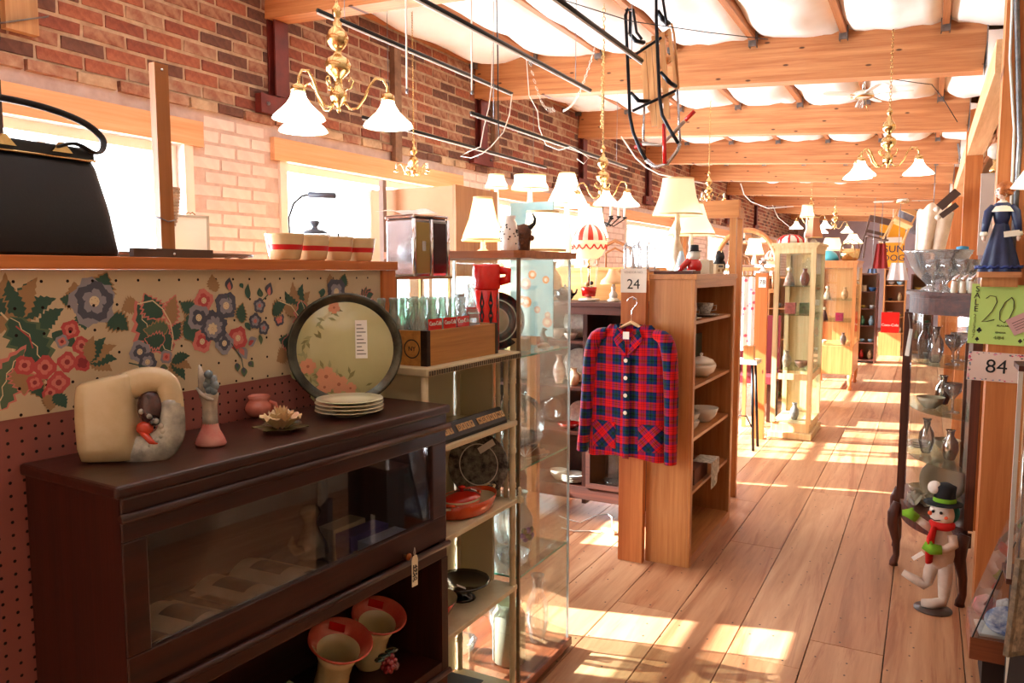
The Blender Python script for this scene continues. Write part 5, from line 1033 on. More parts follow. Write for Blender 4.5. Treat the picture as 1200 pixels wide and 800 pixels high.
for (x, z, kd, m, lb) in ((-2.56, 1.1885, 'v', BGC, 'sage vase on the top shelf of the dark cabinet seen through the glass case'), (-2.40, 1.1885, 'p', RBC, 'rose pattern plate on the top shelf of the dark cabinet behind the glass case'), (-2.24, 1.1885, 'b', WHITE, 'white bowl on the top shelf of the dark cabinet'), (-2.54, .8785, 'p', SAG, 'plate at the left of the middle shelf of the dark cabinet'), (-2.36, .8785, 'b', CRYST, 'glass bowl on the middle shelf of the dark cabinet'), (-2.22, .8785, 'v', RBC, 'rose vase on the middle shelf of the dark cabinet'),
    (-2.50, .5785, 'b', BRB, 'brassy bowl on the lower shelf of the dark cabinet'), (-2.30, .5785, 'p', CRYST, 'glass plate on the lower shelf of the dark cabinet'), (-2.45, .2005, 'v', BGC, 'sage vase at the bottom of the dark cabinet'), (-2.22, .2005, 'b', WHITE, 'white bowl at the bottom of the dark cabinet')):
    if kd == 'p': standing_plate('china_plate', lb, x, 4.88, z, .10, m, 0)
    else: lathe_thing('china_vase' if kd == 'v' else 'china_bowl', lb, 'vase' if kd == 'v' else 'bowl', (x, 4.80, z), vasep(.045, .2) if kd == 'v' else bowlp(.065, .07), m, 20)
# ================================================================ OVERHEAD: chandeliers, sled, fans, rods
MILK = shade_mat('lit_milk_glass', C(255, 246, 226), 2.2)
def chandelier(lb, loc, s, ztop, angs, name='brass_chandelier', shades=True, grp='brass chandeliers with glass shades'):
    t = thing(name, lb, 'chandelier', loc, 0, grp)
    prof = [(.0001, -.02), (.008, -.012), (.012, 0), (.008, .01), (.03, .03), (.042, .055), (.04, .08), (.022, .10), (.018, .14), (.028, .15), (.055, .175), (.064, .205), (.05, .235), (.024, .25), (.018, .27), (.03, .285), (.05, .31), (.053, .335), (.04, .365), (.02, .385), (.024, .40), (.012, .415), (.016, .43), (.022, .445), (.024, .465), (.010, .485), (.006, .50)]
    MB().lathe([(r*s, z*s) for r, z in prof], n=24).build('turned_body', BRASS, t)
    if ztop-loc[2] > .52*s:
        b = MB(); z = .5*s; k = 0
        while z < ztop-loc[2]-.01:
            rr = .011*s+.003; pts = [((rr*.6*math.cos(a) if k % 2 else 0), (0 if k % 2 else rr*.6*math.cos(a)), z+rr*1.1+rr*1.3*math.sin(a)) for a in [j*pi/3 for j in range(6)]]
            b.tube(pts, .0022, 4, loop=True); z += rr*1.9; k += 1
        b.build('chain', BRASS, t)
    for i, a in enumerate(angs):
        ca, sa = math.cos(a), math.sin(a); R = lambda r, z: (r*ca*s, r*sa*s, z*s)
        A = thing('arm', '', '', (0, 0, 0)); del A['label']; del A['category']; COL.objects.unlink(A); bpy.data.objects.remove(A)
        arm = MB().tube([R(.025, .04), R(.055, .0), (.09*ca*s, .09*sa*s, .005*s), R(.125, .05), R(.15, .11), R(.18, .145), R(.215, .14), R(.235, .105), R(.238, .06)], .0052*s+.001, 8).tube([R(.03, .09), R(.06, .10), R(.075, .13), R(.06, .15), R(.05, .13)], .004*s, 6).build('arm', BRASS, t)
        c = (.238*ca*s, .238*sa*s, .02*s)
        MB().lathe([(.014*s, .055*s), (.03*s, .045*s), (.034*s, .03*s), (.03*s, .015*s)], c, 18).build('shade_holder', BRASS, arm)
        if shades: MB().lathe([(.03*s, .018*s), (.036*s, -.005*s), (.055*s, -.035*s), (.085*s, -.065*s), (.11*s, -.088*s), (.118*s, -.105*s)], c, 32, wav=.02, k=16, closed=False).build('glass_shade', MILK, arm)
        else: MB().lathe([(.012*s, .055*s), (.012*s, .11*s), (.008*s, .12*s), (.0001, .14*s)], c, 10).build('candle', WHITE, arm)
    return t
P1 = at(397, 128, Y=2.35); chandelier('nearest brass chandelier with three lit bell shades, hanging over the cream crocks', (P1.x, 2.35, P1.z), .80, zb(P1.x)+.33, (math.radians(28), math.radians(178), math.radians(262)))
P2 = at(706, 232, Y=4.95); chandelier('brass chandelier with two lit shades left of the hanging sled, above the balloon lamp', (P2.x, 4.95, P2.z), .72, zb(P2.x)+.33, (math.radians(5), math.radians(-60), math.radians(200)))
P3 = at(1040, 195, Y=5.6); chandelier('brass chandelier with lit bell shades near the ceiling fan on the right', (P3.x, 5.6, P3.z), .76, zb(P3.x)+.33, (math.radians(-8), math.radians(170), math.radians(215)))
P4 = at(830, 238, Y=7.6); chandelier('small pale brass chandelier between the lamp shades and the timber canopy', (P4.x, 7.6, P4.z), .62, zb(P4.x)+.33, (math.radians(10), math.radians(-100)), shades=False)
P5 = at(950, 262, Y=13.2); chandelier('far brass chandelier above the cream curio cabinet', (P5.x, 13.2, P5.z), .9, zb(P5.x)+.33, (math.radians(0), math.radians(185)))
P6 = at(978, 268, Y=15.5); chandelier('farthest brass chandelier above the blue bowl', (P6.x, 15.5, P6.z), .9, zb(P6.x)+.33, (math.radians(10), math.radians(175)))
P7 = at(485, 205, Y=4.4); chandelier('small brass candle-arm chandelier without shades in front of the pink wall', (P7.x, 4.4, P7.z), .5, zb(P7.x)+.33, [math.radians(a) for a in (0, 75, 150, 220, 290)], shades=False)
# rods hung along the roof
for k, (x, a, b_, X, lb) in enumerate(((372, (372, 12), (600, 110), -2.7, 'long black rod hung below the first beam, nearest the brick wall side at the top'), (495, (495, 0), (692, 105), -1.9, 'black rod crossing the insulation left of the sled'), (655, (655, 0), (752, 70), -1.25, 'short black rod ending behind the sled'), (425, (425, 137), (640, 197), -3.2, 'black rod hung low along the brick wall above the lamp shades'), (552, (552, 132), (735, 197), -2.5, 'black rod with white cords hung between the brick wall and the second chandelier'))):
    p0 = at(*a, X=X); p1 = at(*b_, X=X); 
    if a[1] == 0: p0.y -= .5
    t = thing('hanging_rod', lb, 'rod', p0, 0, 'black rods hung under the roof'); L = p1.y-p0.y
    MB().tube([(0, 0, 0), (0, L, 0)], .0105, 10).build('rod', BLACK, t); MB().tube([(.0, 0, -.014), (0, L, -.014)], .005, 6).build('lower_track', P('pale_track', C(214, 210, 204), .4), t)
    for y in (.1*L, .9*L): MB().tube([(0, y, .01), (0, y, zb(X)+.30-p0.z)], .0022, 5).build('wire', STEEL, t)
# white rods and cords
for k, (x, y1, Y, lb) in enumerate(((477, 104, 2.9, 'thin white chain rod hanging right of the nearest chandelier'), (553, 106, 3.5, 'thin white chain rod hanging beside the first full beam'))):
    p = at(x, y1, Y=Y); o = MB().tube([(0, 0, 0), (0, 0, zb(p.x)+.3-p.z)], .0042, 6).build('hanging_rod', CORD, loc=p); tag(o, lb, 'rod')
    MB().lathe([(.006, -.02), (.006, 0)], n=8).build('end_ferrule', STEEL, o)
def cordo(pts, lb, r=.0035, m=None, cat='cord', name='slack_cord'):  # loose cords and thin wires hung overhead
    o = MB().tube(pts, r, 6).build(name, m or CORD); return tag(o, lb, cat)
cordo([at(x, y, Y=4.3) for x, y in ((577, 60), (576, 100), (573, 125), (567, 150), (563, 172), (548, 178), (540, 183), (552, 185), (565, 180), (575, 172), (590, 155), (597, 135), (600, 110))], 'white cord hanging in a loose loop from the rods above the lamp shades')
cordo([at(x, y, Y=5.2) for x, y in ((617, 70), (620, 112), (630, 130), (632, 150), (640, 170), (655, 176), (668, 172), (680, 178), (690, 185), (684, 192), (676, 186))], 'white cord trailing from the second beam down to the brass chandelier')
cordo([at(x, y, Y=6.0) for x, y in ((728, 160), (735, 170), (745, 185), (757, 196), (772, 204), (800, 210), (830, 216))], 'cream cord swagged under the third beam behind the sled', .006)
cordo([at(x, y, Y=9.4) for x, y in ((868, 215), (872, 228), (880, 236), (900, 244), (930, 242))], 'thin cord hanging near the far brick wall', .005)
cordo([at(x, y, Y=14) for x, y in ((905, 240), (912, 255), (922, 263), (930, 270))], 'cream cord behind the cream curio cabinet', .006)
cordo([at(x, y, Y=4.0) for x, y in ((582, 0), (583, 60), (584, 143), (585, 160))], 'black wire hanging straight down with a ring at its top', .003, BLACK, 'wire', 'thin_wire')
def chain(a, b_, sag, lb, m=BRASS, r=.0024, n=30):
    a = Vector(a); b_ = Vector(b_); mb = MB(); n = max(6, int((b_-a).length/.03))
    for k in range(n):
        t = (k+.5)/n; c = a.lerp(b_, t); c.z -= sag*math.sin(pi*t); d = (b_-a).normalized(); up = Vector((0, 0, 1)) if abs(d.z) < .9 else Vector((1, 0, 0)); s_ = d.cross(up).normalized(); u = s_ if k % 2 else s_.cross(d)
        mb.tube([c+d*.019*math.cos(q)+u*.008*math.sin(q) for q in [j*pi/3 for j in range(6)]], r, 4, loop=True)
    o = mb.build('hanging_chain', m); return tag(o, lb, 'chain')
chain(at(708, 5, Y=4.0), at(705, 150, Y=4.9), 0, 'brass link chain coming down from the roof to the chandelier left of the sled')
chain(at(700, 45, Y=4.2), at(660, 130, Y=5.0), .10, 'link chain sagging leftward from beside the sled to the second beam', CORD, .0016)
chain(at(620, 70, Y=4.8), at(650, 128, Y=5.0), .12, 'link chain hanging in a curve below the first full beam', CORD, .0016)
# sled hung by its front
sl = thing('hanging_sled', 'wooden slatted sled with black steel runners and red tips hung upright from the roof', 'sled', at(742, 195, Y=3.72)); o_ = Vector(sl.location)
def sp(x, y, Y): return at(x, y, Y=Y)-o_
RN = P('runner_black', C(26, 28, 34), .35, .6); SW_ = wood('sled_slat_wood', C(196, 138, 84), C(226, 172, 114), 'z', 1.2, .45, .2)
for (pts, nm) in ((((738, 40), (739, 15), (736, 10), (733, 18), (735, 60), (737, 105), (738, 135), (742, 155), (750, 175), (757, 187)), 'runner'), (((778, 0), (769, -10), (769, 20), (771, 70), (773, 115), (776, 135), (785, 152), (795, 168)), 'runner')):
    Y = 3.62; MB().tube([sp(x, y, Y) for x, y in pts], .0085, 8).build(nm, RN, sl)
for q in (((733, 12), (742, 11), (746, 38), (752, 46)), ((776, -6), (780, 20), (782, 30))): MB().tube([sp(*p, 3.62) for p in q], .007, 8).build('front_loop', RN, sl)
for a, b_, c in (((737, 38), (745, 48), (754, 50)), ((739, 108), (748, 118), (761, 119)), ((771, 12), (776, 22), (783, 28)), ((774, 84), (784, 96), (791, 101))):
    MB().tube([sp(*a, 3.63), sp(*b_, 3.66), sp(*c, 3.70)], [.010, .016, .018], 8, flat=.6).build('strut', RN, sl)
for a, b_ in (((738, 68), (775, 44)), ((741, 130), (792, 106))): MB().tube([sp(*a, 3.64), sp(*b_, 3.70)], .007, 8).build('cross_rod', RN, sl)
for (x0, y0, x1, y1) in ((754, 62, 758, 122), (760, 50, 767, 148), (767, 42, 774, 150), (776, 38, 782, 140), (784, 34, 793, 105)):
    a = sp(x0, y0, 3.72); b_ = sp(x1, y1, 3.72); MB().bar(a, b_, .027 if x0 != 784 else .016, .012).build('deck_slat', SW_, sl)
for a, b_ in (((752, 92), (790, 66)), ((752, 60), (786, 36)), ((760, 128), (790, 108))): MB().bar(sp(*a, 3.735), sp(*b_, 3.735), .02, .024).build('cross_slat', SW_, sl)
MB().tube([sp(*p, 3.73) for p in ((782, 30), (787, 28), (790, 40), (795, 104))], .006, 8).build('side_rail', SW_, sl)
MB().tube([sp(*p, 3.7) for p in ((755, 122), (754, 165))], .006, 8).tube([sp(*p, 3.7) for p in ((794, 105), (797, 170))], .006, 8).tube([sp(*p, 3.66) for p in ((757, 187), (768, 196), (782, 192), (794, 176), (797, 168))], .009, 8).build('steel_bow', P('bright_steel', C(190, 192, 196), .25, .9), sl)
MB().tube([sp(*p, 3.68) for p in ((752, 168), (775, 170), (790, 155), (802, 142))], .009, 8).build('steering_bar', P('bright_steel2', C(170, 160, 150), .3, .8), sl)
for a, b_ in (((778, 145), (779, 192)), ((803, 141), (814, 130)), ((744, 173), (752, 169))): MB().tube([sp(*a, 3.64), sp(*b_, 3.64)], .010, 8).build('red_grip', REDP, sl)
MB().tube([sp(776, -8, 3.62), (sp(776, -8, 3.62).x, -.1, zb(-1.1)+.3-o_.z)], .003, 5).build('hanging_wire', BLACK, sl)
# ceiling fans
def fan_(loc, lb, s=1, blades=5, a0=.3, ztop=None, light_=True):
    t = thing('ceiling_fan', lb, 'fan', loc, 0); MB().lathe([(.07*s, -.03*s), (.11*s, -.02*s), (.13*s, .01*s), (.12*s, .05*s), (.05*s, .07*s), (.02*s, .08*s)], n=28).build('motor', WHITE, t); MB().lathe([(.11*s, -.034*s), (.135*s, -.02*s), (.135*s, -.012*s)], n=28, closed=False).build('brass_ring', BRASS, t)
    MB().lathe([(.012, .08*s), (.012, ztop-loc[2])], n=10).build('downrod', CHROME, t)
    for k in range(blades):
        a = a0+2*pi*k/blades; T = Matrix.Rotation(a, 4, 'Z') @ Matrix.Rotation(.2, 4, 'X')
        MB().box(.12*s, .20*s, -.012*s, .012*s, .0, .004, 1, T).prism([(.18*s, -.045*s), (.5*s, -.06*s), (.58*s, -.045*s), (.6*s, 0), (.58*s, .045*s), (.5*s, .06*s), (.18*s, .045*s)], .004, .010, 'xy', 0, T).build('blade', [P('fan_blade_white', C(230, 222, 210), .4), BRASS], t)
    if light_: MB().lathe([(.03*s, -.05*s), (.035*s, -.06*s), (.05*s, -.12*s), (.055*s, -.16*s)], n=18, T=Matrix.Translation((-.02*s, 0, 0)) @ Matrix.Rotation(.2, 4, 'Y'), closed=False).build('glass_shade', CRYST, t); MB().tube([(.03*s, 0, -.04*s), (.035*s, 0, -.12*s), (.06*s, 0, -.22*s)], .002, 5).build('pull_chain', BRASS, t)
p = at(1012, 112, Y=7.2); fan_(p, 'white and brass ceiling fan with a glass light beside the right-hand chandelier', .62, 5, .05, zb(p.x)+.34)
p = at(1058, 236, Y=15.5); fan_(p, 'small white ceiling fan far down the aisle above the hanging chairs', .8, 4, .1, zb(p.x)+.34, False)
# conduit, bracket and trays on the right header
o = MB().tube([at(x, y, X=.235) for x, y in ((1160, -12), (1147, 20), (1138, 55), (1127, 92), (1120, 135))], .012, 8).tube([at(x, y, X=.235) for x, y in ((1121, 140), (1122, 165), (1125, 185))], .010, 8).build('conduit', STEEL); tag(o, 'grey conduit running along the roof header on the right', 'pipe')
o = MB().tube([(PX+.07, PY-.014, 1.67), (PX+.072, PY-.014, 2.2), (PX+.02, PY-.014, 2.95), (PX+.005, PY-.014, 3.3)], .011, 10).build('steel_conduit', STEEL); tag(o, 'grey steel conduit running up the timber post beside the doll', 'pipe')
o = MB().tube([(PX+.055, PY-.012, 1.9), (PX+.05, PY-.012, 2.25), (PX+.02, PY-.012, 2.55), (PX+.018, PY-.012, 2.75), (PX-.005+.01, PY-.012, 3.3)], .0055, 8).build('white_cable', CORD); tag(o, 'white cable clipped to the timber post above the doll', 'cable')
cordo([at(1040, 92, Y=6.2), at(1075, 97, Y=6.4), at(1092, 99, Y=6.4), at(1105, 115, Y=6.4), at(1122, 143, Y=6.4)], 'thin dark wire from the fan to the header on the right', .003, BLACK, 'wire', 'thin_wire')
cordo([at(660, 0, Y=3.0), at(740, 25, Y=3.2), at(830, 38, Y=3.6), at(900, 46, Y=3.9)], 'thin dark wire strung across the insulation behind the sled', .0022, BLACK, 'wire', 'thin_wire')

# ================================================================ BEHIND THE PARTITION, by the windows
wc = thing('window_table', 'long high table under the windows behind the partition', 'table', (-2.95, 1.2, 0)); CT = wood('counter_wood', C(150, 96, 56), C(186, 128, 82), 'y', 1)
MB().box(-.25, .30, 0, 2.1, 1.62, 1.65).build('top_board', CT, wc); [MB().box(x, x+.04, y, y+.04, 0, 1.6195).build('leg', CT, wc) for x in (-.22, .24) for y in (.03, 2.02)]
zw = 1.6505
p = at(205, 278, X=-2.75); fr_ = thing('picture_frame', 'thin silver picture frame standing by the first window right jamb', 'frame', (-2.80, p.y+.12, zw), 0, rot=(0, 0, -.5))
MB().box(0, .008, -.075, -.065, 0, .24).box(0, .008, .065, .075, 0, .24).box(0, .008, -.075, .075, .23, .24).box(0, .008, -.075, .075, 0, .01).build('frame', P('silver_gilt', C(200, 192, 176), .3, .7), fr_); MB().box(.001, .004, -.065, .065, .01, .23).build('mount', PAPER, fr_); MB().tube([(.004, -.02, .242), (.004, -.008, .252), (.004, 0, .246), (.004, .008, .252), (.004, .02, .242)], .003, 6).build('crest', BRB, fr_)
p = at(180, 270, X=-2.65); gd = thing('cane_gourd_lamp', 'woven cane hourglass column standing in front of the first window', 'ornament', (-2.62, p.y, zw)); b = MB()
for z in range(26):
    t = z/25; r = .034-.020*math.sin(pi*min(1, t*1.7))*(1 if t < .59 else 0)+.0; b.lathe([(r*.9, z*.0125), (r, z*.0125+.006), (r*.9, z*.0125+.012)], (.02*math.sin(t*2), .05*t, 0), 12, closed=False)
b.build('woven_body', P('cane_weave', C(190, 160, 130), .7, col2=C(150, 120, 96), scale=40), gd)
hs = thing('wire_hoop_stand', 'flat dark wire hoop stand lying behind the clamped slat', 'stand', (-2.35, 1.78, zw)) ; hs.location = (-2.45, 1.9, 1.6905)
wc2 = None
b = MB(); b.tube([(.20*math.cos(a), .34*math.sin(a), .02) for a in [i*2*pi/40 for i in range(40)]], .006, 6, loop=True)
for i in range(14): a = i*2*pi/14; b.tube([(.20*math.cos(a), .34*math.sin(a), .02), (.14*math.cos(a), .25*math.sin(a), .0)], .003, 5)
b.tube([(.14*math.cos(a), .25*math.sin(a), .0) for a in [i*2*pi/30 for i in range(30)]], .003, 5, loop=True); b.build('wire', P('rusty_wire', C(96, 70, 52), .5, .5), hs); MB().lathe([(.16, -.04), (.16, -.003)], n=24, sy=1.8).build('basket_base', P('pale_basket', C(214, 190, 156), .8), hs)
for k, (x, y_) in enumerate(((212, 268), (222, 270), (231, 270))): lathe_thing('votive_cup', 'small amber votive cup in front of the silver picture frame, %s' % ('left', 'middle', 'right')[k], 'cup', (-2.735, at(x, y_, X=-2.735).y, zw), bowlp(.02, .07), P('amber_glass', C(226, 176, 120), .2), 14, 'amber votive cups')
dk = thing('dark_picture_frame', 'dark framed picture at the left edge above the handbag', 'frame', at(0, 130, X=-2.2)); MB().box(-.01, .01, -.25, .018, -.16, .105).build('frame', P('dark_frame', C(52, 40, 34), .4), dk); MB().box(.0105, .013, -.23, -.0, -.14, .085).build('print', P('muted_print', C(120, 124, 116), .6, col2=C(70, 74, 70), scale=10), dk)
dk.location.z = 1.6505+.16
dk.location.x = -2.72; dk.location.y = at(4, 130, X=-2.72).y-.03; dk.scale = (1, 1.2, 1.2); dk.location.z = at(4, 95, X=-2.72).z-.126
kt = thing('glass_kettle', 'clear glass kettle with a blue-grey grip behind the cream crocks', 'kettle', (-1.93, 2.16, 1.64)); kt.location = (-1.86, 2.02, 1.6845)
lg = thing('kettle_ledge', 'small wooden ledge behind the end of the partition holding the glass kettle', 'shelf', (-1.86, 2.02, 0)); MB().box(-.13, .13, -.13, .07, 1.66, 1.684).build('board', ORW, lg); MB().box(-.02, .02, -.02, .02, 0, 1.6595).build('upright', ORWZ, lg); MB().box(-.1, .1, -.1, .06, 0, .03).build('foot', ORWZ, lg) if False else None
MB().lathe([(.06, 0), (.08, .015), (.085, .045), (.07, .08), (.045, .095)], n=28, closed=False).build('glass_body', CRYST, kt); MB().lathe([(.046, .096), (.03, .106), (.012, .11), (.008, .118), (.016, .13), (.016, .137), (.0001, .14)], n=20).build('lid', P('slate_knob', C(96, 106, 124), .4), kt)
MB().tube([(-.085, -.03, .05), (-.10, -.03, .06), (-.088, -.03, .09), (-.10, -.02, .15), (-.085, -.01, .20), (-.055, 0, .225), (-.02, .0, .228)], .0035, 6).tube([(.075, .02, .06), (.09, .02, .07), (.085, .02, .095)], .0035, 6).build('wire_bail', BLACK, kt); MB().tube([(-.022, 0, .228), (.075, .02, .222)], .010, 10).build('grip', P('slate_knob', None) if False else MC['slate_knob'], kt); MB().tube([(.075, .01, .05), (.12, .03, .08)], [.016, .008], 8).build('spout', CRYST, kt)
# tall plain cupboard back and patterned cloth
tc = thing('tall_plain_cupboard', 'tall tan cupboard back-to in front of the second window', 'cupboard', (-2.80, 3.5, 0)); MB().box(0, .55, 0, .014, .05, 2.105).build('back_panel', P('tan_hardboard', C(206, 160, 122), .7, col2=C(196, 146, 108), scale=2), tc); MB().box(.5505, .57, 0, .45, 0, 2.11).build('side_panel', OAK, tc); MB().box(-.02, -.0005, 0, .45, 0, 2.11).build('side_panel', OAK, tc); MB().box(.0, .55, .0145, .45, 2.085, 2.105).build('top_board', OAK, tc)
o = bx('grey_upright_post', 'grey upright post standing against the tan cupboard back', 'post', (at(446, 240, Y=3.42).x, 3.44, 0), (.03, .03, 2.15), P('weathered_grey', C(150, 128, 116), .7)); 
tp_ = thing('patterned_board', 'turquoise and orange patterned panel behind the chrome canister', 'panel', (-2.02, 3.72, 0)); MB().box(0, .26, 0, .01, 1.3, 2.02).build('panel', P('turquoise_print', C(150, 206, 214), .7, col2=C(186, 222, 220), scale=6), tp_); MB().box(.1, .16, .0105, .05, 0, 1.9).build('support', OAK, tp_)
b = MB(); random.seed(31)
for k in range(14):
    cx, cz = random.uniform(.03, .23), random.uniform(1.36, 1.97); r = random.uniform(.018, .034); b.add([(cx+r*math.cos(a), -.0008, cz+r*math.sin(a)) for a in [i*pi/5 for i in range(10)]], [tuple(range(10))], k % 2); b.add([(cx+r*.5*math.cos(a), -.0014, cz+r*.5*math.sin(a)) for a in [i*pi/4 for i in range(8)]], [tuple(range(8))], 2)
b.build('printed_blooms', [P('print_orange', C(238, 140, 50), .7), P('print_blush', C(226, 180, 160), .7), P('print_pale', C(240, 226, 196), .7)], tp_)
# lamps in a row on a pine dresser behind the glass case
pd = thing('pine_dresser', 'pale pine dresser in front of the second window crowded with lit lamps', 'dresser', (-3.15, 5.15, 0)); PN = wood('honey_pine', C(226, 160, 86), C(244, 190, 120), 'x', 1)
MB().box(0, 1.45, 0, .4, 1.655, 1.68).build('top_board', PN, pd); MB().box(.02, 1.43, .02, .035, 1.0, 1.6545).build('front_panel', PN, pd)
for x in (.02, .70, 1.40): MB().box(x, x+.03, .0355, .38, 0, 1.6545).build('upright', PN, pd)
zl = 1.6805
p = at(566, 280, Y=2.86); lamp('warm_bell_lamp', 'warm lit lamp with a flared yellow-cream shade beside the white patterned vase', (p.x, 2.86, 1.7275), (.040, .090, .055, .235), [(.03, 0), (.032, .008), (.012, .02), (.01, .05)], SHY, WHITE)
p = at(636, 280, Y=2.86); lamp('pleated_square_lamp', 'glowing white pleated lamp shade behind the carved horned figure', (p.x, 2.86, 1.7275), (.065, .094, .008, .165), [(.03, 0), (.03, .006)], SHW, WHITE, n=24, wav=.015, k=12)
for (x, yt, yb, rt, rb, Y, lb, m, nm) in ((664, 203, 240, .06, .155, 5.42, 'tall white bell lamp shade left of the brass chandelier', SHW, 'white_bell_lamp'), (621, 206, 222, .12, .14, 5.27, 'cream drum lamp shade high in front of the pink wall', SHC, 'cream_drum_lamp'), (582, 205, 220, .06, .09, 5.35, 'small cream lamp shade above the warm bell lamp', SHC, 'small_cream_lamp'), (692, 243, 280, .08, .13, 5.27, 'white lamp shade glowing behind the balloon lamp', SHW, 'white_empire_lamp')):
    p = at(x, 280, Y=Y); zt_ = at(x, yt, Y=Y).z; zb_ = at(x, yb, Y=Y).z; lamp(nm, lb, (p.x, Y, zl), (rt, rb, zb_-zl, zt_-zl), [(r, z*(zb_-zl)/1.0) for r, z in ((.06, 0), (.065, .03), (.02, .1), (.05, .35), (.03, .7), (.015, 1.0))], m, WHITE)
p = at(722, 345, Y=4.85); lamp('beige_coolie_lamp', 'small beige lamp with a wide shade left of sign 24 on the dark cabinet', (p.x, 4.80, zc), (.03, .085, .12, .21), turned(.12, .03), P('beige_shade', C(226, 186, 140), .7), WHITE)
# on the glass case top: horned carving and patterned vase
zg = 1.7275
p = at(594, 287, Y=2.66); v = lathe_thing('patterned_vase', 'white vase dotted with black flowers and a dark lip on the glass case', 'vase', (p.x, 2.68, zg), [(.03, 0), (.034, .01), (.037, .06), (.030, .11), (.022, .125), (.026, .14), (.02, .138), (.0001, .02)], P('dotted_china', C(244, 240, 234), .2, coat=.4), 20)
b = MB(); random.seed(3)
for k in range(26):
    z = random.uniform(.03, .105); a = random.uniform(-2.8, .2); r = .0375-.0*z; rr = .0372 if z < .07 else .0372-(z-.07)*.17; b.ball((rr*math.cos(a), rr*math.sin(a), z), .0032, 5, 4)
b.build('painted_flowers', BLACK, v, kind='stuff')
p = at(611, 287, Y=2.72); hf = thing('horned_carving', 'carved dark wooden mask with curved black horns on the glass case', 'carving', (p.x, 2.74, zg), .1)
CV = P('carved_brown', C(112, 62, 28), .5, col2=C(64, 36, 20), scale=30, bmp=.6)
MB().lathe([(.020, 0), (.027, .01), (.030, .045), (.034, .08), (.026, .105), (.0001, .112)], n=14, sy=.7).ball((0, -.02, .07), .012, 8, 6).ball((0, -.018, .04), .014, 8, 6).build('face', CV, hf)
for s_, h_ in ((-1, .135), (1, .155)): MB().tube([(s_*.012, 0, .095), (s_*.03, 0, .098), (s_*.045, 0, .112), (s_*.048, 0, .13), (s_*.036, 0, h_)], [.012, .011, .008, .006, .002], 8).build('horn', BLACK, hf)
MB().ball((.034, 0, .055), .012, 8, 6).build('ear', CV, hf)
# black candelabrum and chair backs behind
cd = thing('iron_candelabrum', 'black iron candelabrum with white candles hanging behind the balloon lamp', 'candelabrum', at(706, 262, Y=5.9)); b = MB(); c_ = MB()
b.tube([(0, 0, 0), (0, 0, zb(-2.5)+.3-cd.location.z)], .004, 6)
for i in range(9):
    a = 2*pi*i/9; r = .14+.05*(i % 2); b.tube([(0, 0, .02), (r*.5*math.cos(a), r*.5*math.sin(a), -.02), (r*math.cos(a), r*math.sin(a), .04)], .005, 6); b.lathe([(.012, .04), (.02, .045), (.018, .055)], (r*math.cos(a), r*math.sin(a), 0), 8); c_.lathe([(.011, .056), (.011, .15), (.0001, .155)], (r*math.cos(a), r*math.sin(a), 0), 8)
b.build('iron_frame', BLACK, cd); c_.build('candles', WHITE, cd)
rc = thing('bentwood_chair', 'brown bentwood chair back showing between the balloon lamp and sign 24', 'chair', (at(718, 305, Y=5.9).x, 5.95, .0)); BW = P('bentwood', C(150, 96, 54), .4)
MB().tube([(-.16, 0, 1.35), (-.17, 0, 1.65), (-.13, 0, 1.84), (0, 0, 1.90), (.13, 0, 1.84), (.17, 0, 1.65), (.16, 0, 1.35)], .016, 8).tube([(-.08, 0, 1.36), (-.08, 0, 1.8), (0, 0, 1.84), (.08, 0, 1.8), (.08, 0, 1.36)], .010, 8).build('back', BW, rc); MB().box(-.2, .2, -.2, .2, 1.32, 1.355).build('seat', BW, rc)
for x in (-.17, .17):
    for y in (-.17, .17): MB().lathe([(.014, 0), (.02, 1.3195)], (x, y, 0), 8).build('leg', BW, rc)

# ================================================================ FAR MIDDLE
# timber canopy bed frame, arched mirror, floral curtain
cf = thing('timber_canopy_frame', 'timber four-post canopy frame behind the oak bookcase', 'frame', (-1.20, 5.45, 0))
for (x, y) in ((0, 0), (-.40, 0), (0, .2), (-.40, .2)): MB().box(x-.022, x+.022, y-.022, y+.022, 0, 2.02).build('post', OAK, cf)
MB().box(-.44, .04, -.03, .03, 2.0205, 2.14).build('head_board', wood('canopy_oak', C(170, 104, 54), C(206, 140, 82), 'x', 1), cf); MB().box(-.022, .022, .0305, .23, 2.0205, 2.10).build('side_rail', OAKX, cf); MB().box(-.42, -.38, .0305, .23, 2.0205, 2.10).build('side_rail', OAKX, cf); MB().box(-.64, .022, .985, 1.03, 1.93, 2.02).build('end_rail', OAK, cf) if False else None
MB().prism([(-.37, 1.75), (-.35, 1.9), (-.25, 2.02), (-.37, 2.02)], -.01, .01, 'xz').build('curved_bracket', OAK, cf)
am = thing('arched_mirror', 'oak arched mirror over a spindle back behind the canopy frame', 'mirror', (-1.69, 8.30, 0)); W_ = .31; n = 24
arch = [(W_*math.cos(pi*i/n), 1.72+.36*math.sin(pi*i/n)) for i in range(n+1)]; b = MB()
b.tube([(x, 0, z) for x, z in arch], .028, 8); b.box(-W_-.03, W_+.03, -.02, .02, 1.655, 1.695); b.build('arch_frame', OAK, am)
MB().prism([(x*.93, 1.72+(z-1.72)*.93) for x, z in arch], -.004, .004, 'xz').build('mirror_glass', P('mirror_silver', C(235, 235, 235), .02, 1), am)
b = MB(); [b.lathe([(.008, 1.47), (.012, 1.56), (.008, 1.6545)], (-.28+.043*i, 0, 0), 6) for i in range(14)]; b.build('spindles', OAK, am); MB().box(-.33, .33, -.02, .02, 1.43, 1.4695).build('lower_rail', OAK, am)
for x in (-.27, .02): MB().box(x-.018, x+.018, -.018, .018, 0, 1.6545 if False else 1.4295).build('upright', OAK, am)
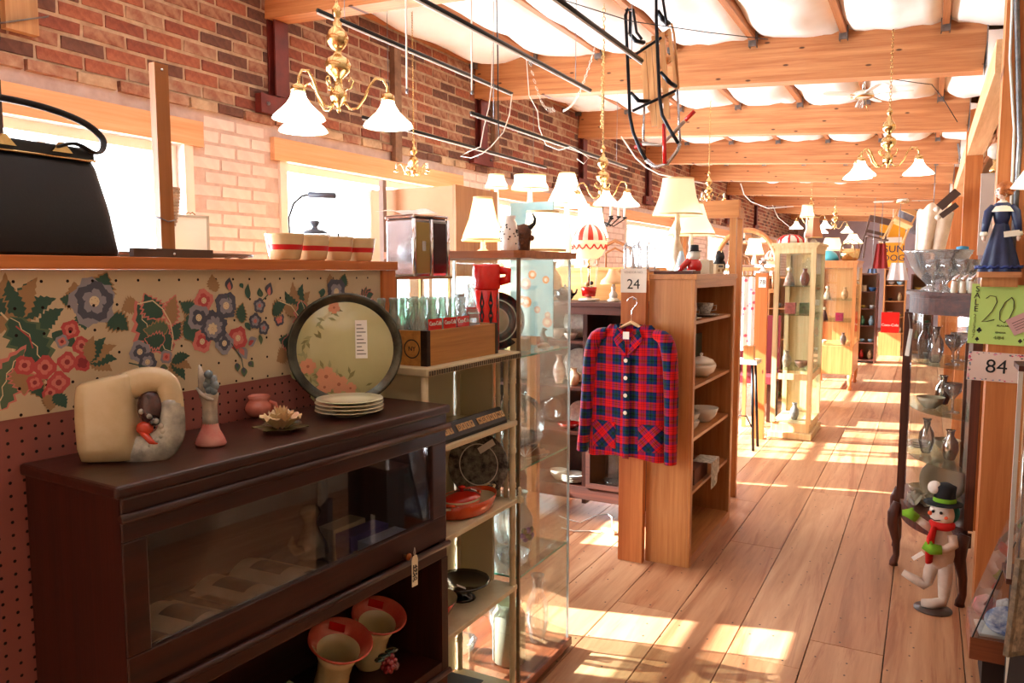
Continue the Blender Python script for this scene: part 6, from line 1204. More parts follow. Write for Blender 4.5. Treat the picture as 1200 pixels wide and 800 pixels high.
fc = thing('floral_curtain', 'white curtain printed with pink flowers left of the orange post', 'curtain', (-1.66, 7.95, 0)); FM_ = P('pink_sprig_cotton', C(238, 230, 228), .9, col2=C(238, 230, 228))
m = FM_; t_ = m.node_tree; b_ = t_.nodes['Principled BSDF']; vo = t_.nodes.new('ShaderNodeTexVoronoi'); vo.inputs['Scale'].default_value = 16; t_.links.new(mapped(t_, (1, .2, 1)), vo.inputs['Vector']); t_.links.new(ramp(t_, vo.outputs['Distance'], [(.0, C(206, 60, 92)), (.22, C(222, 130, 150)), (.30, C(240, 234, 232)), (1, C(240, 234, 232))]), b_.inputs['Base Color'])
MB().sheet(lambda u, v: (-.1+.31*u, .015*math.sin(u*26), .85+.75*v), 30, 4).build('cloth', FM_, fc); MB().tube([(-.13, .0, 1.605), (.24, 0, 1.605)], .009, 8).build('rail', BRB, fc); MB().box(-.13, -.11, -.01, .01, 0, 1.595).box(-.03, -.01, .017, .03, 0, 1.595).build('stand', BRB, fc)
rcx = thing('red_armchair', 'dark red chair under the floral curtain', 'chair', (-1.70, 8.9, 0)); MB().box(-.25, .25, -.25, .25, .42, .5).build('seat', P('dark_red_velvet', C(120, 26, 34), .8), rcx); MB().box(-.25, .25, .2, .26, .5005, 1.15).build('backrest', MC['dark_red_velvet'], rcx)
for x in (-.22, .22):
    for y in (-.22, .22): MB().box(x-.02, x+.02, y-.02, y+.02, 0, .4195).build('leg', MAHOGZ, rcx)
st_ = thing('white_topped_stool', 'tall black stool with a white top beside the orange post', 'stool', (at(872, 500, Y=7.3).x, 7.3, 0)); MB().box(-.12, .12, -.12, .12, .80, .835).build('top', WHITE, st_)
for x in (-.09, .09):
    for y in (-.09, .09): MB().tube([(x*.8, y*.8, .799), (x*1.2, y*1.2, 0)], .013, 8).build('leg', BLACK, st_)
MB().tube([(.10, -.10, .2), (.04, -.11, .32), (-.04, -.11, .32), (-.10, -.10, .2)], .007, 6).build('scroll_brace', BLACK, st_)
bx('small_wooden_case', 'small orange wooden case on the white topped stool', 'box', (st_.location.x+.03, 7.3, .8355), (.09, .09, .13), OAK)
ps = thing('orange_post', 'broad orange timber post with sign 78 beside the cream curio cabinet', 'post', (-1.405, 7.76, 0)); MB().box(-.075, .04, -.02, .035, 0, 1.635).build('post', wood('orange_fir', C(190, 98, 40), C(216, 124, 60), 'z', 1, .5, knots=True), ps)
s7 = thing('number_sign', 'small pale sign reading 78 near the top of the orange post', 'sign', (-1.415, 7.738, 1.545)); MB().box(-.035, .035, -.0015, .0015, -.05, .05).build('card', PAPER, s7); text('78', .06, INK, s7, (0, -.0022, 0), (pi/2, 0, 0), 'number')
ck = thing('chrome_ornament', 'chrome pot shaped ornament on top of the orange post', 'ornament', (-1.42, 7.765, 1.6355)); MB().lathe([(.06, 0), (.055, .02), (.02, .05), (.012, .07), (.03, .085), (.038, .11), (.025, .14), (.0001, .15)], n=20).build('body', CHROME, ck)
# cream curio cabinet
def curio(name, lb, x0, x1, y0, y1, z1, mat, crown, shelves, feet, base_h, matx=None, lower=.0):
    t = thing(name, lb, 'cabinet', (x0, y0, 0)); w, d = x1-x0, y1-y0; f = feet
    MB().box(.01, w-.01, .01, d-.01, f+.001 if f else .0, base_h).build('base', mat, t, bevel=.006)
    if not f: MB().box(-.015, w+.015, -.015, d+.0, 0, .07).build('plinth', mat, t, bevel=.008)
    for x in (0, w-.045):
        for y in (0, d-.045): MB().box(x, x+.045, y, y+.045, base_h, z1-.10).build('corner_post', mat, t)
    if lower:
        MB().box(.045, w-.045, .005, .035, lower-.03, lower+.03).box(w-.035, w-.005, .045, d-.045, lower-.03, lower+.03).build('mid_rail', mat, t)
    MB().box(0, w, 0, d, z1-.1, z1-.05).build('top_rail', mat, t)
    MB().prism([(-crown*.4, -crown*.4), (w+crown*.4, -crown*.4), (w+crown*.4, d), (-crown*.4, d)], z1-.0495, z1-.025, 'xy').prism([(-crown, -crown), (w+crown, -crown), (w+crown, d), (-crown, d)], z1-.0248, z1, 'xy').build('crown', mat, t)
    MB().box(.046, w-.046, .015, .019, base_h+.001, z1-.101).build('pane', GLASS, t); MB().box(w-.020, w-.016, .046, d-.046, base_h+.001, z1-.101).build('pane', GLASS, t)
    MB().box(.012, w-.03, d-.012, d-.006, base_h, z1-.101).build('back_panel', matx or mat, t)
    for z in shelves: MB().box(.03, w-.03, .03, d-.02, z, z+.008).build('shelf', GLASSG, t)
    return t
CRC = wood('limed_cream_wood', C(190, 164, 112), C(222, 202, 156), 'z', 1, .5)
curio('cream_curio_cabinet', 'tall cream wooden curio cabinet with glass doors beside the orange post', -1.33, -.95, 7.88, 8.62, 1.925, CRC, .03, (1.22, 1.5, .68), 0, .16, None, .62)
def trinkets(spec, prefix):
    for k, (x, y, z, kind, col, lb) in enumerate(spec):
        m = P('trinket_%s_%d' % (prefix, k), C(*col), .4, col2=C(*[int(c*.8) for c in col]), scale=30)
        if kind == 'v': lathe_thing('trinket_vase', lb, 'vase', (x, y, z), vasep(.045, .17), m, 14)
        elif kind == 'b': bx('trinket_box', lb, 'box', (x, y, z), (.10, .09, .11), m)
        elif kind == 'd':
            t = thing('small_doll', lb, 'doll', (x, y, z)); MB().lathe([(.055, 0), (.04, .07), (.018, .13), (.0001, .15)], n=14).build('dress', m, t); MB().ball((0, 0, .165), .026, 10, 8).build('head', cream_j, t)
        elif kind == 'c': cup((x, y, z), lb, m, 1.0, None, 0, False)
        elif kind == 'w': lathe_thing('trinket_bowl', lb, 'bowl', (x, y, z), bowlp(.07, .07), m, 18)
trinkets([(-1.22, 8.1, 1.509, 'd', (200, 160, 140), 'doll in a dusty pink dress on the top shelf of the cream curio'), (-1.08, 8.15, 1.509, 'v', (150, 80, 60), 'reddish vase on the top shelf of the cream curio'), (-1.20, 8.1, 1.229, 'b', (206, 110, 100), 'pink box on the second shelf of the cream curio'), (-1.07, 8.15, 1.229, 'b', (130, 150, 110), 'sage green box on the second shelf of the cream curio'),
    (-1.22, 8.1, .689, 'v', (220, 200, 170), 'pale slim vase on the third shelf of the cream curio'), (-1.08, 8.12, .689, 'w', (190, 140, 110), 'tan bowl on the third shelf of the cream curio'), (-1.13, 8.1, .161, 'v', (150, 150, 150), 'grey vase at the bottom of the cream curio')], 'cream')
tn = lathe_thing('striped_dome', 'red and white striped dome on the cream curio cabinet', 'ornament', (-1.22, 8.10, 1.9255), [(.12, 0), (.11, .04), (.07, .075), (.0001, .09)], WHITE, 24); b = MB()
for i in range(8): a = i*pi/4; b.tube([(.121*math.cos(a), .121*math.sin(a), .002), (.112*math.cos(a), .112*math.sin(a), .042), (.072*math.cos(a), .072*math.sin(a), .078), (.0, .0, .093)], [.012, .012, .009, .003], 6)
b.build('red_stripe', REDP, tn)
lamp('copper_shade_lamp', 'lamp with a tapered copper-coloured shade on the cream curio cabinet', (-1.02, 8.2, 1.9255), (.045, .085, .06, .26), [(.04, 0), (.045, .01), (.015, .05)], P('copper_shade', C(196, 130, 92), .6), WHITE, sq_=True)
lamp('slender_white_lamp', 'slender white table lamp behind the copper-coloured shade', (-1.12, 8.45, 1.9255), (.05, .07, .28, .40), turned(.28, .025), SHC, WHITE)
curio('oak_curio_cabinet', 'oak curio cabinet on carved legs beyond the cream one', -1.42, -.86, 11.5, 12.5, 1.80, OAK, .02, (1.25, .95), .22, .62)
oc = [o for o in COL.objects if o.name == 'oak_curio_cabinet'][0]
for x in (.04, .52):
    for y in (.05, .92): MB().lathe([(.02, 0), (.035, .02), (.022, .06), (.035, .15), (.045, .2195)], (x, y, 0), 12).build('carved_leg', OAK, oc)
trinkets([(-1.25, 11.75, 1.259, 'd', (230, 200, 160), 'doll in a cream dress on the top shelf of the oak curio'), (-1.02, 11.75, 1.259, 'v', (220, 150, 90), 'amber vase on the top shelf of the oak curio'), (-1.08, 11.75, .959, 'b', (210, 30, 90), 'bright magenta box in the oak curio cabinet'), (-1.28, 11.75, .959, 'd', (90, 60, 56), 'doll in a dark dress on the middle shelf of the oak curio'),
    (-1.28, 11.75, .621, 'c', (230, 224, 214), 'white mug on the lowest shelf of the oak curio'), (-1.02, 11.75, .621, 'v', (150, 120, 110), 'brownish vase on the lowest shelf of the oak curio')], 'oak')
lathe_thing('turquoise_bowl', 'turquoise bowl turned upside down on the oak curio cabinet', 'bowl', (-1.27, 11.8, 1.8005), [(.15, 0), (.145, .05), (.11, .11), (.06, .14), (.0001, .15)], P('turquoise_enamel', C(92, 196, 214), .3), 28)
for k, (x, y, s) in enumerate(((-.99, 11.97, 1), (-1.0, 11.68, .8))): t = lathe_thing('brass_pot', ['polished brass pot at the right end of the oak curio top', 'smaller brass pot behind on the oak curio top'][k], 'pot', (x, y, 1.8005), [(.08*s, 0), (.11*s, .03*s), (.12*s, .10*s), (.13*s, .17*s), (.12*s, .17*s), (.1*s, .05*s), (.0001, .02)], BRASS, 24); MB().tube([(-.12*s, 0, .15*s), (-.1*s, 0, .26*s), (0, 0, .31*s), (.1*s, 0, .26*s), (.12*s, 0, .15*s)], .007, 6).build('bail_handle', BRB, t)
# shelves and clutter in the far distance
def shelf_unit(name, lb, x0, x1, y0, y1, h, mat, n, seed, where):
    t = thing(name, lb, 'shelf', (x0, y0, 0)); w, d = x1-x0, y1-y0
    MB().box(0, .03, 0, d, 0, h).build('side_panel', mat, t); MB().box(w-.03, w, 0, d, 0, h).build('side_panel', mat, t); MB().box(.03, w-.03, d-.015, d, 0.05, h).build('back_panel', P('tan_back_board', C(150, 112, 82), .8), t)
    rnd = random.Random(seed); cols = [('white', (236, 232, 226)), ('blue', (70, 110, 160)), ('red', (196, 40, 36)), ('green', (90, 140, 100)), ('tan', (196, 160, 116)), ('black', (40, 38, 40)), ('yellow', (226, 186, 80)), ('pale blue', (170, 204, 220))]
    for i in range(n+1):
        z = .06+(h-.08)*i/n; MB().box(.03, w-.03, 0, d-.015, z-.015, z).build('shelf_board', mat, t)
        if i < n:
            for j in range(2):
                cn, cc = cols[rnd.randrange(8)]; kd = rnd.choice('vbwc'); word = {'v': 'vase', 'b': 'box', 'w': 'bowl', 'c': 'mug'}[kd]
                trinkets([(x0+w*(.3+.42*j), y0+d*.45, z+.0005, kd, cc, '%s %s, %s on shelf %s of the %s' % (cn, word, 'left' if j == 0 else 'right', ('one', 'two', 'three', 'four', 'five')[i]+' up', where))], '%s%d%d' % (name[:6], i, j))
    return t
shelf_unit('white_goods_shelf', 'narrow dark shelf unit full of small goods beyond the oak curio', -1.13, -.78, 15.2, 15.6, 1.62, WALN, 5, 1, 'far dark shelf unit')
shelf_unit('orange_goods_shelf', 'orange framed shelf unit of bright goods far down the aisle', -.80, -.38, 17.6, 18.0, 1.72, OAK, 5, 2, 'far orange shelf unit')
shelf_unit('brown_goods_shelf', 'brown shelf unit at the far right of the aisle behind the punch bowl', -.28, .12, 16.4, 16.8, 1.60, WALN, 5, 5, 'far brown shelf unit')
shelf_unit('left_goods_shelf', 'oak shelf unit between the cream and oak curio cabinets', -1.75, -1.42, 9.9, 10.3, 1.6, OAK, 4, 8, 'shelf between the curios')
rcn = thing('red_drinks_carton', 'red drinks carton with white lettering on the floor far down the aisle', 'carton', (-.62, 16.9, 0)); MB().box(-.16, .16, -.1, .1, .45, .85).build('carton', REDP, rcn); MB().box(-.2, .2, -.12, .12, 0, .4495).build('stand', OAK, rcn); text('Coca-Cola', .07, WHITE, rcn, (0, -.102, .6), (pi/2, 0, 0), 'lettering')
yp = thing('yellow_poster', 'tall yellow poster with dark blue lettering hung at the far end of the aisle', 'poster', (at(1045, 290, Y=19.5).x, 19.5, 0)); MB().box(-.26, .26, -.01, .01, 1.75, 2.75).build('sheet', P('yellow_print', C(238, 166, 28), .6), yp); MB().box(-.28, .20, -.014, -.0105, 2.30, 2.42).build('white_band', PAPER, yp); NB = P('navy_print', C(30, 30, 80), .6)
text('SUN', .22, NB, yp, (.05, -.013, 2.15), (pi/2, 0, 0)); text('DOG', .2, NB, yp, (.05, -.013, 1.95), (pi/2, 0, 0)); MB().tube([(0, 0, 2.8), (0, 0, 3.3)], .006, 6).build('string', CORD, yp)
def wchair(lb, loc, rot, mat, s=1):
    t = thing('folding_chair', lb, 'chair', loc, 0, rot=rot); 
    for x in (-.19, .19): MB().bar((x*s, .02*s, 0), (x*s, .10*s, .86*s), .03*s, .03*s).build('rear_leg', mat, t); MB().bar((x*s*.9, -.25*s, 0), (x*s*.9, .04*s, .46*s), .03*s, .03*s).build('front_leg', mat, t)
    MB().box(-.19*s, .19*s, -.2*s, .12*s, .42*s, .45*s).build('seat', mat, t); MB().box(-.2*s, .2*s, .075*s, .105*s, .74*s, .86*s).box(-.2*s, .2*s, .07*s, .095*s, .52*s, .58*s).build('back_slat', mat, t)
    MB().tube([(0, .1*s, .86*s), (0, .1*s, .95*s)], .004, 5).build('hook_wire', STEEL, t)
p = at(1018, 305, Y=19); wchair('dark brown folding chair hanging left of the yellow poster', p, (0, .25, .3), P('dark_chair_wood', C(96, 70, 60), .6), 1.15)
p = at(1045, 284, Y=18); wchair('pale wooden chair hanging above the yellow poster', p, (-.2, .45, .2), P('pale_chair_wood', C(222, 180, 124), .5), .98)
o = lathe_thing('wall_fan', 'dark grey round fan hung high beside the draped quilt at the far end', 'fan', at(1078, 252, Y=19.8), [(.0001, -.03), (.2, -.02), (.42, .0), (.44, .03), (.3, .04)], P('dark_grey_disc', C(96, 90, 96), .5, col2=C(130, 124, 130), scale=5), 32, rot=(pi/2, 0, 0)); MB().tube([(0, .0, 0), (0, .9, 0)], .006, 6).build('hanging_wire', STEEL, o)
pw = thing('draped_quilt', 'cream quilt draped in folds high on the right at the far end', 'quilt', at(1093, 265, Y=12.0)); qm = MB()
qm.sheet(lambda u, v: (-.20+.42*u*(1-.25*v), .08*math.sin(u*13)*(.3+v)-.12*math.sin(pi*u), .18-.62*v+.10*math.sin(pi*u)+.03*math.sin(u*19)), 26, 10); o = qm.build('quilt', P('cream_quilt', C(232, 222, 206), .9, col2=C(214, 200, 180), scale=7, bmp=.4), pw); so = o.modifiers.new('t', 'SOLIDIFY'); so.thickness = .03
MB().tube([(0, 0, .25), (0, 0, zb(.1)-pw.location.z+.2)], .006, 6).build('string', STEEL, pw)
ben = thing('dark_scroll_bracket', 'dark brown wooden bench end hung high on the right-hand far post', 'bracket', at(1108, 240, Y=8.3)); ben.location.x = .14; ben.scale = (.75, .75, .75); MB().bar((-.10, 0, -.03), (.09, 0, .16), .07, .10).bar((-.08, 0, -.14), (.09, 0, .0), .05, .07).build('arm', P('dark_arm', C(64, 44, 36), .5), ben)
for z, x in ((-.05, -.13), (-.15, -.11)): MB().ball((x, 0, z), .035, 10, 8).build('white_knob', WHITE, ben)
o = bx('white_pegboard', 'white pegboard panel between the right-hand timber posts', 'panel', (.33, 5.6, 1.75), (.14, .012, .50), P('white_pegboard_paint', C(226, 206, 190), .7)); MB().box(-.02, .02, .007, .03, -1.75, .2).build('support', FIRZ, o)
gl = thing('globe_lamp', 'brass oil lamp with a white globe on the pegboard top at the right', 'lamp', (.335, 5.6, 2.2505)); MB().lathe([(.03, 0), (.035, .02), (.015, .05), (.02, .08)], n=16).build('base', BRASS, gl); MB().ball((0, 0, .13), .05, 14, 10).build('globe', WHITE, gl)

# weathered studs and a shelf bracket fixed on the brick
WST = P('weathered_stud', C(150, 118, 96), .8, col2=C(118, 92, 76), scale=12)
for k, (y, z0, z1) in enumerate(((4.735, 2.47, 3.33), (6.225, 2.66, 3.3))): tag(MB().box(XW+.001, XW+.045, y-.04, y+.04, z0, z1).build('wall_stud', WST), ['weathered upright stud on the brick wall behind the nearest chandelier', 'weathered upright stud on the brick wall above the lamp shades'][k], 'stud')
sbk = thing('wall_bracket', 'wooden board with a grey steel strap fixed on the brick at the top left', 'bracket', (XW+.001, 2.03, 2.72)); MB().box(0, .04, -.07, .07, -.03, .5).build('board', wood('old_board', C(176, 130, 84), C(206, 164, 116), 'z', 1, .6), sbk); MB().tube([(.05, -.12, -.03), (.06, .10, .06)], .012, 6, flat=.3).build('strap', STEEL, sbk); MB().tube([(.04, -.11, -.025), (.03, -.1, -.09)], .010, 6).build('hook', BLACK, sbk)

lamp('white_dome_lamp', 'white lamp with a wide shade behind the turquoise bowl on the oak curio', (-1.27, 12.30, 1.8005), (.10, .17, .16, .34), turned(.17, .03), SHC, WHITE)
lamp('white_cone_lamp', 'white cone shaded lamp at the back of the oak curio cabinet', (-1.0, 12.42, 1.8005), (.05, .14, .26, .40), turned(.27, .03), SHW, WHITE)
for k, (x, z, y, c, w, h_, lb) in enumerate(((1032, 300, 17.2, (130, 30, 26), .14, .5, 'dark red coat hanging above the far shelf units'), (1052, 318, 16.9, (226, 226, 230), .2, .34, 'pale cloth hanging right of the dark red coat'), (1022, 322, 16.6, (90, 110, 140), .12, .24, 'blue-grey cloth hanging left of the dark red coat'))):
    p = at(x, z, Y=y); t = thing('hanging_cloth', lb, 'cloth', p); MB().sheet(lambda u, v: ((u-.5)*2*w*(1-.4*v), .03*math.sin(u*14), -h_/2+h_*v), 14, 6).build('cloth', P('far_cloth_%d' % k, C(*c), .9), t); MB().tube([(0, 0, h_/2), (0, 0, zb(p.x)-p.z+.1)], .006, 5).build('string', STEEL, t)
# ================================================================ RIGHT SIDE
cu = thing('curved_curio', 'dark walnut curio cabinet with bowed glass on cabriole legs at the right', 'cabinet', (0, 0, 0))
A_, B_ = (-.085, 4.74), (.225, 4.30)       # far left corner and near right corner of the bowed front
def bow(t, off=0.0):
    # quarter-like curve bulging to the camera and the aisle
    x = A_[0]+(B_[0]-A_[0])*t; y = A_[1]+(B_[1]-A_[1])*t; k = .075*math.sin(pi*t)
    nx, ny = -.818, -.575; return (x+nx*(k+off), y+ny*(k+off))
NB_ = 12; bowp = [bow(i/NB_) for i in range(NB_+1)]; bowo = [bow(i/NB_, .022) for i in range(NB_+1)]; bowi = [bow(i/NB_, -.022) for i in range(NB_+1)]
BK = [(B_[0], 5.1), (A_[0], 5.1)]
MB().prism(bowo+[(B_[0]+.02, 5.1), (A_[0]-.02, 5.1)], 1.527, 1.545, 'xy').prism(bow(0) and bowp+BK, 1.512, 1.5265, 'xy').build('top_board', WALNX, cu)
MB().prism(bowp+bowi[::-1], 1.43, 1.5115, 'xy').build('top_rail', WALNX, cu); MB().prism(bowp+BK, .365, .385, 'xy').build('floor_board', WALN, cu)
MB().prism(bowp+bowi[::-1], .29, .3645, 'xy').build('apron', WALN, cu)
for (x, y) in (A_, B_, (A_[0], 5.08), (B_[0], 5.08)):
    MB().box(x-.02, x+.02, y-.02, y+.02, .386, 1.4295).build('corner_post', WALN, cu)
    MB().tube([(x-.01, y-.01, .36), (x-.028, y-.02, .30), (x-.03, y-.022, .24), (x-.010, y-.01, .14), (x-.006, y-.005, .06), (x-.018, y-.012, .02), (x-.018, y-.012, .0)], [.026, .034, .03, .021, .017, .022, .024], 10).build('cabriole_leg', WALN, cu)
def strip(p, z0, z1): mb = MB(); n = len(p)-1; mb.add([(a, b, z) for z in (z0, z1) for a, b in p], [(i, i+1, n+1+i+1, n+1+i) for i in range(n)], 0, None, True); return mb
strip([bow(.06+.88*i/NB_) for i in range(NB_+1)], .386, 1.4295).build('bowed_pane', glassy('curio_glass', (.97, .99, .99, 1), .05, .01, .6), cu)
MB().box(A_[0]-.001, A_[0]+.001, 4.762, 5.058, .386, 1.51).build('side_pane', GLASS, cu); MB().box(A_[0], B_[0], 5.088, 5.092, .386, 1.51).build('back_pane', GLASS, cu); MB().box(B_[0]-.004, B_[0]+.004, 4.322, 5.06, .386, 1.51).build('side_panel', WALN, cu)
for z in (1.17, .92, .66): MB().prism(bowi+[(B_[0]-.01, 5.08), (A_[0]+.01, 5.08)], z-.006, z, 'xy').build('glass_shelf', GLASSG, cu)
MB().prism([(-.012, -.09), (.012, -.09), (.010, .06), (-.010, .06)], -.001, .001, 'xz').build('price_tag', PAPER, cu, loc=(A_[0]+.01, A_[1]-.045, 1.28), rot=(0, .12, -.5)); MB().tube([(A_[0]+.01, A_[1]-.045, 1.34), (A_[0], A_[1]-.03, 1.42)], .001, 5).build('tag_string', CORD, cu)
cry = [(1.1705, 'top', (('v', .05, 4.62), ('g', .13, 4.55), ('v', .0, 4.80), ('g', .16, 4.75))), (.9205, 'second', (('b', .04, 4.66), ('g', .14, 4.56), ('s', .10, 4.82))), (.6605, 'third', (('s', .14, 4.60), ('v', .03, 4.72), ('b', .13, 4.85))), (.3855, 'lowest', (('b', .10, 4.62), ('b', .02, 4.84)))]
GOB = [(.032, 0), (.030, .004), (.005, .01), (.005, .06), (.012, .07), (.035, .10), (.038, .14), (.036, .14), (.03, .10), (.0001, .075)]
SILV = P('polished_silver', C(214, 210, 200), .12, 1)
nmz = {'v': ('crystal_vase', 'crystal vase', 'vase'), 'g': ('crystal_goblet', 'crystal goblet', 'glass'), 'b': ('china_bowl', 'cream china bowl', 'bowl'), 's': ('silver_jug', 'silver jug', 'jug')}
for z, sn_, its in cry:
    for j, (kd, x, y) in enumerate(its):
        nm_, wd, ct_ = nmz[kd]; lb = '%s, %s of those on the %s shelf of the bowed curio' % (wd, ('nearest left', 'nearest right', 'rear left', 'rear right')[j], sn_)
        lathe_thing(nm_, lb, ct_, (x, y, z), {'v': vasep(.04, .19), 'g': [(r*1.1, h*1.1) for r, h in GOB], 'b': bowlp(.07, .06), 's': vasep(.042, .16)}[kd], {'v': CRYST, 'g': CRYST, 'b': cream_j, 's': SILV}[kd], 20)
for k in range(3): o = tag(bpy.data.objects.new('white_saucer', plate_mesh(.05, .01, WHITE)), 'white saucer in the curio stack, %s' % ('bottom', 'middle', 'top')[k], 'plate', 'saucers in the bowed curio'); COL.objects.link(o); o.location = (-.01, 4.85, .6606+.013*k)
standing_plate('beige_round_tray', 'large beige tray leaning at the bottom of the bowed curio', .12, 4.76, .3855, .12, cream_j, .3)
cl2 = thing('crumpled_cloth', 'pale crumpled cloth on the bottom of the bowed curio', 'cloth', (.03, 4.66, .386)); MB().sheet(lambda u, v: ((u-.5)*.16, (v-.5)*.14, .03+.02*math.sin(u*17+v*5)+.02*math.sin(v*19)), 14, 12).build('cloth', P('pale_linen', C(206, 190, 160), .9), cl2)
# punch bowl, goblets and shakers on the curio
zp = 1.5455
pb = thing('punch_bowl', 'large pressed glass punch bowl on a foot on the curio cabinet', 'bowl', (.04, 4.72, zp))
MB().lathe([(.075, 0), (.07, .012), (.045, .03), (.055, .045), (.09, .08), (.125, .13), (.155, .20), (.165, .215), (.158, .218), (.145, .20), (.115, .13), (.08, .09), (.0001, .06)], n=48, wav=.025, k=24).build('bowl', glassy('pressed_glass', (.88, .90, .90, 1), .24, .08, .85, .16), pb)
goblet = None
for k, (x, y) in enumerate(((.022, 4.49), (.085, 4.42), (.15, 4.40), (.19, 4.52), (.07, 4.52))):
    lb = 'stemmed goblet in front of the punch bowl, %s' % ('leftmost', 'second from the left at the front', 'third along beside the salt shakers', 'rightmost by the post', 'half hidden behind the front ones')[k]
    if goblet is None: goblet = lathe_thing('stemmed_goblet', lb, 'glass', (x, y, zp), [(r*1.0, z*1.18) for r, z in GOB], glassy('goblet_glass', (.92, .94, .94, 1), .16, .04, .85, .08), 24, 'stemmed goblets round the punch bowl')
    else: dup(goblet, (x, y, zp), 0, lb)
for k, (x, y) in enumerate(((.115, 4.335), (.150, 4.325), (.185, 4.33))):
    s_ = lathe_thing('salt_shaker', '%s ribbed glass shaker with a slanted metal top by the post' % ('left', 'middle', 'right')[k], 'shaker', (x, y, zp), [(.014, 0), (.016, .004), (.014, .05), (.012, .062)], P('salt_filled_glass', C(214, 204, 184), .2, coat=.5), 12, 'glass shakers on the curio'); MB().tube([(0, 0, .058), (.004, -.002, .072), (.022, -.010, .088)], [.013, .013, .006], 10).build('metal_top', CHROME, s_)
bk_ = thing('small_flower_doll', 'small figure with an orange flower and blue hat behind the punch bowl', 'doll', (.16, 4.92, zp)); MB().lathe([(.05, 0), (.03, .09), (.02, .14)], n=14).build('dress', cream_j, bk_); MB().ball((0, 0, .17), .04, 12, 8).build('orange_hair', P('orange_yarn', C(222, 120, 60), .9), bk_); MB().lathe([(.05, .20), (.05, .206), (.03, .21), (.03, .24), (.0001, .245)], n=16).build('hat', P('sky_blue_felt', C(90, 170, 210), .8), bk_)
lathe_thing('lidded_jar', 'clear jar with a cream lid beside the doll box', 'jar', (.20, 4.72, zp), [(.03, 0), (.03, .10), (.022, .11), (.026, .115), (.026, .14), (.0001, .142)], WHITE)
# doll on its ledge
db_ = thing('doll_ledge', 'orange timber block fixed to the post under the doll', 'ledge', (.262, 3.87, 0)); MB().box(-.075, .078, -.07, .078, 1.625, 1.648).build('board', FIR, db_); MB().box(-.06, .07, -.02, .077, 1.585, 1.6245).build('block', OAK, db_)
dl = thing('porcelain_doll', 'porcelain doll with auburn curls in a navy blue dress standing on the post ledge', 'doll', (.262, 3.86, 1.6485), 0)
NV = P('navy_satin', C(26, 34, 66), .45, col2=C(40, 52, 92), scale=8)
def skirt(u, v):
    a = 2*pi*u; r = (.075-.052*v**1.1)*(1+.10*math.sin(a*9)*(1-v)+.04*math.sin(a*5+2)); return (r*math.cos(a)*1.0, r*math.sin(a)*.72, .0+.21*v)
MB().sheet(skirt, 60, 10).build('skirt', NV, dl); MB().tube([((.078*(1+.1*math.sin(u*9)))*math.cos(u), .72*(.078*(1+.1*math.sin(u*9)))*math.sin(u), .020+.004*math.sin(u*18)) for u in [2*pi*i/60 for i in range(60)]], .006, 6, loop=True).build('ruffle', P('blue_ruffle', C(30, 50, 120), .5), dl)
MB().lathe([(.024, .20), (.030, .225), (.036, .26), (.030, .285), (.012, .295)], n=20, sy=.75).build('bodice', NV, dl)
SK = P('doll_porcelain', C(240, 206, 186), .25, coat=.3)
for s_ in (-1, 1): MB().tube([(s_*.030, -.0, .275), (s_*.048, -.004, .25), (s_*.056, -.012, .205), (s_*(.062 if s_ > 0 else .06), -.022, .165)], [.015, .019, .016, .012], 12).build('sleeve', NV, dl); MB().lathe([(.013, .15), (.016, .155), (.013, .168)], (s_*.062, -.023, 0), 12).build('lace_cuff', P('white_lace', C(240, 232, 214), .9), dl); MB().tube([(s_*.062, -.024, .155), (s_*.062, -.027, .14), (s_*.060, -.029, .128)], [.007, .008, .004], 8).build('hand', SK, dl)
cl_ = MB(); cl_.sheet(lambda u, v: ((.014+.034*v)*(1+.06*math.sin(u*2*pi*10)*v)*math.cos(2*pi*u), (.012+.026*v)*math.sin(2*pi*u), .298-.035*v-.012*v*(math.sin(2*pi*u) < 0)), 60, 5); cl_.build('lace_collar', MC['white_lace'], dl)
MB().lathe([(.010, .29), (.009, .31)], n=12).ball((-.004, -.004, .333), .027, 18, 12, 0, None, .86, .95, 1.12).ball((-.026, -.012, .332), .005, 8, 6).ball((-.020, -.014, .318), .006, 8, 5, 0, None, 1, 1, .5).build('head', SK, dl)
fcx = MB(); fcx.ball((-.020, -.022, .340), .0035, 8, 6).ball((-.026, -.004, .340), .003, 8, 6); fcx.build('eyes', P('doll_eyes', C(40, 60, 90), .2), dl); MB().ball((-.0245, -.0165, .3215), .0032, 8, 6, 0, None, 1, 1.4, .6).build('lips', P('doll_lips', C(196, 90, 84), .4), dl)
hr_ = MB(); rnd = random.Random(5)
for i in range(90):
    a = rnd.uniform(-.7*pi, .75*pi); el = rnd.uniform(-.35, 1.45)
    if abs(a) > 2.0 and el < .75: continue
    x = .031*math.cos(el)*math.cos(a)+.004; y = .031*math.cos(el)*math.sin(a); z = .340+.031*math.sin(el); hr_.tube([(x+.007*math.cos(t), y+.004*math.sin(t*.8), z-.002*t+.006*math.sin(t)) for t in [j*.9 for j in range(6)]], .0052, 5)
hr_.ball((.007, .003, .347), .033, 14, 10); hr_.build('curly_hair', P('auburn_hair', C(186, 108, 50), .6, col2=C(146, 76, 34), scale=60), dl)
MB().box(-.028, .028, -.001, .001, -.012, .012).build('paper_tag', P('aged_paper', C(232, 220, 200), .8), dl, loc=(.035, -.052, .158), rot=(0, -.12, 0)); MB().lathe([(.02, 0), (.016, .012)], (0, 0, 0), 12, sy=1.2).build('shoes', BLACK, dl)
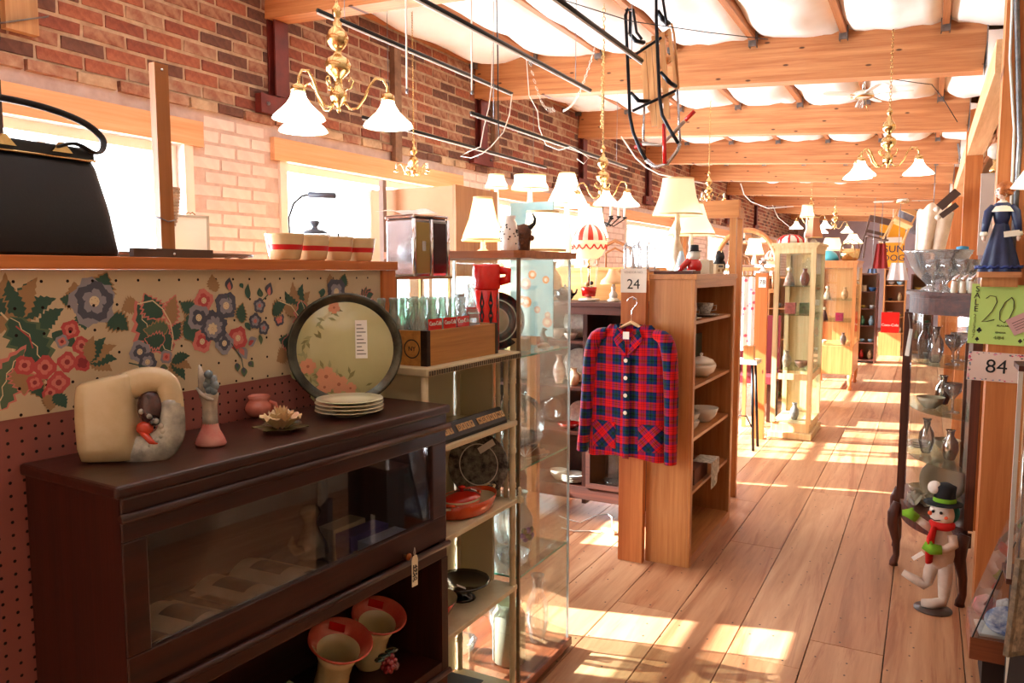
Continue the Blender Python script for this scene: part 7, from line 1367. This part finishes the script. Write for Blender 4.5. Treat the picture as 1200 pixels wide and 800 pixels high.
# sale sign, sign 84, pink slip
def card(name, lb, cat, cx, cz, w, h_, mat, Y, rot=0): t = thing(name, lb, cat, (cx, Y, cz), 0, rot=(0, rot, 0)); MB().box(-w/2, w/2, -.0012, .0012, -h_/2, h_/2).build('card', mat, t); return t
GS = P('lime_green_paper', C(190, 222, 122), .8); q = PY-.006
sg_ = card('sale_sign', 'lime green paper sign reading SALE 20 pinned to the post below the doll', 'sign', .285, 1.462, .232, .262, GS, q, .03)
T_ = (pi/2, 0, 0)
for k, c_ in enumerate('SALE'): text(c_, .036, INK, sg_, (-.094, -.0022, .108-k*.029), T_)
for k, c_ in enumerate('23507'): text(c_, .026, P('pencil_ink', C(110, 130, 70), .8), sg_, (-.096, -.0022, -.012-k*.022), T_)
sg20 = [[(-.060, .068), (-.045, .082), (-.024, .078), (-.018, .055), (-.032, .015), (-.055, -.018), (-.068, -.034), (-.045, -.030), (-.022, -.022)], [(.035, .078), (.012, .055), (-.004, .015), (-.002, -.022), (.016, -.034), (.034, -.012), (.046, .028), (.044, .062), (.035, .078)]]
for pts in sg20: MB().tube([(x, -.0020, z) for x, z in pts], .0026, 6, flat=.6).build('brush_number', INK, sg_)
text('ALACART', .012, INK, sg_, (.015, -.0022, -.048), T_); text('VENDOR', .010, INK, sg_, (.005, -.0022, -.078), T_); text('4/84', .022, MC['pencil_ink'], sg_, (0, -.0022, -.102), T_)
sp_ = MB()
for (x, z, s_) in ((.095, .095, 1), (.088, .07, .7), (.104, .062, .7), (-.075, -.072, 1), (.075, -.045, .7), (.095, -.052, .7), (.08, -.11, .8), (.098, -.102, .7), (-.08, -.112, .8)):
    for dx, dz in ((-.005, 0), (.005, 0), (0, .007)): sp_.add([(x+(dx+.005*math.cos(a))*s_, -.0018, z+(dz+.006*math.sin(a))*s_) for a in [i*pi/4 for i in range(8)]], [tuple(range(8))])
    sp_.add([(x, -.0018, z+.002), (x-.004*s_, -.0018, z-.011*s_), (x+.004*s_, -.0018, z-.011*s_)], [(0, 1, 2)])
sp_.build('printed_spades', INK, sg_)
s84 = card('booth_number_sign', 'pinkish card sign reading 84 with a flowered border pinned to the post', 'sign', .275, 1.232, .208, .128, P('blush_paper', C(232, 208, 196), .8, col2=C(224, 196, 184), scale=4), q, .03)
text('84', .085, INK, s84, (.005, -.0022, 0), T_, 'number')
b = MB(); rnd = random.Random(12)
for k in range(70):
    if k % 2: x, z = rnd.uniform(-.1, .1), rnd.choice((-1, 1))*rnd.uniform(.052, .061)
    else: x, z = rnd.choice((-1, 1))*rnd.uniform(.092, .101), rnd.uniform(-.06, .06)
    r = rnd.uniform(.002, .0042); b.add([(x+r*math.cos(a)*1.3, -.0016-.00001*k, z+r*math.sin(a)) for a in [i*pi/3 for i in range(6)]], [tuple(range(6))], rnd.randrange(4))
b.build('flowered_border', [P('border_pink', C(206, 70, 104), .8), P('border_blue', C(110, 140, 170), .8), P('border_grey', C(110, 106, 104), .8), P('border_rose', C(226, 150, 160), .8)], s84)
pk = card('pink_price_slip', 'pink paper slip overlapping the right side of the sale sign', 'slip', .365, 1.43, .10, .075, P('mauve_paper', C(206, 160, 156), .8), q-.006, -.5)
for k in range(4): MB().box(-.035, .03, -.0018, -.0013, -.02+k*.011, -.018+k*.011).build('print_line', INK, pk)
# lamp at the right edge
rl = thing('chrome_pole_lamp', 'white shaded lamp on a chrome pole at the right edge of the view', 'lamp', (.385, 3.78, 0)); MB().lathe([(.0085, .02), (.0085, 1.98)], n=12).build('pole', CHROME, rl); MB().lathe([(.05, 0), (.05, .012), (.02, .02)], n=24).build('base', CHROME, rl); MB().lathe([(.105, 1.99), (.06, 2.06), (.045, 2.14)], n=32, closed=False).build('lamp_shade', SHW, rl)
# snowman plush
sw = thing('snowman_plush', 'white felt snowman plush with a black hat and red scarf standing by the curio', 'toy', (.112, 4.225, 0), -.25)
FW = P('white_felt', C(214, 196, 180), .95, col2=C(196, 174, 158), scale=14, bmp=.3); FG = P('lime_felt', C(120, 176, 40), .95); FR_ = P('scarf_red', C(204, 26, 18), .9); TL = P('teal_felt', C(16, 96, 84), .9)
b = MB(); b.lathe([(.035, .20), (.054, .225), (.062, .27), (.060, .32), (.050, .37), (.036, .405), (.03, .42)], n=24, sy=.85)
b.tube([(-.022, 0, .235), (-.040, -.01, .17), (-.048, -.015, .115), (-.060, -.02, .10), (-.105, -.03, .122), (-.155, -.04, .145)], [.034, .030, .024, .024, .022, .016], 14)
b.tube([(.024, 0, .235), (.026, 0, .14), (.024, 0, .06), (.020, -.005, .03), (-.02, -.04, .020), (-.058, -.06, .022)], [.036, .033, .025, .026, .026, .018], 14)
b.tube([(-.03, -.01, .385), (-.07, -.03, .41), (-.10, -.045, .435)], [.024, .020, .017], 12); b.tube([(.045, -.01, .37), (.06, -.03, .335), (.035, -.06, .315), (.0, -.075, .31)], [.026, .024, .02, .018], 12)
b.build('body', FW, sw); o = MB().ball((0, -.005, .475), .058, 20, 14, 0, None, 1, .9, 1.05).build('head', P('white_felt_face', C(226, 210, 196), .95), sw)
MB().tube([(-.10, -.045, .435), (-.135, -.055, .458), (-.165, -.062, .455)], [.022, .026, .014], 12).tube([(-.12, -.05, .45), (-.125, -.055, .485)], [.012, .009], 8).build('mitten', FG, sw); MB().tube([(.02, -.07, .312), (-.02, -.085, .31), (-.055, -.09, .325)], [.022, .028, .020], 12).tube([(-.02, -.085, .325), (-.03, -.09, .35)], [.012, .009], 8).build('mitten', FG, sw)
MB().lathe([(.042, .395), (.056, .405), (.058, .425), (.045, .44)], n=24, sy=.95).tube([(-.02, -.055, .415), (-.03, -.068, .36), (-.034, -.066, .30), (-.034, -.064, .235)], [.026, .036, .036, .030], 6, flat=.45).build('scarf', FR_, sw)
MB().lathe([(.085, .522), (.085, .528), (.05, .532)], n=28).lathe([(.05, .533), (.046, .575), (.050, .61), (.02, .625)], (.006, 0, 0), 24).build('hat', P('black_felt', C(20, 20, 24), .9), sw); MB().lathe([(.0515, .535), (.0495, .555)], (.006, 0, 0), 24, closed=False).build('hat_band', FG, sw); MB().ball((-.035, -.02, .60), .032, 14, 10).build('pompom', P('white_fluff', C(236, 226, 216), 1), sw)
MB().ball((.035, .018, .478), .048, 16, 10, 0, None, .75, .9, 1.0).build('ear_muff', TL, sw)
b = MB(); b.ball((-.030, -.051, .488), .0075, 8, 6).ball((.006, -.056, .488), .0075, 8, 6).tube([(-.04, -.050, .452), (-.02, -.058, .446), (.004, -.056, .452)], .0022, 6); b.build('face_stitching', BLACK, sw); MB().ball((-.045, -.042, .475), .011, 8, 6).ball((.024, -.048, .467), .012, 8, 6, 0, None, 1, .5, .8).build('cheeks', P('orange_felt', C(226, 96, 56), .9), sw)
MB().box(-.032, .032, -.001, .001, -.010, .010).build('paper_tag', PAPER, sw, loc=(-.088, -.05, .25), rot=(0, -.75, 0))
MB().lathe([(.085, 0), (.085, .004), (.0001, .004)], n=32).build('round_base', P('dark_base', C(66, 44, 34), .5), sw, loc=(-.01, -.05, .0005))
# slanted glass case on a wooden base, at the right edge
sc_ = thing('slant_glass_case', 'slant-fronted glass display case on a wooden base at the lower right', 'display case', (.205, 3.40, 0))
SW1 = .62; DPT = .31
MB().box(0, SW1, 0, DPT, .135, .225).build('wooden_base', wood('case_base', C(116, 58, 34), C(160, 92, 58), 'x', 1, .4), sc_, bevel=.003); MB().box(.05, SW1-.03, .06, DPT-.03, 0, .1345).build('plinth', DARK, sc_)
GC = glassy('case_glass', (.93, .95, .97, 1), .06, .02, .55, .05)
zt_, xs = 1.02, .26
MB().prism([(.004, .226), (.03, .226), (xs, zt_), (xs-.02, zt_)], .0, .004, 'xz').build('front_edge_glass', GC, sc_)
MB().add([(.006, 0.006, .226), (.006, DPT-.006, .226), (xs-.012, DPT-.006, zt_), (xs-.012, .006, zt_)], [(0, 1, 2, 3)]).build('slanted_pane', GC, sc_); MB().prism([(.012, .226), (SW1-.01, .226), (SW1-.01, zt_), (xs-.006, zt_)], .002, .0055, 'xz').build('end_pane', GC, sc_); MB().bar((.008, -.002, .226), (xs*.5, -.002, .63), .004, .007).build('black_edge', BLACK, sc_); MB().box(xs-.02, SW1, 0, DPT, zt_+.0005, zt_+.02).build('top_board', WALNX, sc_)
zs = .2262
dp_ = lathe_thing('blue_pattern_plate', 'blue and white patterned plate lying in the slanted glass case', 'plate', (.34, 3.49, zs+.01), platep(.085, .02), P('blue_willow', C(60, 96, 160), .2, col2=C(226, 230, 236), scale=30, coat=.5)); dp_.rotation_euler = (.35, -.1, 0); dp_.location.z = zs+.035
pc = bx('white_tissue_pad', 'white tissue pad under the blue plate in the glass case', 'paper', (.34, 3.50, zs), (.22, .14, .012), PAPER, .1)
for k, (x, y, z, c, r) in enumerate(((.34, 3.63, zs, (230, 224, 216), .05), (.42, 3.655, zs, (64, 110, 180), .045), (.27, 3.64, zs, (220, 110, 110), .05))): lathe_thing('wrapped_ornament', ['white wrapped ornament behind the blue plate in the case', 'blue ornament at the back of the slanted glass case', 'pink wrapped ornament near the aisle side of the glass case'][k], 'ornament', (x, y, z), [(.6*r, 0), (r, r*.6), (.8*r, r*1.4), (.0001, r*1.9)], P('wrap_%d' % k, C(*c), .5, col2=C(*[min(255, int(v*.7)) for v in c]), scale=30))
p2 = thing('bagged_snowman', 'second snowman plush wrapped in clear plastic inside the slanted glass case', 'toy', (.50, 3.60, zs)); MB().lathe([(.05, 0), (.06, .06), (.05, .14), (.03, .17)], n=18).build('body', P('red_knit', C(196, 50, 50), .9, col2=C(110, 170, 90), scale=12), p2); MB().ball((0, 0, .22), .05, 16, 10).build('head', MC['white_felt_face'], p2); MB().lathe([(.07, .265), (.07, .27), (.04, .275), (.04, .33), (.0001, .335)], n=20).build('hat', MC['black_felt'], p2); MB().ball((-.02, -.045, .215), .014, 8, 6).ball((.028, -.04, .215), .012, 8, 6).build('cheeks', MC['orange_felt'], p2)
MB().lathe([(.085, .002), (.10, .1), (.085, .25), (.06, .36), (.02, .42), (.05, .47)], n=16, wav=.09, k=5, closed=False).build('plastic_bag', glassy('clear_plastic_bag', (.93, .93, .95, 1), .12, .15, .6, .10), p2)
# tall glass case edge and leaning frame at the far right
tg_ = thing('tall_corner_case', 'tall glass case with a white metal corner strip at the right edge', 'display case', (.30, 3.20, 0)); MB().box(-.006, .008, .0, .012, .55, 1.30).build('corner_strip', P('white_metal_strip', C(206, 204, 200), .4, .3), tg_); MB().box(.009, .35, .003, .006, .55, 1.30).build('pane', GLASS, tg_); MB().box(-.006, .35, 0, .18, .53, .549).build('floor_board', WALNX, tg_); MB().box(-.006, .35, 0, .18, 1.301, 1.32).build('top_board', WALNX, tg_); MB().box(.02, .33, .02, .16, 0, .529).build('pedestal', DARK, tg_)
lf_ = thing('leaning_frame', 'ornate thin framed picture leaning edge-on at the lower right corner', 'frame', at(1203, 765, Y=2.75), 0, rot=(0, .1, .9)); MB().box(-.10, .10, -.008, .008, -.0, .30).build('frame', P('ornate_grey_gilt', C(150, 130, 104), .5, col2=C(96, 84, 70), scale=40, bmp=.6), lf_); MB().box(-.085, .085, -.009, -.0081, .015, .285).build('print', P('speckled_print', C(196, 176, 150), .7, col2=C(120, 110, 100), scale=46), lf_); MB().box(-.03, .12, -.03, .03, -lf_.location.z+.0, -.0005).build('support_stand', DARK, lf_)
cdm = card('white_booklet', 'white booklet standing below the leaning frame at the lower right', 'booklet', at(1184, 790, Y=3.1).x, at(1184, 790, Y=3.1).z, .03, .16, PAPER, 3.1, 0); MB().box(-.06, .06, -.03, .03, -cdm.location.z, -.0805).build('stand', DARK, cdm)
o = MB().box(.62, 1.6, 4.2, 4.25, 0, 2.6).build('dark_partition', P('dark_brown_board', C(60, 36, 26), .7)); o.location = (0, 0, 0); tag(o, 'dark brown partition behind the signed post', 'partition')  # board of one even dark brown
